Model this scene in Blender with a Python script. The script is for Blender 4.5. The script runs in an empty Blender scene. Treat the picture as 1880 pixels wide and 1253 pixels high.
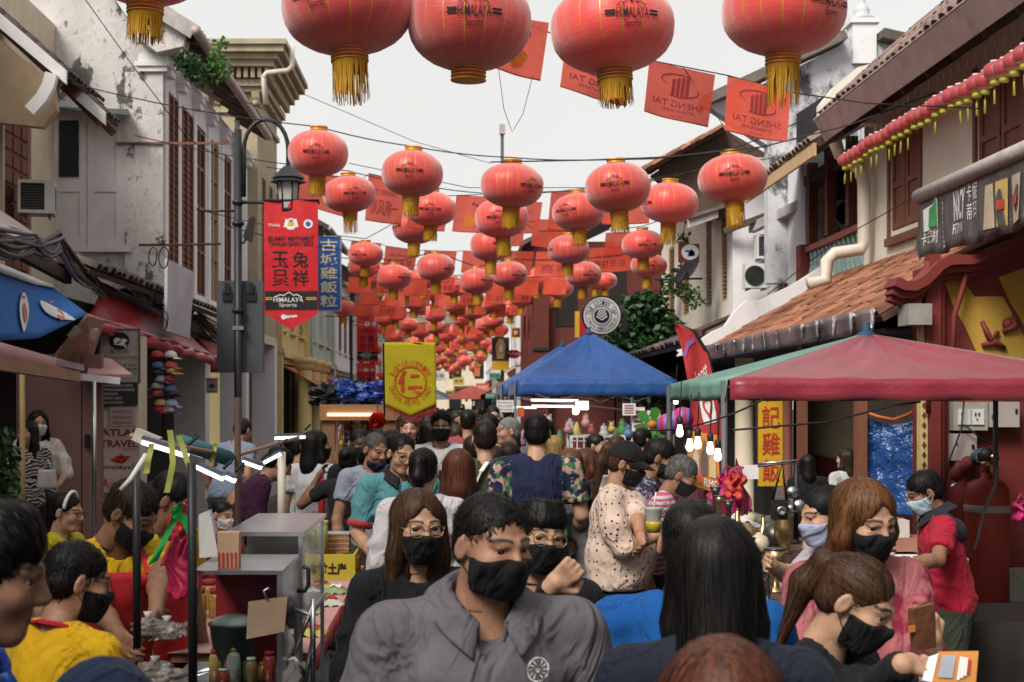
import bpy,bmesh,math,random
import numpy as np
from mathutils import Vector,Matrix
R=math.radians
random.seed(7)
SC=bpy.context.scene
COL=SC.collection
# ------------------------------------------------------------------ camera
F,VX,VY,CH=2600.0,840.0,738.0,1.85
cd=bpy.data.cameras.new('camera');cam=bpy.data.objects.new('camera',cd);COL.objects.link(cam)
cam.location=(0,0,CH);cam.rotation_euler=(R(90),0,0)
cd.sensor_width=36;cd.lens=F/1880*36
cd.shift_x=(940-VX)/1880;cd.shift_y=(VY-626.5)/1880
cd.clip_start=.05;cd.clip_end=2000
cd.dof.use_dof=True;cd.dof.focus_distance=6.5;cd.dof.aperture_fstop=7.1
SC.camera=cam
# ------------------------------------------------------------------ sky: bright even overcast
W=bpy.data.worlds.new('World');SC.world=W;W.use_nodes=True
nt=W.node_tree;nt.nodes.clear()
sky=nt.nodes.new('ShaderNodeTexSky');sky.sky_type='NISHITA';sky.sun_disc=False
SUN_EL,SUN_AZ=R(44),R(216)
sky.sun_elevation=SUN_EL;sky.sun_rotation=SUN_AZ;sky.dust_density=3;sky.air_density=1
hs=nt.nodes.new('ShaderNodeHueSaturation');hs.inputs['Saturation'].default_value=.15
mx=nt.nodes.new('ShaderNodeMix');mx.data_type='RGBA'
mx.inputs[0].default_value=.82;mx.inputs[7].default_value=(5.0,4.92,4.78,1)
bg=nt.nodes.new('ShaderNodeBackground');bg.inputs['Strength'].default_value=.067
wo=nt.nodes.new('ShaderNodeOutputWorld')
nt.links.new(sky.outputs[0],hs.inputs['Color']);nt.links.new(hs.outputs[0],mx.inputs[6])
cn=nt.nodes.new('ShaderNodeTexNoise');cn.inputs['Scale'].default_value=2.2;cn.inputs['Detail'].default_value=5
cr=nt.nodes.new('ShaderNodeMapRange');cr.inputs[3].default_value=.93;cr.inputs[4].default_value=1.07;nt.links.new(cn.outputs[0],cr.inputs[0])
cm=nt.nodes.new('ShaderNodeVectorMath');cm.operation='SCALE';nt.links.new(mx.outputs[2],cm.inputs[0]);nt.links.new(cr.outputs[0],cm.inputs['Scale'])
nt.links.new(cm.outputs[0],bg.inputs[0]);nt.links.new(bg.outputs[0],wo.inputs[0])
# ------------------------------------------------------------------ sun behind thin cloud
sd=bpy.data.lights.new('sun','SUN');sd.energy=1.5;sd.angle=R(25);sd.color=(1,.94,.86)
so=bpy.data.objects.new('sun',sd);COL.objects.link(so)
so.location=(0,0,30)
_sdir=Vector((math.sin(SUN_AZ)*math.cos(SUN_EL),math.cos(SUN_AZ)*math.cos(SUN_EL),math.sin(SUN_EL)))
so.rotation_euler=_sdir.to_track_quat('Z','Y').to_euler()
vs=SC.view_settings;vs.view_transform='Standard';vs.look='None';vs.gamma=1;vs.exposure=1.42
SC.cycles.use_denoising=True
SC.cycles.max_bounces=5;SC.cycles.diffuse_bounces=2;SC.cycles.glossy_bounces=3;SC.cycles.transmission_bounces=4;SC.cycles.transparent_max_bounces=12
SC.cycles.caustics_reflective=False;SC.cycles.caustics_refractive=False
# ------------------------------------------------------------------ helpers
def P(px,py,Y):
 """the place at distance Y (metres down the street) that stands on that line of sight"""
 return Vector(((px-VX)*Y/F,Y,CH+(VY-py)*Y/F))
def XP(px,X):
 return F*X/(px-VX)
WM={}
def wm(o):return WM.get(o.name,Matrix.Identity(4))if o else Matrix.Identity(4)
def tag(o,label=None,cat=None,group=None,kind=None):
 if label:o['label']=label
 if cat:o['category']=cat
 if group:o['group']=group
 if kind:o['kind']=kind
 return o
def thing(name,label,cat,loc=(0,0,0),rz=0,group=None):
 o=bpy.data.objects.new(name,None);COL.objects.link(o);o.empty_display_size=.1
 o.location=loc;o.rotation_euler=(0,0,rz)
 WM[o.name]=Matrix.Translation(Vector(loc))@Matrix.Rotation(rz,4,'Z')
 return tag(o,label,cat,group)
def put(name,me,parent=None,loc=(0,0,0),rot=(0,0,0),scale=(1,1,1)):
 o=bpy.data.objects.new(name,me);COL.objects.link(o)
 o.location=loc;o.rotation_euler=rot;o.scale=scale
 if parent:o.parent=parent
 WM[o.name]=wm(parent)@Matrix.LocRotScale(Vector(loc),None,None)if parent else Matrix.Translation(Vector(loc))
 return o
class MB:
 """collects shapes into one mesh"""
 def __init__(s):s.v=[];s.f=[];s.m=[];s.mi=0;s.sm=[];s.smooth=False
 def mat(s,i):s.mi=i;return s
 def add(s,vs,fs,smooth=None):
  b=len(s.v);s.v+=[tuple(p)for p in vs]
  for f in fs:
   s.f.append(tuple(b+i for i in f));s.m.append(s.mi);s.sm.append(s.smooth if smooth is None else smooth)
  return s
 def box(s,c,d,rot=None):
  hx,hy,hz=d[0]/2,d[1]/2,d[2]/2
  vs=[Vector((x,y,z))for z in(-hz,hz)for x,y in((-hx,-hy),(hx,-hy),(hx,hy),(-hx,hy))]
  if rot is not None:
   m=rot if isinstance(rot,Matrix)else Matrix.Rotation(rot,3,'Z');vs=[m@v for v in vs]
  c=Vector(c)
  return s.add([v+c for v in vs],[(3,2,1,0),(4,5,6,7),(0,1,5,4),(1,2,6,5),(2,3,7,6),(3,0,4,7)],False)
 def bb(s,x0,x1,y0,y1,z0,z1):
  return s.box(((x0+x1)/2,(y0+y1)/2,(z0+z1)/2),(abs(x1-x0),abs(y1-y0),abs(z1-z0)))
 def bar(s,a,b,w,h):
  a,b=Vector(a),Vector(b);d=b-a;L=d.length
  if L<1e-6:return s
  q=d.to_track_quat('X','Z').to_matrix()
  return s.box((a+b)/2,(L,w,h),q)
 def tube(s,pts,r,n=6,cap=True):
  pts=[Vector(p)for p in pts];rr=r if isinstance(r,(list,tuple))else[r]*len(pts)
  vs=[];fs=[];up=Vector((0,0,1))
  prev=None
  for i,p in enumerate(pts):
   d=(pts[min(i+1,len(pts)-1)]-pts[max(i-1,0)])
   if d.length<1e-9:d=Vector((0,0,1))
   d.normalize()
   if prev is None:
    a=d.cross(up)
    if a.length<.05:a=d.cross(Vector((0,1,0)))
   else:
    a=prev-d*prev.dot(d)
    if a.length<.01:a=d.cross(up)if d.cross(up).length>.05 else d.cross(Vector((0,1,0)))
   a.normalize();b=d.cross(a);prev=a
   for k in range(n):
    t=2*math.pi*k/n
    vs.append(p+(a*math.cos(t)+b*math.sin(t))*rr[i])
  for i in range(len(pts)-1):
   for k in range(n):
    fs.append((i*n+k,i*n+(k+1)%n,(i+1)*n+(k+1)%n,(i+1)*n+k))
  if cap and n>2:
   fs.append(tuple(range(n-1,-1,-1)));fs.append(tuple((len(pts)-1)*n+k for k in range(n)))
  return s.add(vs,fs,True)
 def lathe(s,prof,c=(0,0,0),n=16,axis=None,smooth=True):
  """prof: (radius, height) pairs, turned about z (or an axis vector)"""
  c=Vector(c);vs=[];fs=[]
  q=Vector(axis).to_track_quat('Z','Y').to_matrix()if axis is not None else None
  for r,z in prof:
   for k in range(n):
    t=2*math.pi*k/n;v=Vector((r*math.cos(t),r*math.sin(t),z))
    vs.append((q@v if q else v)+c)
  for i in range(len(prof)-1):
   for k in range(n):fs.append((i*n+k,i*n+(k+1)%n,(i+1)*n+(k+1)%n,(i+1)*n+k))
  if prof[0][0]>1e-5:fs.append(tuple(range(n-1,-1,-1)))
  if prof[-1][0]>1e-5:fs.append(tuple((len(prof)-1)*n+k for k in range(n)))
  return s.add(vs,fs,smooth)
 def prism(s,poly,ax,d0,d1):
  """poly of 2-D points extruded along axis ax ('x','y','z') from d0 to d1"""
  n=len(poly)
  def pt(p,d):return{'x':(d,p[0],p[1]),'y':(p[0],d,p[1]),'z':(p[0],p[1],d)}[ax]
  vs=[pt(p,d0)for p in poly]+[pt(p,d1)for p in poly]
  fs=[tuple(range(n)),tuple(range(2*n-1,n-1,-1))]+[(i,i+n,(i+1)%n+n,(i+1)%n)for i in range(n)]
  return s.add(vs,fs,False)
 def slab(s,pts,t):
  """thin solid through a planar/curved polygon given in order, thickness t"""
  pts=[Vector(p)for p in pts];n=(pts[1]-pts[0]).cross(pts[2]-pts[0]).normalized()*t/2
  k=len(pts)
  vs=[p+n for p in pts]+[p-n for p in pts]
  fs=[tuple(range(k)),tuple(range(2*k-1,k-1,-1))]+[(i,i+k,(i+1)%k+k,(i+1)%k)for i in range(k)]
  return s.add(vs,fs,False)
 def sheet(s,fn,nu,nv,t=0,smooth=True):
  """cloth-like grid fn(u,v); t gives it thickness along its normal"""
  g=[[Vector(fn(i/nu,j/nv))for i in range(nu+1)]for j in range(nv+1)]
  vs=[p for row in g for p in row];w=nu+1
  fs=[(j*w+i,j*w+i+1,(j+1)*w+i+1,(j+1)*w+i)for j in range(nv)for i in range(nu)]
  if t:
   nn=[]
   for j in range(nv+1):
    for i in range(nu+1):
     du=g[j][min(i+1,nu)]-g[j][max(i-1,0)];dv=g[min(j+1,nv)][i]-g[max(j-1,0)][i]
     c=du.cross(dv);nn.append(c.normalized()*t if c.length>1e-12 else Vector((0,0,t)))
   b=len(vs);vs=vs+[p-q for p,q in zip(vs,nn)]
   fs=fs+[tuple(b+i for i in reversed(f))for f in fs]
   edge=[i for i in range(nu+1)]+[j*w+nu for j in range(1,nv+1)]+[nv*w+i for i in range(nu-1,-1,-1)]+[j*w for j in range(nv-1,0,-1)]
   for a,c in zip(edge,edge[1:]+edge[:1]):fs.append((c,a,a+b,c+b))
  return s.add(vs,fs,smooth)
 def ribbon(s,pts,wy,th,y0=None):
  """smooth band along a path in the x-z plane, wy deep towards the camera, th thick"""
  pts=[Vector(p)for p in pts];up=[];vs=[]
  for i,p in enumerate(pts):
   d=(pts[min(i+1,len(pts)-1)]-pts[max(i-1,0)]).normalized();n=Vector((-d.z,0,d.x))*th/2
   vs+=[p+n,p-n,p-n-Vector((0,wy,0)),p+n-Vector((0,wy,0))]
  k=len(pts);fs=[(4*i+a,4*i+(a+1)%4,4*i+4+(a+1)%4,4*i+4+a)for i in range(k-1)for a in range(4)]+[(3,2,1,0),tuple(4*(k-1)+a for a in range(4))]
  return s.add(vs,fs,False)
 def text(s,string,box,fn,lift=0.0,dice=0,bold=0):
  """letters stretched to box (x0,y0,x1,y1), mapped by fn(u,v,lift)"""
  vs,fs=glyphs(string,dice,bold)
  xs=[v[0]for v in vs];ys=[v[1]for v in vs]
  a0,a1,b0,b1=min(xs),max(xs),min(ys),max(ys)
  x0,y0,x1,y1=box
  return s.add([fn(x0+(v[0]-a0)/(a1-a0+1e-9)*(x1-x0),y0+(v[1]-b0)/(b1-b0+1e-9)*(y1-y0),lift)for v in vs],fs,False)
 def flat(s,polys,fn,lift=0.0):
  for p in polys:s.add([fn(x,y,lift)for x,y in p],[tuple(range(len(p)))],False)
  return s
 def build(s,name,mats,parent=None,world=True):
  me=bpy.data.meshes.new(name)
  vs=s.v
  if parent is not None and world:
   iv=wm(parent).inverted();vs=[iv@Vector(v)for v in vs]
  me.from_pydata(vs,[],s.f)
  if not isinstance(mats,(list,tuple)):mats=[mats]
  for m in mats:me.materials.append(m)
  me.polygons.foreach_set('material_index',s.m);me.polygons.foreach_set('use_smooth',s.sm)
  me.update()
  o=put(name,me,parent);WM[o.name]=wm(parent)
  return o
_G={}
_TS=bpy.data.scenes.new('letter_workshop')
def glyphs(string,dice=0,bold=0):
 key=(string,dice,bold)
 if key in _G:return _G[key]
 cu=bpy.data.curves.new('lettering','FONT');cu.body=string;cu.resolution_u=3;cu.offset=bold
 o=bpy.data.objects.new('lettering',cu);_TS.collection.objects.link(o)
 vl=_TS.view_layers[0];vl.update();me=bpy.data.meshes.new_from_object(o.evaluated_get(vl.depsgraph))
 if dice:
  bm=bmesh.new();bm.from_mesh(me)
  xs=[v.co.x for v in bm.verts];x=min(xs)
  while x<max(xs):
   x+=dice;g=list(bm.verts)+list(bm.edges)+list(bm.faces)
   bmesh.ops.bisect_plane(bm,geom=g,plane_co=(x,0,0),plane_no=(1,0,0))
  bm.to_mesh(me);bm.free()
 out=([tuple(v.co)for v in me.vertices],[tuple(p.vertices)for p in me.polygons])
 bpy.data.objects.remove(o);bpy.data.curves.remove(cu);bpy.data.meshes.remove(me)
 _G[key]=out
 return out
def plane(o,u,v):
 """mapping from sign coordinates to a flat board: origin o, unit right u, unit up v; lift along the normal"""
 o,u,v=Vector(o),Vector(u).normalized(),Vector(v).normalized();n=u.cross(v)
 return lambda x,y,l=0.0:o+u*x+v*y+n*l
def arc_text(mb,fn,string,cx,cy,r,a0,a1,h,lift,inward=False):
 """letters along an arc of a sign, angles in degrees clockwise from the left"""
 n=len(string)
 for i,c in enumerate(string):
  if c==' ':continue
  a=R(a0+(a1-a0)*(i+.5)/n);ux,uy=math.cos(a),math.sin(a)
  w=abs(R(a1-a0))*r/n*.74
  tx,ty=(uy,-ux)if not inward else(-uy,ux)
  oy=1 if not inward else-1
  f=lambda x,y,l,ux=ux,uy=uy,tx=tx,ty=ty,oy=oy:fn(cx+ux*r+tx*x+ux*oy*y,cy+uy*r+ty*x+uy*oy*y,l)
  mb.text(c,(-w/2,-h/2,w/2,h/2),f,lift)
def disc(cx,cy,r,n=24,a0=0,a1=360,ry=None):
 return[(cx+r*math.cos(R(a0+(a1-a0)*i/n)),cy+(ry or r)*math.sin(R(a0+(a1-a0)*i/n)))for i in range(n)]
def ring(cx,cy,r0,r1,n=32):
 o=[]
 for i in range(n):
  a,b=2*math.pi*i/n,2*math.pi*(i+1)/n
  o.append([(cx+r0*math.cos(a),cy+r0*math.sin(a)),(cx+r1*math.cos(a),cy+r1*math.sin(a)),(cx+r1*math.cos(b),cy+r1*math.sin(b)),(cx+r0*math.cos(b),cy+r0*math.sin(b))])
 return o
def rect(x0,y0,x1,y1):return[(x0,y0),(x1,y0),(x1,y1),(x0,y1)]
def sag(a,b,d,n=14):
 a,b=Vector(a),Vector(b)
 return[a.lerp(b,i/n)-Vector((0,0,d*4*(i/n)*(1-i/n)))for i in range(n+1)]
# ------------------------------------------------------------------ materials
def _n(t,k,**kw):
 n=t.nodes.new(k)
 for a,b in kw.items():setattr(n,a,b)
 return n
def _mix(t,fac,a,b,mode='MIX'):
 m=_n(t,'ShaderNodeMix',data_type='RGBA',blend_type=mode)
 for i,x in((0,fac),(6,a),(7,b)):
  if isinstance(x,(int,float)):m.inputs[i].default_value=x
  elif isinstance(x,tuple):m.inputs[i].default_value=x if len(x)==4 else(*x,1)
  else:t.links.new(x,m.inputs[i])
 return m.outputs[2]
def _ramp(t,src,a,b,ca=(0,0,0,1),cb=(1,1,1,1)):
 r=_n(t,'ShaderNodeValToRGB');e=r.color_ramp.elements
 e[0].position=a;e[1].position=b;e[0].color=ca;e[1].color=cb
 t.links.new(src,r.inputs[0]);return r.outputs[0]
def _noise(t,co,scale,detail=4,rough=.6,stretch=None):
 if stretch:
  m=_n(t,'ShaderNodeMapping');m.inputs['Scale'].default_value=stretch;t.links.new(co,m.inputs[0]);co=m.outputs[0]
 n=_n(t,'ShaderNodeTexNoise');n.inputs['Scale'].default_value=scale;n.inputs['Detail'].default_value=detail
 n.inputs['Roughness'].default_value=rough;t.links.new(co,n.inputs['Vector']);return n.outputs[0]
_MC={}
def M(name,col,rough=.75,var=.22,sc=5.,bump=.2,bsc=40.,metal=0.,spec=.35,dirt=(),trans=0.,stretch=None,rnd=0.,emit=0.,alpha=1.,coat=0.,bdist=.01,extra=None):
 """procedural surface: colour with uneven tone, blotches of dirt, fine relief"""
 if name in _MC:return _MC[name]
 m=bpy.data.materials.new(name);m.use_nodes=True;t=m.node_tree;t.nodes.clear()
 out=_n(t,'ShaderNodeOutputMaterial');b=_n(t,'ShaderNodeBsdfPrincipled')
 tc=_n(t,'ShaderNodeTexCoord');co=tc.outputs['Object']
 c0=tuple(max(0,x*(1-var))for x in col[:3]);c1=tuple(min(1,x*(1+var*.6))for x in col[:3])
 f=_ramp(t,_noise(t,co,sc,5,.65,stretch),.3,.7)
 c=_mix(t,f,c0,c1)
 if rnd:
  oi=_n(t,'ShaderNodeObjectInfo');mm=_n(t,'ShaderNodeMapRange');t.links.new(oi.outputs['Random'],mm.inputs[0])
  mm.inputs[3].default_value=1-rnd;mm.inputs[4].default_value=1+rnd*.5
  cb=_n(t,'ShaderNodeCombineColor');[t.links.new(mm.outputs[0],cb.inputs[i])for i in range(3)]
  c=_mix(t,1.0,c,cb.outputs[0],'MULTIPLY')
 for d in dirt:
  dc,ds,th,so_,am,st=d
  g=_ramp(t,_noise(t,co,ds,8,.7,st),th,min(1,th+so_))
  ma=_n(t,'ShaderNodeMath',operation='MULTIPLY');t.links.new(g,ma.inputs[0]);ma.inputs[1].default_value=am
  c=_mix(t,ma.outputs[0],c,dc)
 if extra:c=extra(t,co,c)
 t.links.new(c,b.inputs['Base Color'])
 b.inputs['Roughness'].default_value=rough;b.inputs['Metallic'].default_value=metal
 b.inputs['Specular IOR Level'].default_value=spec
 if coat:b.inputs['Coat Weight'].default_value=coat
 if bump:
  bu=_n(t,'ShaderNodeBump');bu.inputs['Strength'].default_value=bump;bu.inputs['Distance'].default_value=bdist
  t.links.new(_noise(t,co,bsc,5,.6,stretch),bu.inputs['Height']);t.links.new(bu.outputs[0],b.inputs['Normal'])
 if emit:t.links.new(c,b.inputs['Emission Color']);b.inputs['Emission Strength'].default_value=emit
 sh=b.outputs[0]
 if trans:
  tr=_n(t,'ShaderNodeBsdfTranslucent');t.links.new(c,tr.inputs[0]);ms=_n(t,'ShaderNodeMixShader');ms.inputs[0].default_value=trans
  t.links.new(sh,ms.inputs[1]);t.links.new(tr.outputs[0],ms.inputs[2]);sh=ms.outputs[0]
 if alpha<1:
  tp=_n(t,'ShaderNodeBsdfTransparent');ms=_n(t,'ShaderNodeMixShader');ms.inputs[0].default_value=alpha
  t.links.new(tp.outputs[0],ms.inputs[1]);t.links.new(sh,ms.inputs[2]);sh=ms.outputs[0]
 t.links.new(sh,out.inputs[0])
 _MC[name]=m
 return m
def glass(name,tint=(.9,.95,.95),mixf=.18):
 if name in _MC:return _MC[name]
 m=bpy.data.materials.new(name);m.use_nodes=True;t=m.node_tree;t.nodes.clear()
 out=_n(t,'ShaderNodeOutputMaterial');g=_n(t,'ShaderNodeBsdfGlossy');g.inputs['Roughness'].default_value=.08
 tp=_n(t,'ShaderNodeBsdfTransparent');tp.inputs[0].default_value=(*tint,1)
 fr=_n(t,'ShaderNodeFresnel');fr.inputs[0].default_value=1.45
 ad=_n(t,'ShaderNodeMath',operation='MULTIPLY');t.links.new(fr.outputs[0],ad.inputs[0]);ad.inputs[1].default_value=.45
 ms=_n(t,'ShaderNodeMixShader');t.links.new(ad.outputs[0],ms.inputs[0]);t.links.new(tp.outputs[0],ms.inputs[1]);t.links.new(g.outputs[0],ms.inputs[2])
 t.links.new(ms.outputs[0],out.inputs[0]);_MC[name]=m;return m
BLACKMOULD=((.03,.03,.028),2.2,.56,.1,.9,(1,1,.55))
GREYSTAIN=((.28,.27,.27),.8,.5,.25,.6,(1,1,.3))
# ================================================================== surfaces of the place
m_asphalt=M('asphalt',(.055,.055,.057),.9,.3,2,.4,120,dirt=(((.02,.02,.02),1.2,.55,.2,.5,None),))
m_pave=M('pavement_stone',(.26,.25,.23),.85,.25,3,.3,60,dirt=(GREYSTAIN,))
m_plaster=M('old_white_plaster',(.60,.575,.56),.88,.1,1.4,.5,9,bdist=.03,dirt=(((.44,.41,.42),.7,.52,.14,.8,(1,1,.7)),((.035,.033,.03),1.3,.575,.035,.9,(1.3,1.3,.8)),((.03,.03,.03),9,.57,.10,.8,(1,1,.6)),((.05,.045,.04),26,.58,.12,.6,None),((.38,.35,.33),.5,.45,.3,.6,(1.5,1.5,.35))))
m_plaster2=M('mouldy_gable_plaster',(.60,.61,.64),.9,.15,1.2,.5,9,bdist=.03,dirt=(((.33,.34,.36),.8,.46,.25,.8,(1,1,.6)),((.03,.03,.032),1.1,.54,.08,.92,(1.4,1,.8))))
m_white=M('white_lime_wash',(.75,.74,.75),.85,.08,2,.25,20,dirt=(((.36,.35,.34),1.3,.57,.2,.6,(1,1,.35)),((.06,.06,.055),3.5,.68,.06,.6,None)))
m_cream=M('cream_wall_paint',(.80,.75,.64),.82,.08,2,.2,25,dirt=(((.42,.37,.28),.8,.58,.22,.5,(1,1,.25)),))
m_oldcream=M('aged_cream_plaster',(.66,.57,.43),.85,.14,1.5,.3,15,dirt=(((.35,.29,.22),1.0,.52,.25,.6,(1,1,.4)),))
m_ochre=M('ochre_stucco',(.40,.34,.23),.85,.16,2,.35,18,dirt=(((.20,.16,.10),2,.52,.2,.65,(1,1,.4)),))
m_yellow=M('yellow_facade_paint',(.70,.56,.26),.8,.1,2,.2,25,dirt=(GREYSTAIN,))
m_mint=M('pale_green_facade',(.50,.60,.52),.8,.1,2,.2,25,dirt=(GREYSTAIN,))
m_lilac=M('faded_lilac_paint',(.66,.61,.62),.75,.1,3,.3,30,dirt=(((.36,.32,.31),1.5,.56,.16,.55,(1,1,.3)),))
m_redwall=M('oxblood_red_paint',(.19,.032,.026),.62,.2,3,.3,22,dirt=(((.10,.025,.02),1.5,.5,.25,.6,None),((.5,.44,.38),6,.70,.04,.7,None)))
m_brownwood=M('reddish_brown_wood',(.20,.075,.045),.6,.3,3,.3,30,stretch=(1,1,.12))
m_darkwood=M('dark_roof_timber',(.085,.05,.035),.75,.3,4,.3,30,stretch=(1,1,.2))
m_greywood=M('weathered_board',(.42,.39,.37),.85,.25,5,.4,30)
m_tan=M('tan_shutter_paint',(.52,.36,.20),.7,.15,4,.25,30,rnd=.15)
m_tile=M('terracotta_tile',(.36,.15,.085),.88,.35,8,.5,40,rnd=.55,dirt=(((.05,.04,.035),5,.54,.2,.75,None),((.5,.38,.3),14,.62,.1,.4,None)))
m_pinktile=M('dusty_pink_tile',(.30,.22,.19),.9,.3,8,.5,30,rnd=.4,dirt=(((.08,.06,.05),4,.55,.2,.7,None),))
m_oldtile=M('mossy_grey_tile',(.17,.14,.12),.92,.4,8,.6,30,rnd=.45,dirt=(((.04,.04,.035),4,.5,.2,.8,None),((.36,.34,.32),12,.60,.1,.5,None)))
m_gutter=M('pinkish_tin_gutter',(.42,.32,.30),.5,.22,3,.1,20,spec=.5,dirt=(((.18,.11,.09),2,.55,.2,.6,None),))
m_pipe=M('cream_plastic_pipe',(.66,.60,.50),.5,.12,4,.05,20,dirt=(((.35,.29,.2),2,.6,.15,.5,None),))
m_chrome=M('crumpled_chrome_film',(.46,.45,.47),.12,.3,4,.7,4,metal=1,bdist=.08,stretch=(7,7,.5))
m_black=M('black_paint',(.012,.012,.013),.5,.2,6,.1,40)
m_dark=M('painted_shade_and_dark_cloth',(.02,.016,.014),.9,.3,2,0)  # unlit shop and room shade put into the colour; also used for dark cloth
m_iron=M('black_lamp_iron',(.02,.022,.025),.45,.2,6,.1,40)
m_steel=M('brushed_steel',(.52,.52,.53),.3,.12,8,.08,60,metal=1)
m_greymetal=M('grey_painted_metal',(.075,.08,.092),.5,.2,2,.1,30,dirt=(((.035,.035,.04),1.5,.55,.2,.6,(1,1,.4)),))
m_whiteplastic=M('white_plastic',(.68,.68,.65),.45,.08,4,.03,30,dirt=(((.4,.38,.33),3,.62,.15,.4,None),))
m_glassdark=M('dark_window_glass',(.015,.017,.02),.12,.2,3,0,spec=.6)
m_cable=M('black_cable',(.012,.012,.013),.55,.1,4,0)
m_brick=None
def _brick(t,co,c):
 b=_n(t,'ShaderNodeTexBrick');mp=_n(t,'ShaderNodeMapping');mp.inputs['Rotation'].default_value=(R(90),0,0)
 t.links.new(co,mp.inputs[0]);t.links.new(mp.outputs[0],b.inputs[0]);b.inputs['Scale'].default_value=4.2
 b.inputs['Color1'].default_value=(.13,.026,.018,1);b.inputs['Color2'].default_value=(.095,.02,.014,1);b.inputs['Mortar'].default_value=(.08,.045,.035,1)
 b.inputs['Mortar Size'].default_value=.015
 return _mix(t,.85,c,b.outputs[0])
m_brick=M('red_brick',(.11,.025,.018),.85,.2,3,.3,30,extra=_brick)
# ================================================================== ground
def ground():
 tag(MB().add([(-80,-30,0),(80,-30,0),(80,400,0),(-80,400,0)],[(0,1,2,3)]).build('road',m_asphalt),kind='structure')
 tag(MB().bb(-9,-3.35,2,130,.0,.14).build('pavement_left',m_pave),kind='structure')
 tag(MB().bb(3.55,9,2,41,.0,.14).build('pavement_right',m_pave),kind='structure')
ground()
# ================================================================== pieces of houses
def louvre(parent,m,X,y0,y1,z0,z1,side,leaves=2,proud=.05,slats=18,frame=.05):
 """louvred shutter leaves in a wall at x = X that looks to the street (side -1: left of the street)"""
 s=1 if side<0 else-1
 w=(y1-y0)/leaves
 for k in range(leaves):
  a,b=y0+k*w+.01,y0+(k+1)*w-.01
  mb=MB();x0,x1=X,X+s*proud
  mb.bb(x0,x1,a,a+frame,z0,z1);mb.bb(x0,x1,b-frame,b,z0,z1)
  mb.bb(x0,x1,a+frame,b-frame,z0,z0+frame);mb.bb(x0,x1,a+frame,b-frame,z1-frame,z1)
  n=slats
  for i in range(n):
   z=z0+frame+(z1-z0-2*frame)*(i+.5)/n
   mb.box(((x0+x1)/2,(a+b)/2,z),(proud*.9,b-a-2*frame,.012),Matrix.Rotation(s*R(-32),3,'Y'))
  mb.bb(X-s*.002,X+s*.004,a+frame,b-frame,z0+frame,z1-frame)
  mb.build('shutter',m,parent)
def wall_x(parent,m,X,y0,y1,z0,z1,t,holes=(),name='wall'):
 """wall along the street at x = X (street face) thick t (away), with rectangular openings (y0,y1,z0,z1)"""
 mb=MB();xa,xb=X,X+t
 ys=sorted({y0,y1,*[h[0]for h in holes],*[h[1]for h in holes]});zs=sorted({z0,z1,*[h[2]for h in holes],*[h[3]for h in holes]})
 for i in range(len(ys)-1):
  j=0
  while j<len(zs)-1:
   yc,zc=(ys[i]+ys[i+1])/2,(zs[j]+zs[j+1])/2
   if any(h[0]<yc<h[1]and h[2]<zc<h[3]for h in holes):j+=1;continue
   k=j
   while k+1<len(zs)-1 and not any(h[0]<yc<h[1]and h[2]<(zs[k+1]+zs[k+2])/2<h[3]for h in holes):k+=1
   mb.bb(xa,xb,ys[i],ys[i+1],zs[j],zs[k+1]);j=k+1
 return mb.build(name,m,parent)
def tile_mesh(name,L=.30,W=.24,r=.07,mat=None):
 """one half-barrel roof tile lying along +x (down slope), thick"""
 mb=MB();n=5;vs=[];
 for x,k in((0,.92),(L,1.05)):
  for rr in(r,r-.016):
   for i in range(n+1):
    t=math.pi*i/n;vs.append((x,-math.cos(t)*W/2*k*(rr/r),math.sin(t)*rr*k))
 q=n+1;fs=[]
 for i in range(n):
  fs+=[(i,i+1,2*q+i+1,2*q+i),(q+i+1,q+i,3*q+i,3*q+i+1),(2*q+i,2*q+i+1,3*q+i+1,3*q+i)]
 mb.add(vs,fs,True);me=bpy.data.meshes.new(name);me.from_pydata(mb.v,[],mb.f);me.materials.append(mat);me.polygons.foreach_set('use_smooth',[True]*len(mb.f));return me
def tiled_slope(parent,me,ex,ez,tx,tz,y0,y1,dy,dl,limit=300,name='roof_tile',seed=1):
 """tiles laid from eave (ex,ez) up to (tx,tz) between y0 and y1; one object each up to the limit, the rest one mass"""
 rg=random.Random(seed)
 d=Vector((tx-ex,0,tz-ez));L=d.length;d.normalize()
 ang=math.atan2(-(d.z),abs(d.x))if d.x<0 else math.atan2(d.z,d.x)
 rot=(0,math.atan2(d.z,d.x),math.pi)if d.x>0 else(0,math.atan2(d.z,-d.x),0)
 cnt=0;base=wm(parent).translation
 ny=int((y1-y0)/dy);nl=int(L/dl);spots=[]
 for i in range(ny):
  for j in range(nl+1):
   spots.append((y0+(i+.5)*dy,j*dl+rg.uniform(-.012,.012),j))
 spots.sort(key=lambda q:q[0])
 rest=MB();
 for y,l,j in spots:
  p=Vector((ex,y,ez))+d*(l+.27)+Vector((0,rg.uniform(-.006,.006),.012+rg.uniform(0,.01)))
  e=(0,rot[1]+rg.uniform(-.03,.03),rot[2]+rg.uniform(-.04,.04))
  if cnt<limit:
   o=put(name,me,parent,p-base,e);cnt+=1
  else:
   mm=Matrix.LocRotScale(p,None,None)@Matrix.Rotation(e[2],4,'Z')@Matrix.Rotation(e[1],4,'Y')
   rest.add([mm@v.co for v in me.vertices],[tuple(f.vertices)for f in me.polygons],True)
 if rest.v:tag(rest.build('roof_tiles',me.materials[0],parent),kind='stuff')
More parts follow.
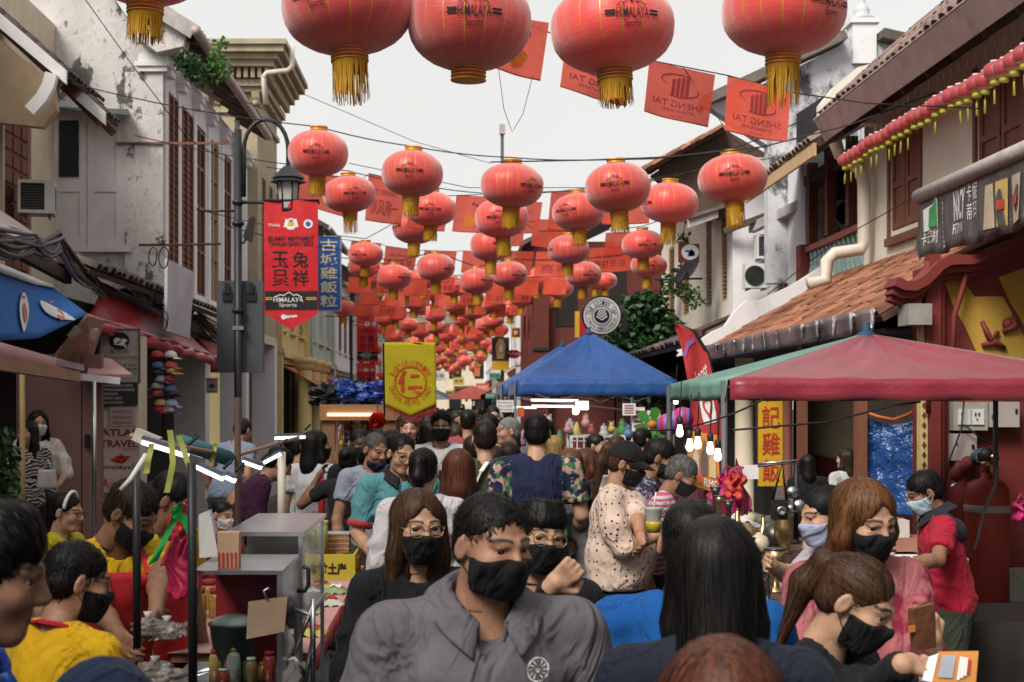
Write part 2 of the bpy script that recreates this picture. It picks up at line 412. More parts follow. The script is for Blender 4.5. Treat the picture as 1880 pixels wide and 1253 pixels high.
# ================================================================== LEFT: cream house, nearest
def aircon(name,label,c,w,h,d,m=None,out=None,fan=True,group=None,rz=0):
 t=thing(name,label,'air conditioner',c,rz,group)
 b=MB();b.box((0,0,h/2),(w,d,h));o=b.build('casing',m_whiteplastic,t,False)
 g=MB()
 if fan:
  for k in range(5):
   r=h*.40*(k+1)/5
   g.lathe([(r-.006,0),(r+.006,0),(r+.006,.01),(r-.006,.01),(r-.006,0)],(w*-.12,-d/2-.012,h/2),18,(0,-1,0))
  f=MB();f.lathe([(h*.42,0),(h*.42,.004)],(w*-.12,-d/2-.002,h/2),20,(0,-1,0));f.build('fan_opening',m_dark,t,False)
 else:
  for k in range(9):g.bb(-w*.40,w*.2,-d/2-.012,-d/2,h*(.14+.08*k),h*(.14+.08*k)+.018)
  f=MB();f.bb(-w*.42,w*.22,-d/2-.003,-d/2,h*.1,h*.9);f.build('grille_opening',m_dark,t,False)
  s=MB()
  for k in range(10):s.bb(w/2,w/2+.008,-d*.4,d*.4,h*(.12+.075*k),h*(.12+.075*k)+.02)
  s.build('side_louvre',m_greymetal,t,False)
 g.build('grille',m_greymetal,t,False)
 k=MB();k.bb(-w*.35,-w*.3,-d*.5,d*.8,-.03,0);k.bb(w*.3,w*.35,-d*.5,d*.8,-.03,0);k.build('bracket',m_greymetal,t,False)
 return t
def cream_house():
 t=thing('shophouse','cream old shophouse with brown panelled shutter and ragged tiled eaves at the upper left','house',(-7.1,22,.14))
 X=-7.1
 wall_x(t,m_oldcream,X,6.5,24.98,3.1,8.5,-.3,[(22.0,23.35,3.9,6.35)])
 s=MB();s.bb(X-.02,X-.01+.03,22.0,23.35,3.9,6.35);sh=s.build('shutter',m_brownwood,t)
 p=MB()
 for i in range(3):
  for j in range(9):
   a=22.06+i*.43;z=3.98+j*.265
   p.bb(X+.03,X+.05,a,a+.36,z,z+.2)
 p.build('panel',m_brownwood,sh)
 f=MB();f.bb(X-.1,X+.07,21.9,21.99,3.85,6.45);f.bb(X-.1,X+.07,23.36,23.46,3.85,6.45);f.bb(X-.1,X+.08,21.9,23.46,6.46,6.56);f.build('window_frame',m_oldcream,t)
 def eave(ex,ez,y0,y1,rise,run,nm,me,seed):
  mb=MB();mb.add([(ex,y0,ez),(ex,y1,ez),(ex-run,y1,ez+rise),(ex-run,y0,ez+rise)],[(0,1,2,3)])
  s=MB();s.slab([(ex,y0,ez-.03),(ex,y1,ez-.03),(ex-run,y1,ez+rise-.03),(ex-run,y0,ez+rise-.03)],.05);s.build('roof_deck',m_darkwood,t)
  tiled_slope(t,me,ex,ez,ex-run,ez+rise,y0+.1,y1,.2,.21,150,'roof_tile',seed)
  b=MB();n=Vector((-run,0,rise)).normalized()
  b.slab([(ex+.04,y0-.03,ez-.2),(ex+.04,y0-.03,ez-.0),(ex-run,y0-.03,ez+rise),(ex-run,y0-.03,ez+rise-.24)],.05);b.build('bargeboard',m_white,t)
  for k in range(int((y1-y0)/.8)+1):
   y=y0+.25+.8*k;MB().bar((ex-.1,y,ez-.12),(ex-run,y,ez+rise-.16),.09,.12).build('rafter',m_brownwood,t)
 me1=tile_mesh('roof_tile',.3,.19,.055,m_oldtile)
 eave(-5.55,6.52,20.0,22.2,1.55,1.75,'a',me1,3)
 eave(-5.3,6.18,21.2,22.1,.95,1.0,'b',me1,4)
 b=MB();pts=[P(98,138,19.95),P(92,160,19.95),P(80,182,19.95),P(58,206,19.95)]
 b.ribbon(pts,.12,.17)
 b.build('eave_bracket',m_white,t)
 c=MB();c.prism([(-8.2,6.0),(-5.9,5.75),(-5.7,6.0),(-5.75,6.35),(-7.2,7.6),(-8.2,8.3)],'y',20.1,20.3);c.build('gable_panel',M('cream_gable_painted_shade',(.40,.30,.20),.85,.2,2,.3,15,dirt=(((.22,.15,.1),1.2,.5,.25,.6,None),)),t)  # cream panel coloured tan, its warm shade put into the colour
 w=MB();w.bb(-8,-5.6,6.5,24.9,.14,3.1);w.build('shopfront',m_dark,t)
 return t
cream_house()
aircon('air_conditioner','boxy window air conditioner with dark grille sticking out beside brown panelled shutter',(P(68,395,22.4)),.56,.52,.5,fan=False,rz=R(14))
# ================================================================== LEFT: white mouldy house with pillar
def white_house():
 t=thing('shophouse','white peeling shophouse with black mould stains, double doors and tall shuttered windows','house',(-5.2,30,.14))
 Y=25.0;X=-5.2
 w=MB()
 w.prism([(-9.5,3.0),(X,3.0),(X,8.05),(-5.75,8.5),(-6.3,9.3),(-7.6,10.3),(-9.5,11.8)],'y',Y,Y+.3);w.build('side_wall',m_plaster,t)
 wins=[(25.3,26.15,4.0,7.45),(26.55,27.65,4.0,7.45),(28.2,29.25,4.0,7.4),(29.75,30.9,4.0,7.4),(31.5,32.6,4.0,7.4),(33.1,34.3,4.0,7.4)]
 wall_x(t,m_white,X,Y+.3,35,3.0,8.1,-.3,wins)
 b=MB();b.bb(X-.5,X-.31,Y+.3,35,3.2,8);b.build('room_shade_panel',m_dark,t)  # near-black panel behind the windows, the unlit room's shade painted in
 for i,(a,c,z0,z1)in enumerate(wins):
  if i<2:louvre(t,m_brownwood,X+.0,a,c,z0+.02,z1-.05,-1,2,.05,26)
  else:
   g=MB();g.bb(X-.12,X-.1,a,c,z0,z1);g.build('window_glass',m_glassdark,t)
   for k in range(3):
    f=MB();yy=a+(c-a)*k/2;f.bb(X-.1,X-.02,max(a,yy-.04),min(c,yy+.04),z0,z1)
    f.build('window_post',m_tan if i%2 else m_brownwood,t)
   f=MB()
   for z in(z0+.03,z0+.9,z0+1.8,z0+2.6,z1-.05):f.bb(X-.098,X-.03,a+.04,c-.04,z-.03,z+.03)
   f.build('window_rail',m_brownwood,t)
 for y in(25.15,26.35,27.92,29.5,31.2,32.85,34.6):
  p=MB();p.bb(X+.001,X+.045,y-.13,y+.13,3.1,7.6);p.bb(X+.001,X+.16,y-.17,y+.17,7.6,7.72);p.bb(X+.001,X+.2,y-.2,y+.2,7.72,7.85);p.build('pilaster',m_white,t)
 p=MB();p.bb(-5.85,X+.02,Y-.1,Y-.001,3.0,7.65);p.build('pillar',m_plaster,t)
 c=MB();c.bb(-5.6,X+.1,Y-.16,Y-.1,7.65,7.74);c.bb(-5.66,X+.14,Y-.2,Y-.101,7.74,7.82);c.bb(-5.6,X+.1,Y-.17,Y-.102,7.82,7.96);c.build('capital',m_white,t)
 k=MB();k.bb(-6.0,-4.0,Y-.14,Y-.11,6.05+.32,6.05+.36);k.build('iron_rod',m_brownwood,t)
 k=MB();k.tube([P(255,450,24.8),P(330,450,24.8),P(405,448,24.8)],.022);k.build('iron_rod',m_darkwood,t)
 dx0,dx1=P(95,0,Y).x,P(228,0,Y).x;z0,z1=P(0,456,Y).z,P(0,212,Y).z
 fr=MB();fr.bb(dx0-.1,dx0,Y-.09,Y-.001,z0,z1+.1);fr.bb(dx1,dx1+.12,Y-.09,Y-.001,z0,z1+.1);fr.bb(dx0,dx1,Y-.09,Y-.001,z1,z1+.1);fr.bb(dx0-.15,dx1+.15,Y-.16,Y-.002,z0-.08,z0);fr.build('door_frame',m_lilac,t)
 mid=(dx0+dx1)/2
 for k,(a,b_)in enumerate(((dx0,mid-.006),(mid+.006,dx1))):
  d=MB();d.bb(a,b_,Y-.05,Y-.003,z0,z1);dd=d.build('door',m_lilac,t)
  s=MB();wv=b_-a
  for(u0,u1,v0,v1)in((.0,.2,0,1),(.8,1,0,1),(.2,.8,0,.08),(.2,.8,.42,.5),(.2,.8,.93,1)):
   s.bb(a+u0*wv,a+u1*wv,Y-.075,Y-.051,z0+v0*(z1-z0),z0+v1*(z1-z0))
  s.build('door_stile',m_lilac,dd)
  if k==0:
   g=MB();g.bb(P(111,0,Y).x,P(146,0,Y).x,Y-.085,Y-.052,P(0,326,Y).z,P(0,223,Y).z);g.build('broken_pane',m_black,dd)
 c=MB();c.slab([P(85,198,24.9),P(235,203,24.9),P(238,214,24.3),P(150,206,24.3)],.05);c.build('tin_canopy',m_greymetal,t)
 ex,ez=-4.55,8.25
 s=MB();s.slab([(ex,24.4,ez),(ex,33.8,ez),(ex-1.7,33.8,ez+1.15),(ex-1.7,24.4,ez+1.15)],.08);s.build('roof_deck',m_darkwood,t)
 me=tile_mesh('roof_tile',.34,.24,.065,m_oldtile);tiled_slope(t,me,ex,ez+.05,ex-1.7,ez+1.2,24.4,33.8,.26,.3,210,'roof_tile',5)
 g=MB();g.tube([(ex+.05,24.3,ez-.02),(ex+.05,33.8,ez-.08)],.09,8);g.build('gutter',m_gutter,t)
 for k in range(10):MB().bar((ex,24.8+k,ez-.1),(X-.1,24.8+k,ez+.34),.1,.12).build('rafter',m_darkwood,t)
 b=MB();b.bar((ex+.02,24.35,ez-.04),(X-.6,24.35,ez+.75),.05,.26);b.build('bargeboard',m_greywood,t)
 b=MB();b.prism([(X,7.9),(-4.75,8.0),(-4.7,8.2),(X,8.5),(-5.6,8.6),(-5.6,8.2)],'y',24.5,24.95);b.build('corbel',m_plaster,t)
 k=MB();k.tube([(-4.9,31.5,8.1),(-4.9,31.5,4.3),(-4.75,31.2,4.0),(-4.75,31.2,3.5)],.06,8);k.build('downpipe',m_pipe,t)
 for y in(25.2,30.0,34.7):
  p=MB();p.bb(-5.0,-4.45,y-.22,y+.22,.14,3.2);p.build('pier',m_white,t)
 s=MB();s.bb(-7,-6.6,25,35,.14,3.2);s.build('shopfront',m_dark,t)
 f=MB();f.bb(-7,-4.45,25,35,3.201,3.4);f.build('beam',m_oldcream,t)
white_house()
# ferns growing from the gutter
def leafy(name,label,cat,base,spots,m,n,size,group=None,stems=True,droop=.3,seed=1,names=('foliage','stem')):
 """plant: many small leaf faces round the spots (centre, radius)"""
 rg=random.Random(seed);t=thing(name,label,cat,base,0,group)
 mb=MB()
 tot=sum(r**2 for _,r in spots)
 for c,r in spots:
  c=Vector(c)
  for _ in range(int(n*r*r/tot)):
   d=Vector((rg.gauss(0,1),rg.gauss(0,1),rg.gauss(0,1))).normalized()*r*rg.uniform(.35,1)**.6
   p=c+d;a=Vector((rg.gauss(0,1),rg.gauss(0,1),rg.gauss(0,.6)-droop)).normalized();b=a.cross(Vector((rg.gauss(0,1),rg.gauss(0,1),rg.gauss(0,1)))).normalized()
   l=size*rg.uniform(.6,1.4);w=l*.35
   mb.add([p,p+a*l*.5+b*w,p+a*l,p+a*l*.5-b*w],[(0,1,2,3)])
 mb.build(names[0],m,t)
 if stems:
  s=MB()
  for c,r in spots:
   c=Vector(c);b0=Vector(base)
   s.tube([b0,b0.lerp(c,.5)+Vector((rg.uniform(-.03,.03),0,.03)),c+Vector((0,0,r*.5))],[size*.2,size*.14,size*.05],5)
  s.build(names[1],m_darkwood,t)
 return t
m_leaf=M('leaf_green',(.075,.15,.035),.6,.5,9,0,rnd=.2,trans=.25)
m_leafd=M('dark_glossy_leaf',(.028,.075,.022),.45,.5,6,0,trans=.15)
m_fern=M('fern_green',(.10,.22,.05),.6,.4,9,0,trans=.3)
leafy('fern','bright green fern sprouting from the white house gutter','plant',P(398,150,24.4),[(P(398,108,24.4),.17),(P(405,82,24.4),.11),(P(390,132,24.4),.2),(P(410,128,24.4),.15)],m_fern,420,.085)
leafy('creeper','dark green creeper hanging under the white house eave','plant',P(356,135,24.3),[(P(352,118,24.3),.22),(P(338,110,24.3),.16),(P(365,138,24.3),.2)],m_leafd,500,.08,droop=.8,seed=2)
leafy('weed','tiny weed rooted in the rusty crack of the white wall','plant',P(296,447,24.85),[(P(296,440,24.8),.09)],m_leaf,60,.05,stems=False,seed=3)
# ================================================================== LEFT: ornate ochre house
def ornate_house():
 t=thing('shophouse','tall ochre house with heavy carved cornice and dentils above the white house','house',(-5.0,37,.14))
 X,Y=-5.0,35.05
 w=MB();w.bb(-10,X,Y,Y+.3,3,10.6);w.build('side_wall',m_ochre,t)
 wins=[(36.2,37.0,4.4,7.6),(37.6,38.4,4.4,7.6)]
 wall_x(t,m_ochre,X,Y+.3,39.2,.2,10.6,-.3,wins+[(35.9,38.7,.2,3.0)])
 b=MB();b.bb(X-.6,X-.4,Y+.3,39.1,.2,8);b.build('room_shade_panel',m_dark,t)
 for a,c,z0,z1 in wins:louvre(t,m_brownwood,X-.08,a,c,z0,z1,-1,2,.05,24)
 zs=[(9.0,9.12,.08),(9.5,9.62,.14),(9.62,9.78,.24),(10.05,10.2,.5),(10.2,10.34,.62),(10.34,10.5,.78),(10.5,10.62,.86)]
 for z0,z1,o in zs:
  c=MB();c.bb(-10,X+o,Y-o,Y-.001,z0,z1);c.bb(X+.001,X+o,Y,39.2,z0,z1);c.build('cornice',m_ochre,t)
 d=MB()
 for k in range(30):
  x=X+.32-.17*k;d.bb(x-.05,x+.05,Y-.38,Y-.241,9.80,10.04)
 for k in range(24):
  y=Y-.2+.18*k;d.bb(X+.241,X+.38,y-.05,y+.05,9.80,10.04)
 d.build('dentil',m_ochre,t)
 for k in range(5):
  x=X+.02-.62*k;s=MB()
  s.prism([(Y-.001,9.15),(Y-.12,9.2),(Y-.2,9.35),(Y-.22,9.49),(Y-.001,9.49)],'x',x-.09,x+.09)
  s.lathe([(.0,0),(.07,.02),(.08,.05),(.05,.09),(0,.1)],(x,Y-.14,9.2),10,(0,-1,0));s.build('bracket',m_ochre,t)
 for k in range(4):
  x=X-.29-.62*k;s=MB()
  for a in range(8):
   an=a*math.pi/4;s.lathe([(0,0),(.05,.015),(.05,.03),(0,.05)],(x+.1*math.cos(an),Y,9.31+.09*math.sin(an)),7,(0,-1,0))
  s.lathe([(0,0),(.05,.02),(.04,.05),(0,.06)],(x,Y,9.31),8,(0,-1,0));s.build('rosette',m_ochre,t)
 p=MB();p.bb(X-.5,X+.06,Y-.06,Y-.002,3,9.0);p.build('corner_pilaster',m_ochre,t)
 k=MB();k.tube([P(536,85,34.6),P(536,122,34.6),P(528,130,34.6),P(490,134,34.6),P(484,140,34.6),P(488,192,34.6)],.07,8);k.build('overflow_pipe',m_pipe,t)
ornate_house()
# ================================================================== generic two-storey shophouse along the street
def row_house(label,side,X,y0,y1,H,mw,ms,mroof,nwin,cat='house',colonnade=True,aw=None,seed=0,shutter=True,gz=3.2,front=False):
 rg=random.Random(seed);s=-side
 t=thing('shophouse',label,cat,(X,(y0+y1)/2,.14))
 w=(y1-y0)/nwin;wins=[]
 for k in range(nwin):
  a=y0+w*k+w*.22;b=y0+w*(k+1)-w*.22
  wins.append((a,b,gz+.75,H-.75))
 doors=[(y0+.35,y1-.35,.14,gz-.25)]
 wall_x(t,mw,X,y0,y1,.14,H,side*.3,wins+doors)
 b=MB();b.bb(X+side*.7,X+side*.5,y0+.01,y1-.01,.14,H-.1);b.build('room_shade_panel',m_dark,t)  # near-black panel, painted shade in place of an unlit room
 b=MB();b.bb(X-s*3.5,X-s*.301,y0,y0+.2,.14,H+.1);b.bb(X-s*3.5,X-s*.301,y1-.2,y1,.14,H+.1);b.build('party_wall',mw,t)
 for a,b_,z0,z1 in wins:
  if shutter:louvre(t,ms,X-s*.09,a,b_,z0,z1,side,2,.05,14)
  else:
   g=MB();g.bb(X-s*.15,X-s*.12,a,b_,z0,z1);g.build('window_glass',m_glassdark,t)
   f=MB();[f.bb(X-s*.12,X-s*.05,q-.035,q+.035,z0,z1)for q in(a+.04,(a+b_)/2,b_-.04)];[f.bb(X-s*.119,X-s*.06,a+.075,b_-.075,q-.03,q+.03)for q in(z0+.03,z0+(z1-z0)*.6,z1-.03)];f.build('window_frame',ms,t)
  f=MB();f.bb(X+s*.002,X+s*.1,a-.08,b_+.08,z0-.1,z0-.02);f.bb(X+s*.002,X+s*.09,a-.1,b_+.1,z1+.02,z1+.14);f.build('window_sill',mw,t)
 for y in[y0+.15,y1-.15]:
  p=MB();p.bb(X+s*.001,X+s*.14,y-.15,y+.15,.14,H-.3);p.bb(X+s*.001,X+s*.2,y-.2,y+.2,H-.3,H-.12);p.bb(X+s*.001,X+s*.2,y-.2,y+.2,gz,gz+.14);p.build('pilaster',mw,t)
 c=MB()
 c.bb(X+s*.002,X+s*.18,y0+.36,y1-.36,gz-.1,gz+.05);c.build('string_course',mw,t)
 ex,ez=X+s*.65,H-.05
 r=MB();r.slab([(ex,y0,ez),(ex,y1,ez),(X-s*1.9,y1,ez+1.45),(X-s*1.9,y0,ez+1.45)],.09);r.build('roof_deck',m_darkwood,t)
 tl=MB();n=int((y1-y0)/.3)
 for k in range(n):
  y=y0+(k+.5)*(y1-y0)/n
  tl.tube([(ex,y,ez+.06),(X-s*1.9,y,ez+1.5)],.075,6)
 tag(tl.build('roof_tiles',mroof,t),kind='stuff')
 g=MB();g.tube([(ex+s*.06,y0,ez),(ex+s*.06,y1,ez)],.08,7);g.build('gutter',m_gutter,t)
 if aw:
  a=MB();z=gz-.35;a.sheet(lambda u,v:(X+s*(.1+1.35*v),y0+.3+(y1-y0-.6)*u,z-.75*v+.03*math.sin(u*40)*v),14,4,.02);a.build('awning',aw,t)
  f=MB();f.sheet(lambda u,v:(X+s*(1.46+.02*math.sin(u*50)),y0+.3+(y1-y0-.6)*u,z-.76-.22*v),20,1,.01);f.build('awning_valance',aw,t)
 return t
m_awred=M('dull_red_awning',(.33,.06,.06),.6,.25,2,.15,20,trans=.15,dirt=(((.16,.05,.05),1.5,.55,.2,.5,None),))
m_awgreen=M('green_awning',(.07,.22,.16),.6,.25,2,.15,20,trans=.15)
m_aworange=M('orange_awning',(.50,.15,.05),.6,.25,2,.15,20,trans=.15)
m_awblue=M('blue_awning',(.03,.10,.32),.6,.25,2,.15,20,trans=.15)
row_house('yellow house with round columns behind the hanging new year banner',-1,-5.0,39.25,46.5,7.2,m_yellow,m_tan,m_oldtile,3,aw=m_aworange,seed=1)
row_house('pale green house with white trim behind the blue vertical signboard',-1,-4.9,46.6,55,7.6,m_mint,m_white,m_oldtile,3,aw=m_awred,seed=2,shutter=False)
row_house('white house beyond the second red banner, left of the street',-1,-4.9,55.1,66,7.0,m_white,m_brownwood,m_oldtile,4,aw=m_awgreen,seed=3)
row_house('small cream house far down the street on the left',-1,-4.7,66.1,82,7.4,m_cream,m_tan,m_oldtile,4,aw=m_awred,seed=4)
row_house('grey white house farthest down the street on the left',-1,-4.5,82.1,104,7.0,m_white,m_brownwood,m_oldtile,5,seed=5)
for i,(sd_,X_,a,b,lb)in enumerate(((-1,-5.4,-18,-6,'white shophouse behind the photographer, left of the street'),(-1,-5.4,-5.9,6.4,'cream shophouse beside the photographer, left of the street'),(1,5.6,-18,-6,'yellow shophouse behind the photographer, right of the street'),(1,5.6,-5.9,7.9,'white shophouse beside the photographer, right of the street'))):
 row_house(lb,sd_,X_,a,b,7.2,[m_white,m_cream,m_yellow,m_white][i],m_brownwood,m_oldtile,4,seed=40+i)
# round columns before the yellow house
for k,y in enumerate((39.9,42.3,44.6)):
 tt=thing('column',['round yellow column nearest the ochre house','round yellow column in the middle of its row of three','round yellow column nearest the pale green house'][k],'column',(-4.3,y,.14),0,'yellow columns on the left')
 MB().lathe([(.26,0),(.26,.12),(.2,.16),(.19,2.5),(.2,2.6)],(0,0,0),14).build('shaft',m_yellow,tt,False)
 MB().lathe([(.21,2.601),(.3,2.7),(.3,2.8),(.34,2.82),(.34,2.95)],(0,0,0),14).build('capital',m_yellow,tt,False)
# ================================================================== RIGHT: cream house with brown shutters and tiled lean-to
def right_house():
 t=thing('shophouse','cream shophouse with brown shutters, orange tiled lean-to and green balustrade on the right','house',(5.5,15,.14))
 X=5.5
 sh=[(16.85,17.95,4.0,5.15),(13.75,14.95,3.9,5.3),(11.0,12.2,3.9,5.3)]
 wall_x(t,m_cream,X,8.0,19.15,3.2,5.75,.3,sh)
 b=MB();b.bb(X+.5,X+.7,8,23,.14,5.7);b.build('room_shade_panel',m_dark,t)
 for i,(a,c,z0,z1)in enumerate(sh):
  for k in range(2):
   s=MB();q=a+(c-a)/2*k;s.bb(X+.02,X+.06,q+.01,q+(c-a)/2-.01,z0,z1);o=s.build('shutter',m_brownwood,t)
   p=MB();hw=(c-a)/2
   for z in(z0+.02,(z0+z1)/2-.04,z1-.1):p.bb(X-.0,X+.019,q+.02,q+hw-.02,z,z+.08)
   for e in(q+.02,q+hw-.1):p.bb(X+.001,X+.018,e,e+.08,z0+.1,z1-.1)
   p.build('stile',m_brownwood,o)
  f=MB();f.bb(X-.03,X-.001,a-.1,a-.02,z0-.08,z1+.08);f.bb(X-.03,X-.001,c+.02,c+.1,z0-.08,z1+.08);f.bb(X-.06,X-.002,a-.12,c+.12,z0-.18,z0-.08);f.build('window_frame',m_brownwood,t)
 ex,ez=4.8,5.33
 s=MB();s.slab([(ex,8,ez+.02),(ex,18.4,ez+.02),(X+1.6,18.4,ez+1.5),(X+1.6,8,ez+1.5)],.08);s.build('roof_deck',m_brownwood,t)
 k=0;y=8.0
 while y<18.35:
  f=MB();y2=min(y+.9,18.38);f.slab([(ex-.02,y,ez-.10),(ex-.02,y2-.012,ez-.10),(ex-.16,y2-.012,ez+.17),(ex-.16,y,ez+.17)],.03);f.build('fascia_panel',m_gutter,t);y=y2
 g=MB();g.bb(ex-.18,ex-.0,8,18.4,ez+.171,ez+.19);g.build('gutter',m_gutter,t)
 me=tile_mesh('roof_tile',.34,.2,.075,m_pinktile);tiled_slope(t,me,ex-.1,ez+.2,ex+.9,ez+1.12,8.0,18.3,.215,.3,260,'roof_tile',6)
 for k in range(13):MB().bar((ex+.05,8.3+.8*k,ez-.06),(X+.1,8.3+.8*k,ez+.42),.08,.12).build('rafter',m_darkwood,t)
 c=MB();c.prism([(4.72,5.5),(4.72,5.72),(4.9,5.95),(5.2,6.2),(5.5,6.28),(6.6,7.2),(6.6,5.4)],'y',18.42,18.62);c.build('scroll_parapet',m_cream,t)
 gx,gz,tx,tz=3.72,2.62,5.5,3.62
 s=MB();s.slab([(gx,12.4,gz-.04),(gx,21,gz-.04),(tx,21,tz-.04),(tx,12.4,tz-.04)],.06);s.build('lean_to_deck',m_darkwood,t)
 me2=tile_mesh('roof_tile',.30,.235,.06,m_tile);tiled_slope(t,me2,gx+.02,gz,tx,tz,12.45,20.95,.232,.27,300,'roof_tile',7)
 y=12.35;rg=random.Random(3)
 while y<21.2:
  y2=y+.62;f=MB();ph=rg.uniform(0,6)
  f.sheet(lambda u,v:(gx-.1+.012*math.sin(u*5+ph+v*2),y+(y2-.01-y)*u,gz+.05-.21*v),6,4,.012);f.build('gutter_panel',m_chrome,t);y=y2
 wv=MB()
 pr=[(3.62,2.62),(3.62,2.78),(3.8,2.9),(3.98,2.98),(4.12,3.2),(4.3,3.36),(4.5,3.36),(5.0,3.6),(5.6,3.98),(5.6,3.5),(4.4,2.9),(3.9,2.62)]
 wv.prism(pr,'y',21.0,21.22);wv.build('roll_parapet',m_white,t)
 X2=5.6
 f=MB();f.bb(X2-.05,7.2,19.2,22.75,3.5,3.62);f.build('balcony_floor',m_cream,t)
 w=MB();w.bb(7.1,7.3,19.2,22.75,3.62,5.6);w.build('balcony_wall',m_white,t)
 d=MB();d.bb(7.05,7.099,20.6,21.5,3.63,5.3);d.build('balcony_door',m_darkwood,t)
 for y in(20.15,21.3,22.4):
  p=MB();p.bb(X2-.06,X2+.08,y-.08,y+.08,4.35,5.62);p.build('post',m_brownwood,t)
 p=MB();p.bb(X2-.05,X2+.07,19.3,22.7,5.3,5.45);p.build('lintel',m_darkwood,t)
 m_bal=M('green_balustrade',(.30,.44,.41),.6,.2,4,.15,30)
 for k in range(13):
  y=19.5+.235*k;b=MB();b.lathe([(.05,0),(.05,.05),(.035,.08),(.07,.2),(.06,.28),(.035,.38),(.05,.42),(.035,.46),(.05,.54),(.05,.58)],(X2,y,3.63),8);b.build('baluster',m_bal,t)
 r=MB();r.bb(X2-.08,X2+.08,19.3,22.7,4.22,4.31);r.build('balcony_rail',M('pink_red_rail',(.42,.13,.11),.6),t)
 r=MB();r.bb(X2-.15,X2+.12,22.5,22.8,3.3,4.35);r.build('balcony_pier',m_redwall,t)
 s=MB();s.slab([(4.75,18.7,5.25),(4.75,23.2,5.25),(7.0,23.2,6.6),(7.0,18.7,6.6)],.08);s.build('balcony_roof',m_darkwood,t)
 b=MB();b.slab([(4.72,18.7,5.1),(4.72,23.2,5.1),(4.72,23.2,5.27),(4.72,18.7,5.27)],.04);b.build('eave_board',m_tan,t)
 tiled_slope(t,me,4.75,5.32,6.4,6.35,18.75,23.2,.21,.3,130,'roof_tile',8)
 k=MB();k.tube([(4.95,18.55,5.25),(5.0,18.55,5.1),(5.3,18.6,4.9),(5.34,18.6,4.7),(5.34,18.6,3.95),(5.3,18.6,3.85),(4.95,18.6,3.8),(4.85,18.6,3.7),(4.84,18.6,3.45),(4.6,18.6,3.4)],.085,10);k.build('downpipe',m_pipe,t)
 w=MB();w.bb(5.6,5.9,12.6,23,1.0,3.4);w.build('shop_wall',m_oldcream,t)
 w=MB();w.bb(5.55,5.9,12.6,23,.14,.999);w.build('wainscot',m_redwall,t)
 for y,m,r in((19.5,m_oldcream,.13),(16.95,m_brownwood,.06)):
  p=MB();p.lathe([(r*1.3,.14),(r*1.3,.3),(r,.32),(r,2.5),(r*1.3,2.52),(r*1.3,2.6)],(3.95,y,0),14);p.build('pier',m,t)
 for y in(15.5,13.25):
  p=MB();p.bb(3.72,3.82,y-.05,y+.05,.14,2.55);p.build('post',m_brownwood,t)
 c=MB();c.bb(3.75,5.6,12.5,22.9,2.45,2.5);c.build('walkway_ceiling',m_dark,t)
right_house()
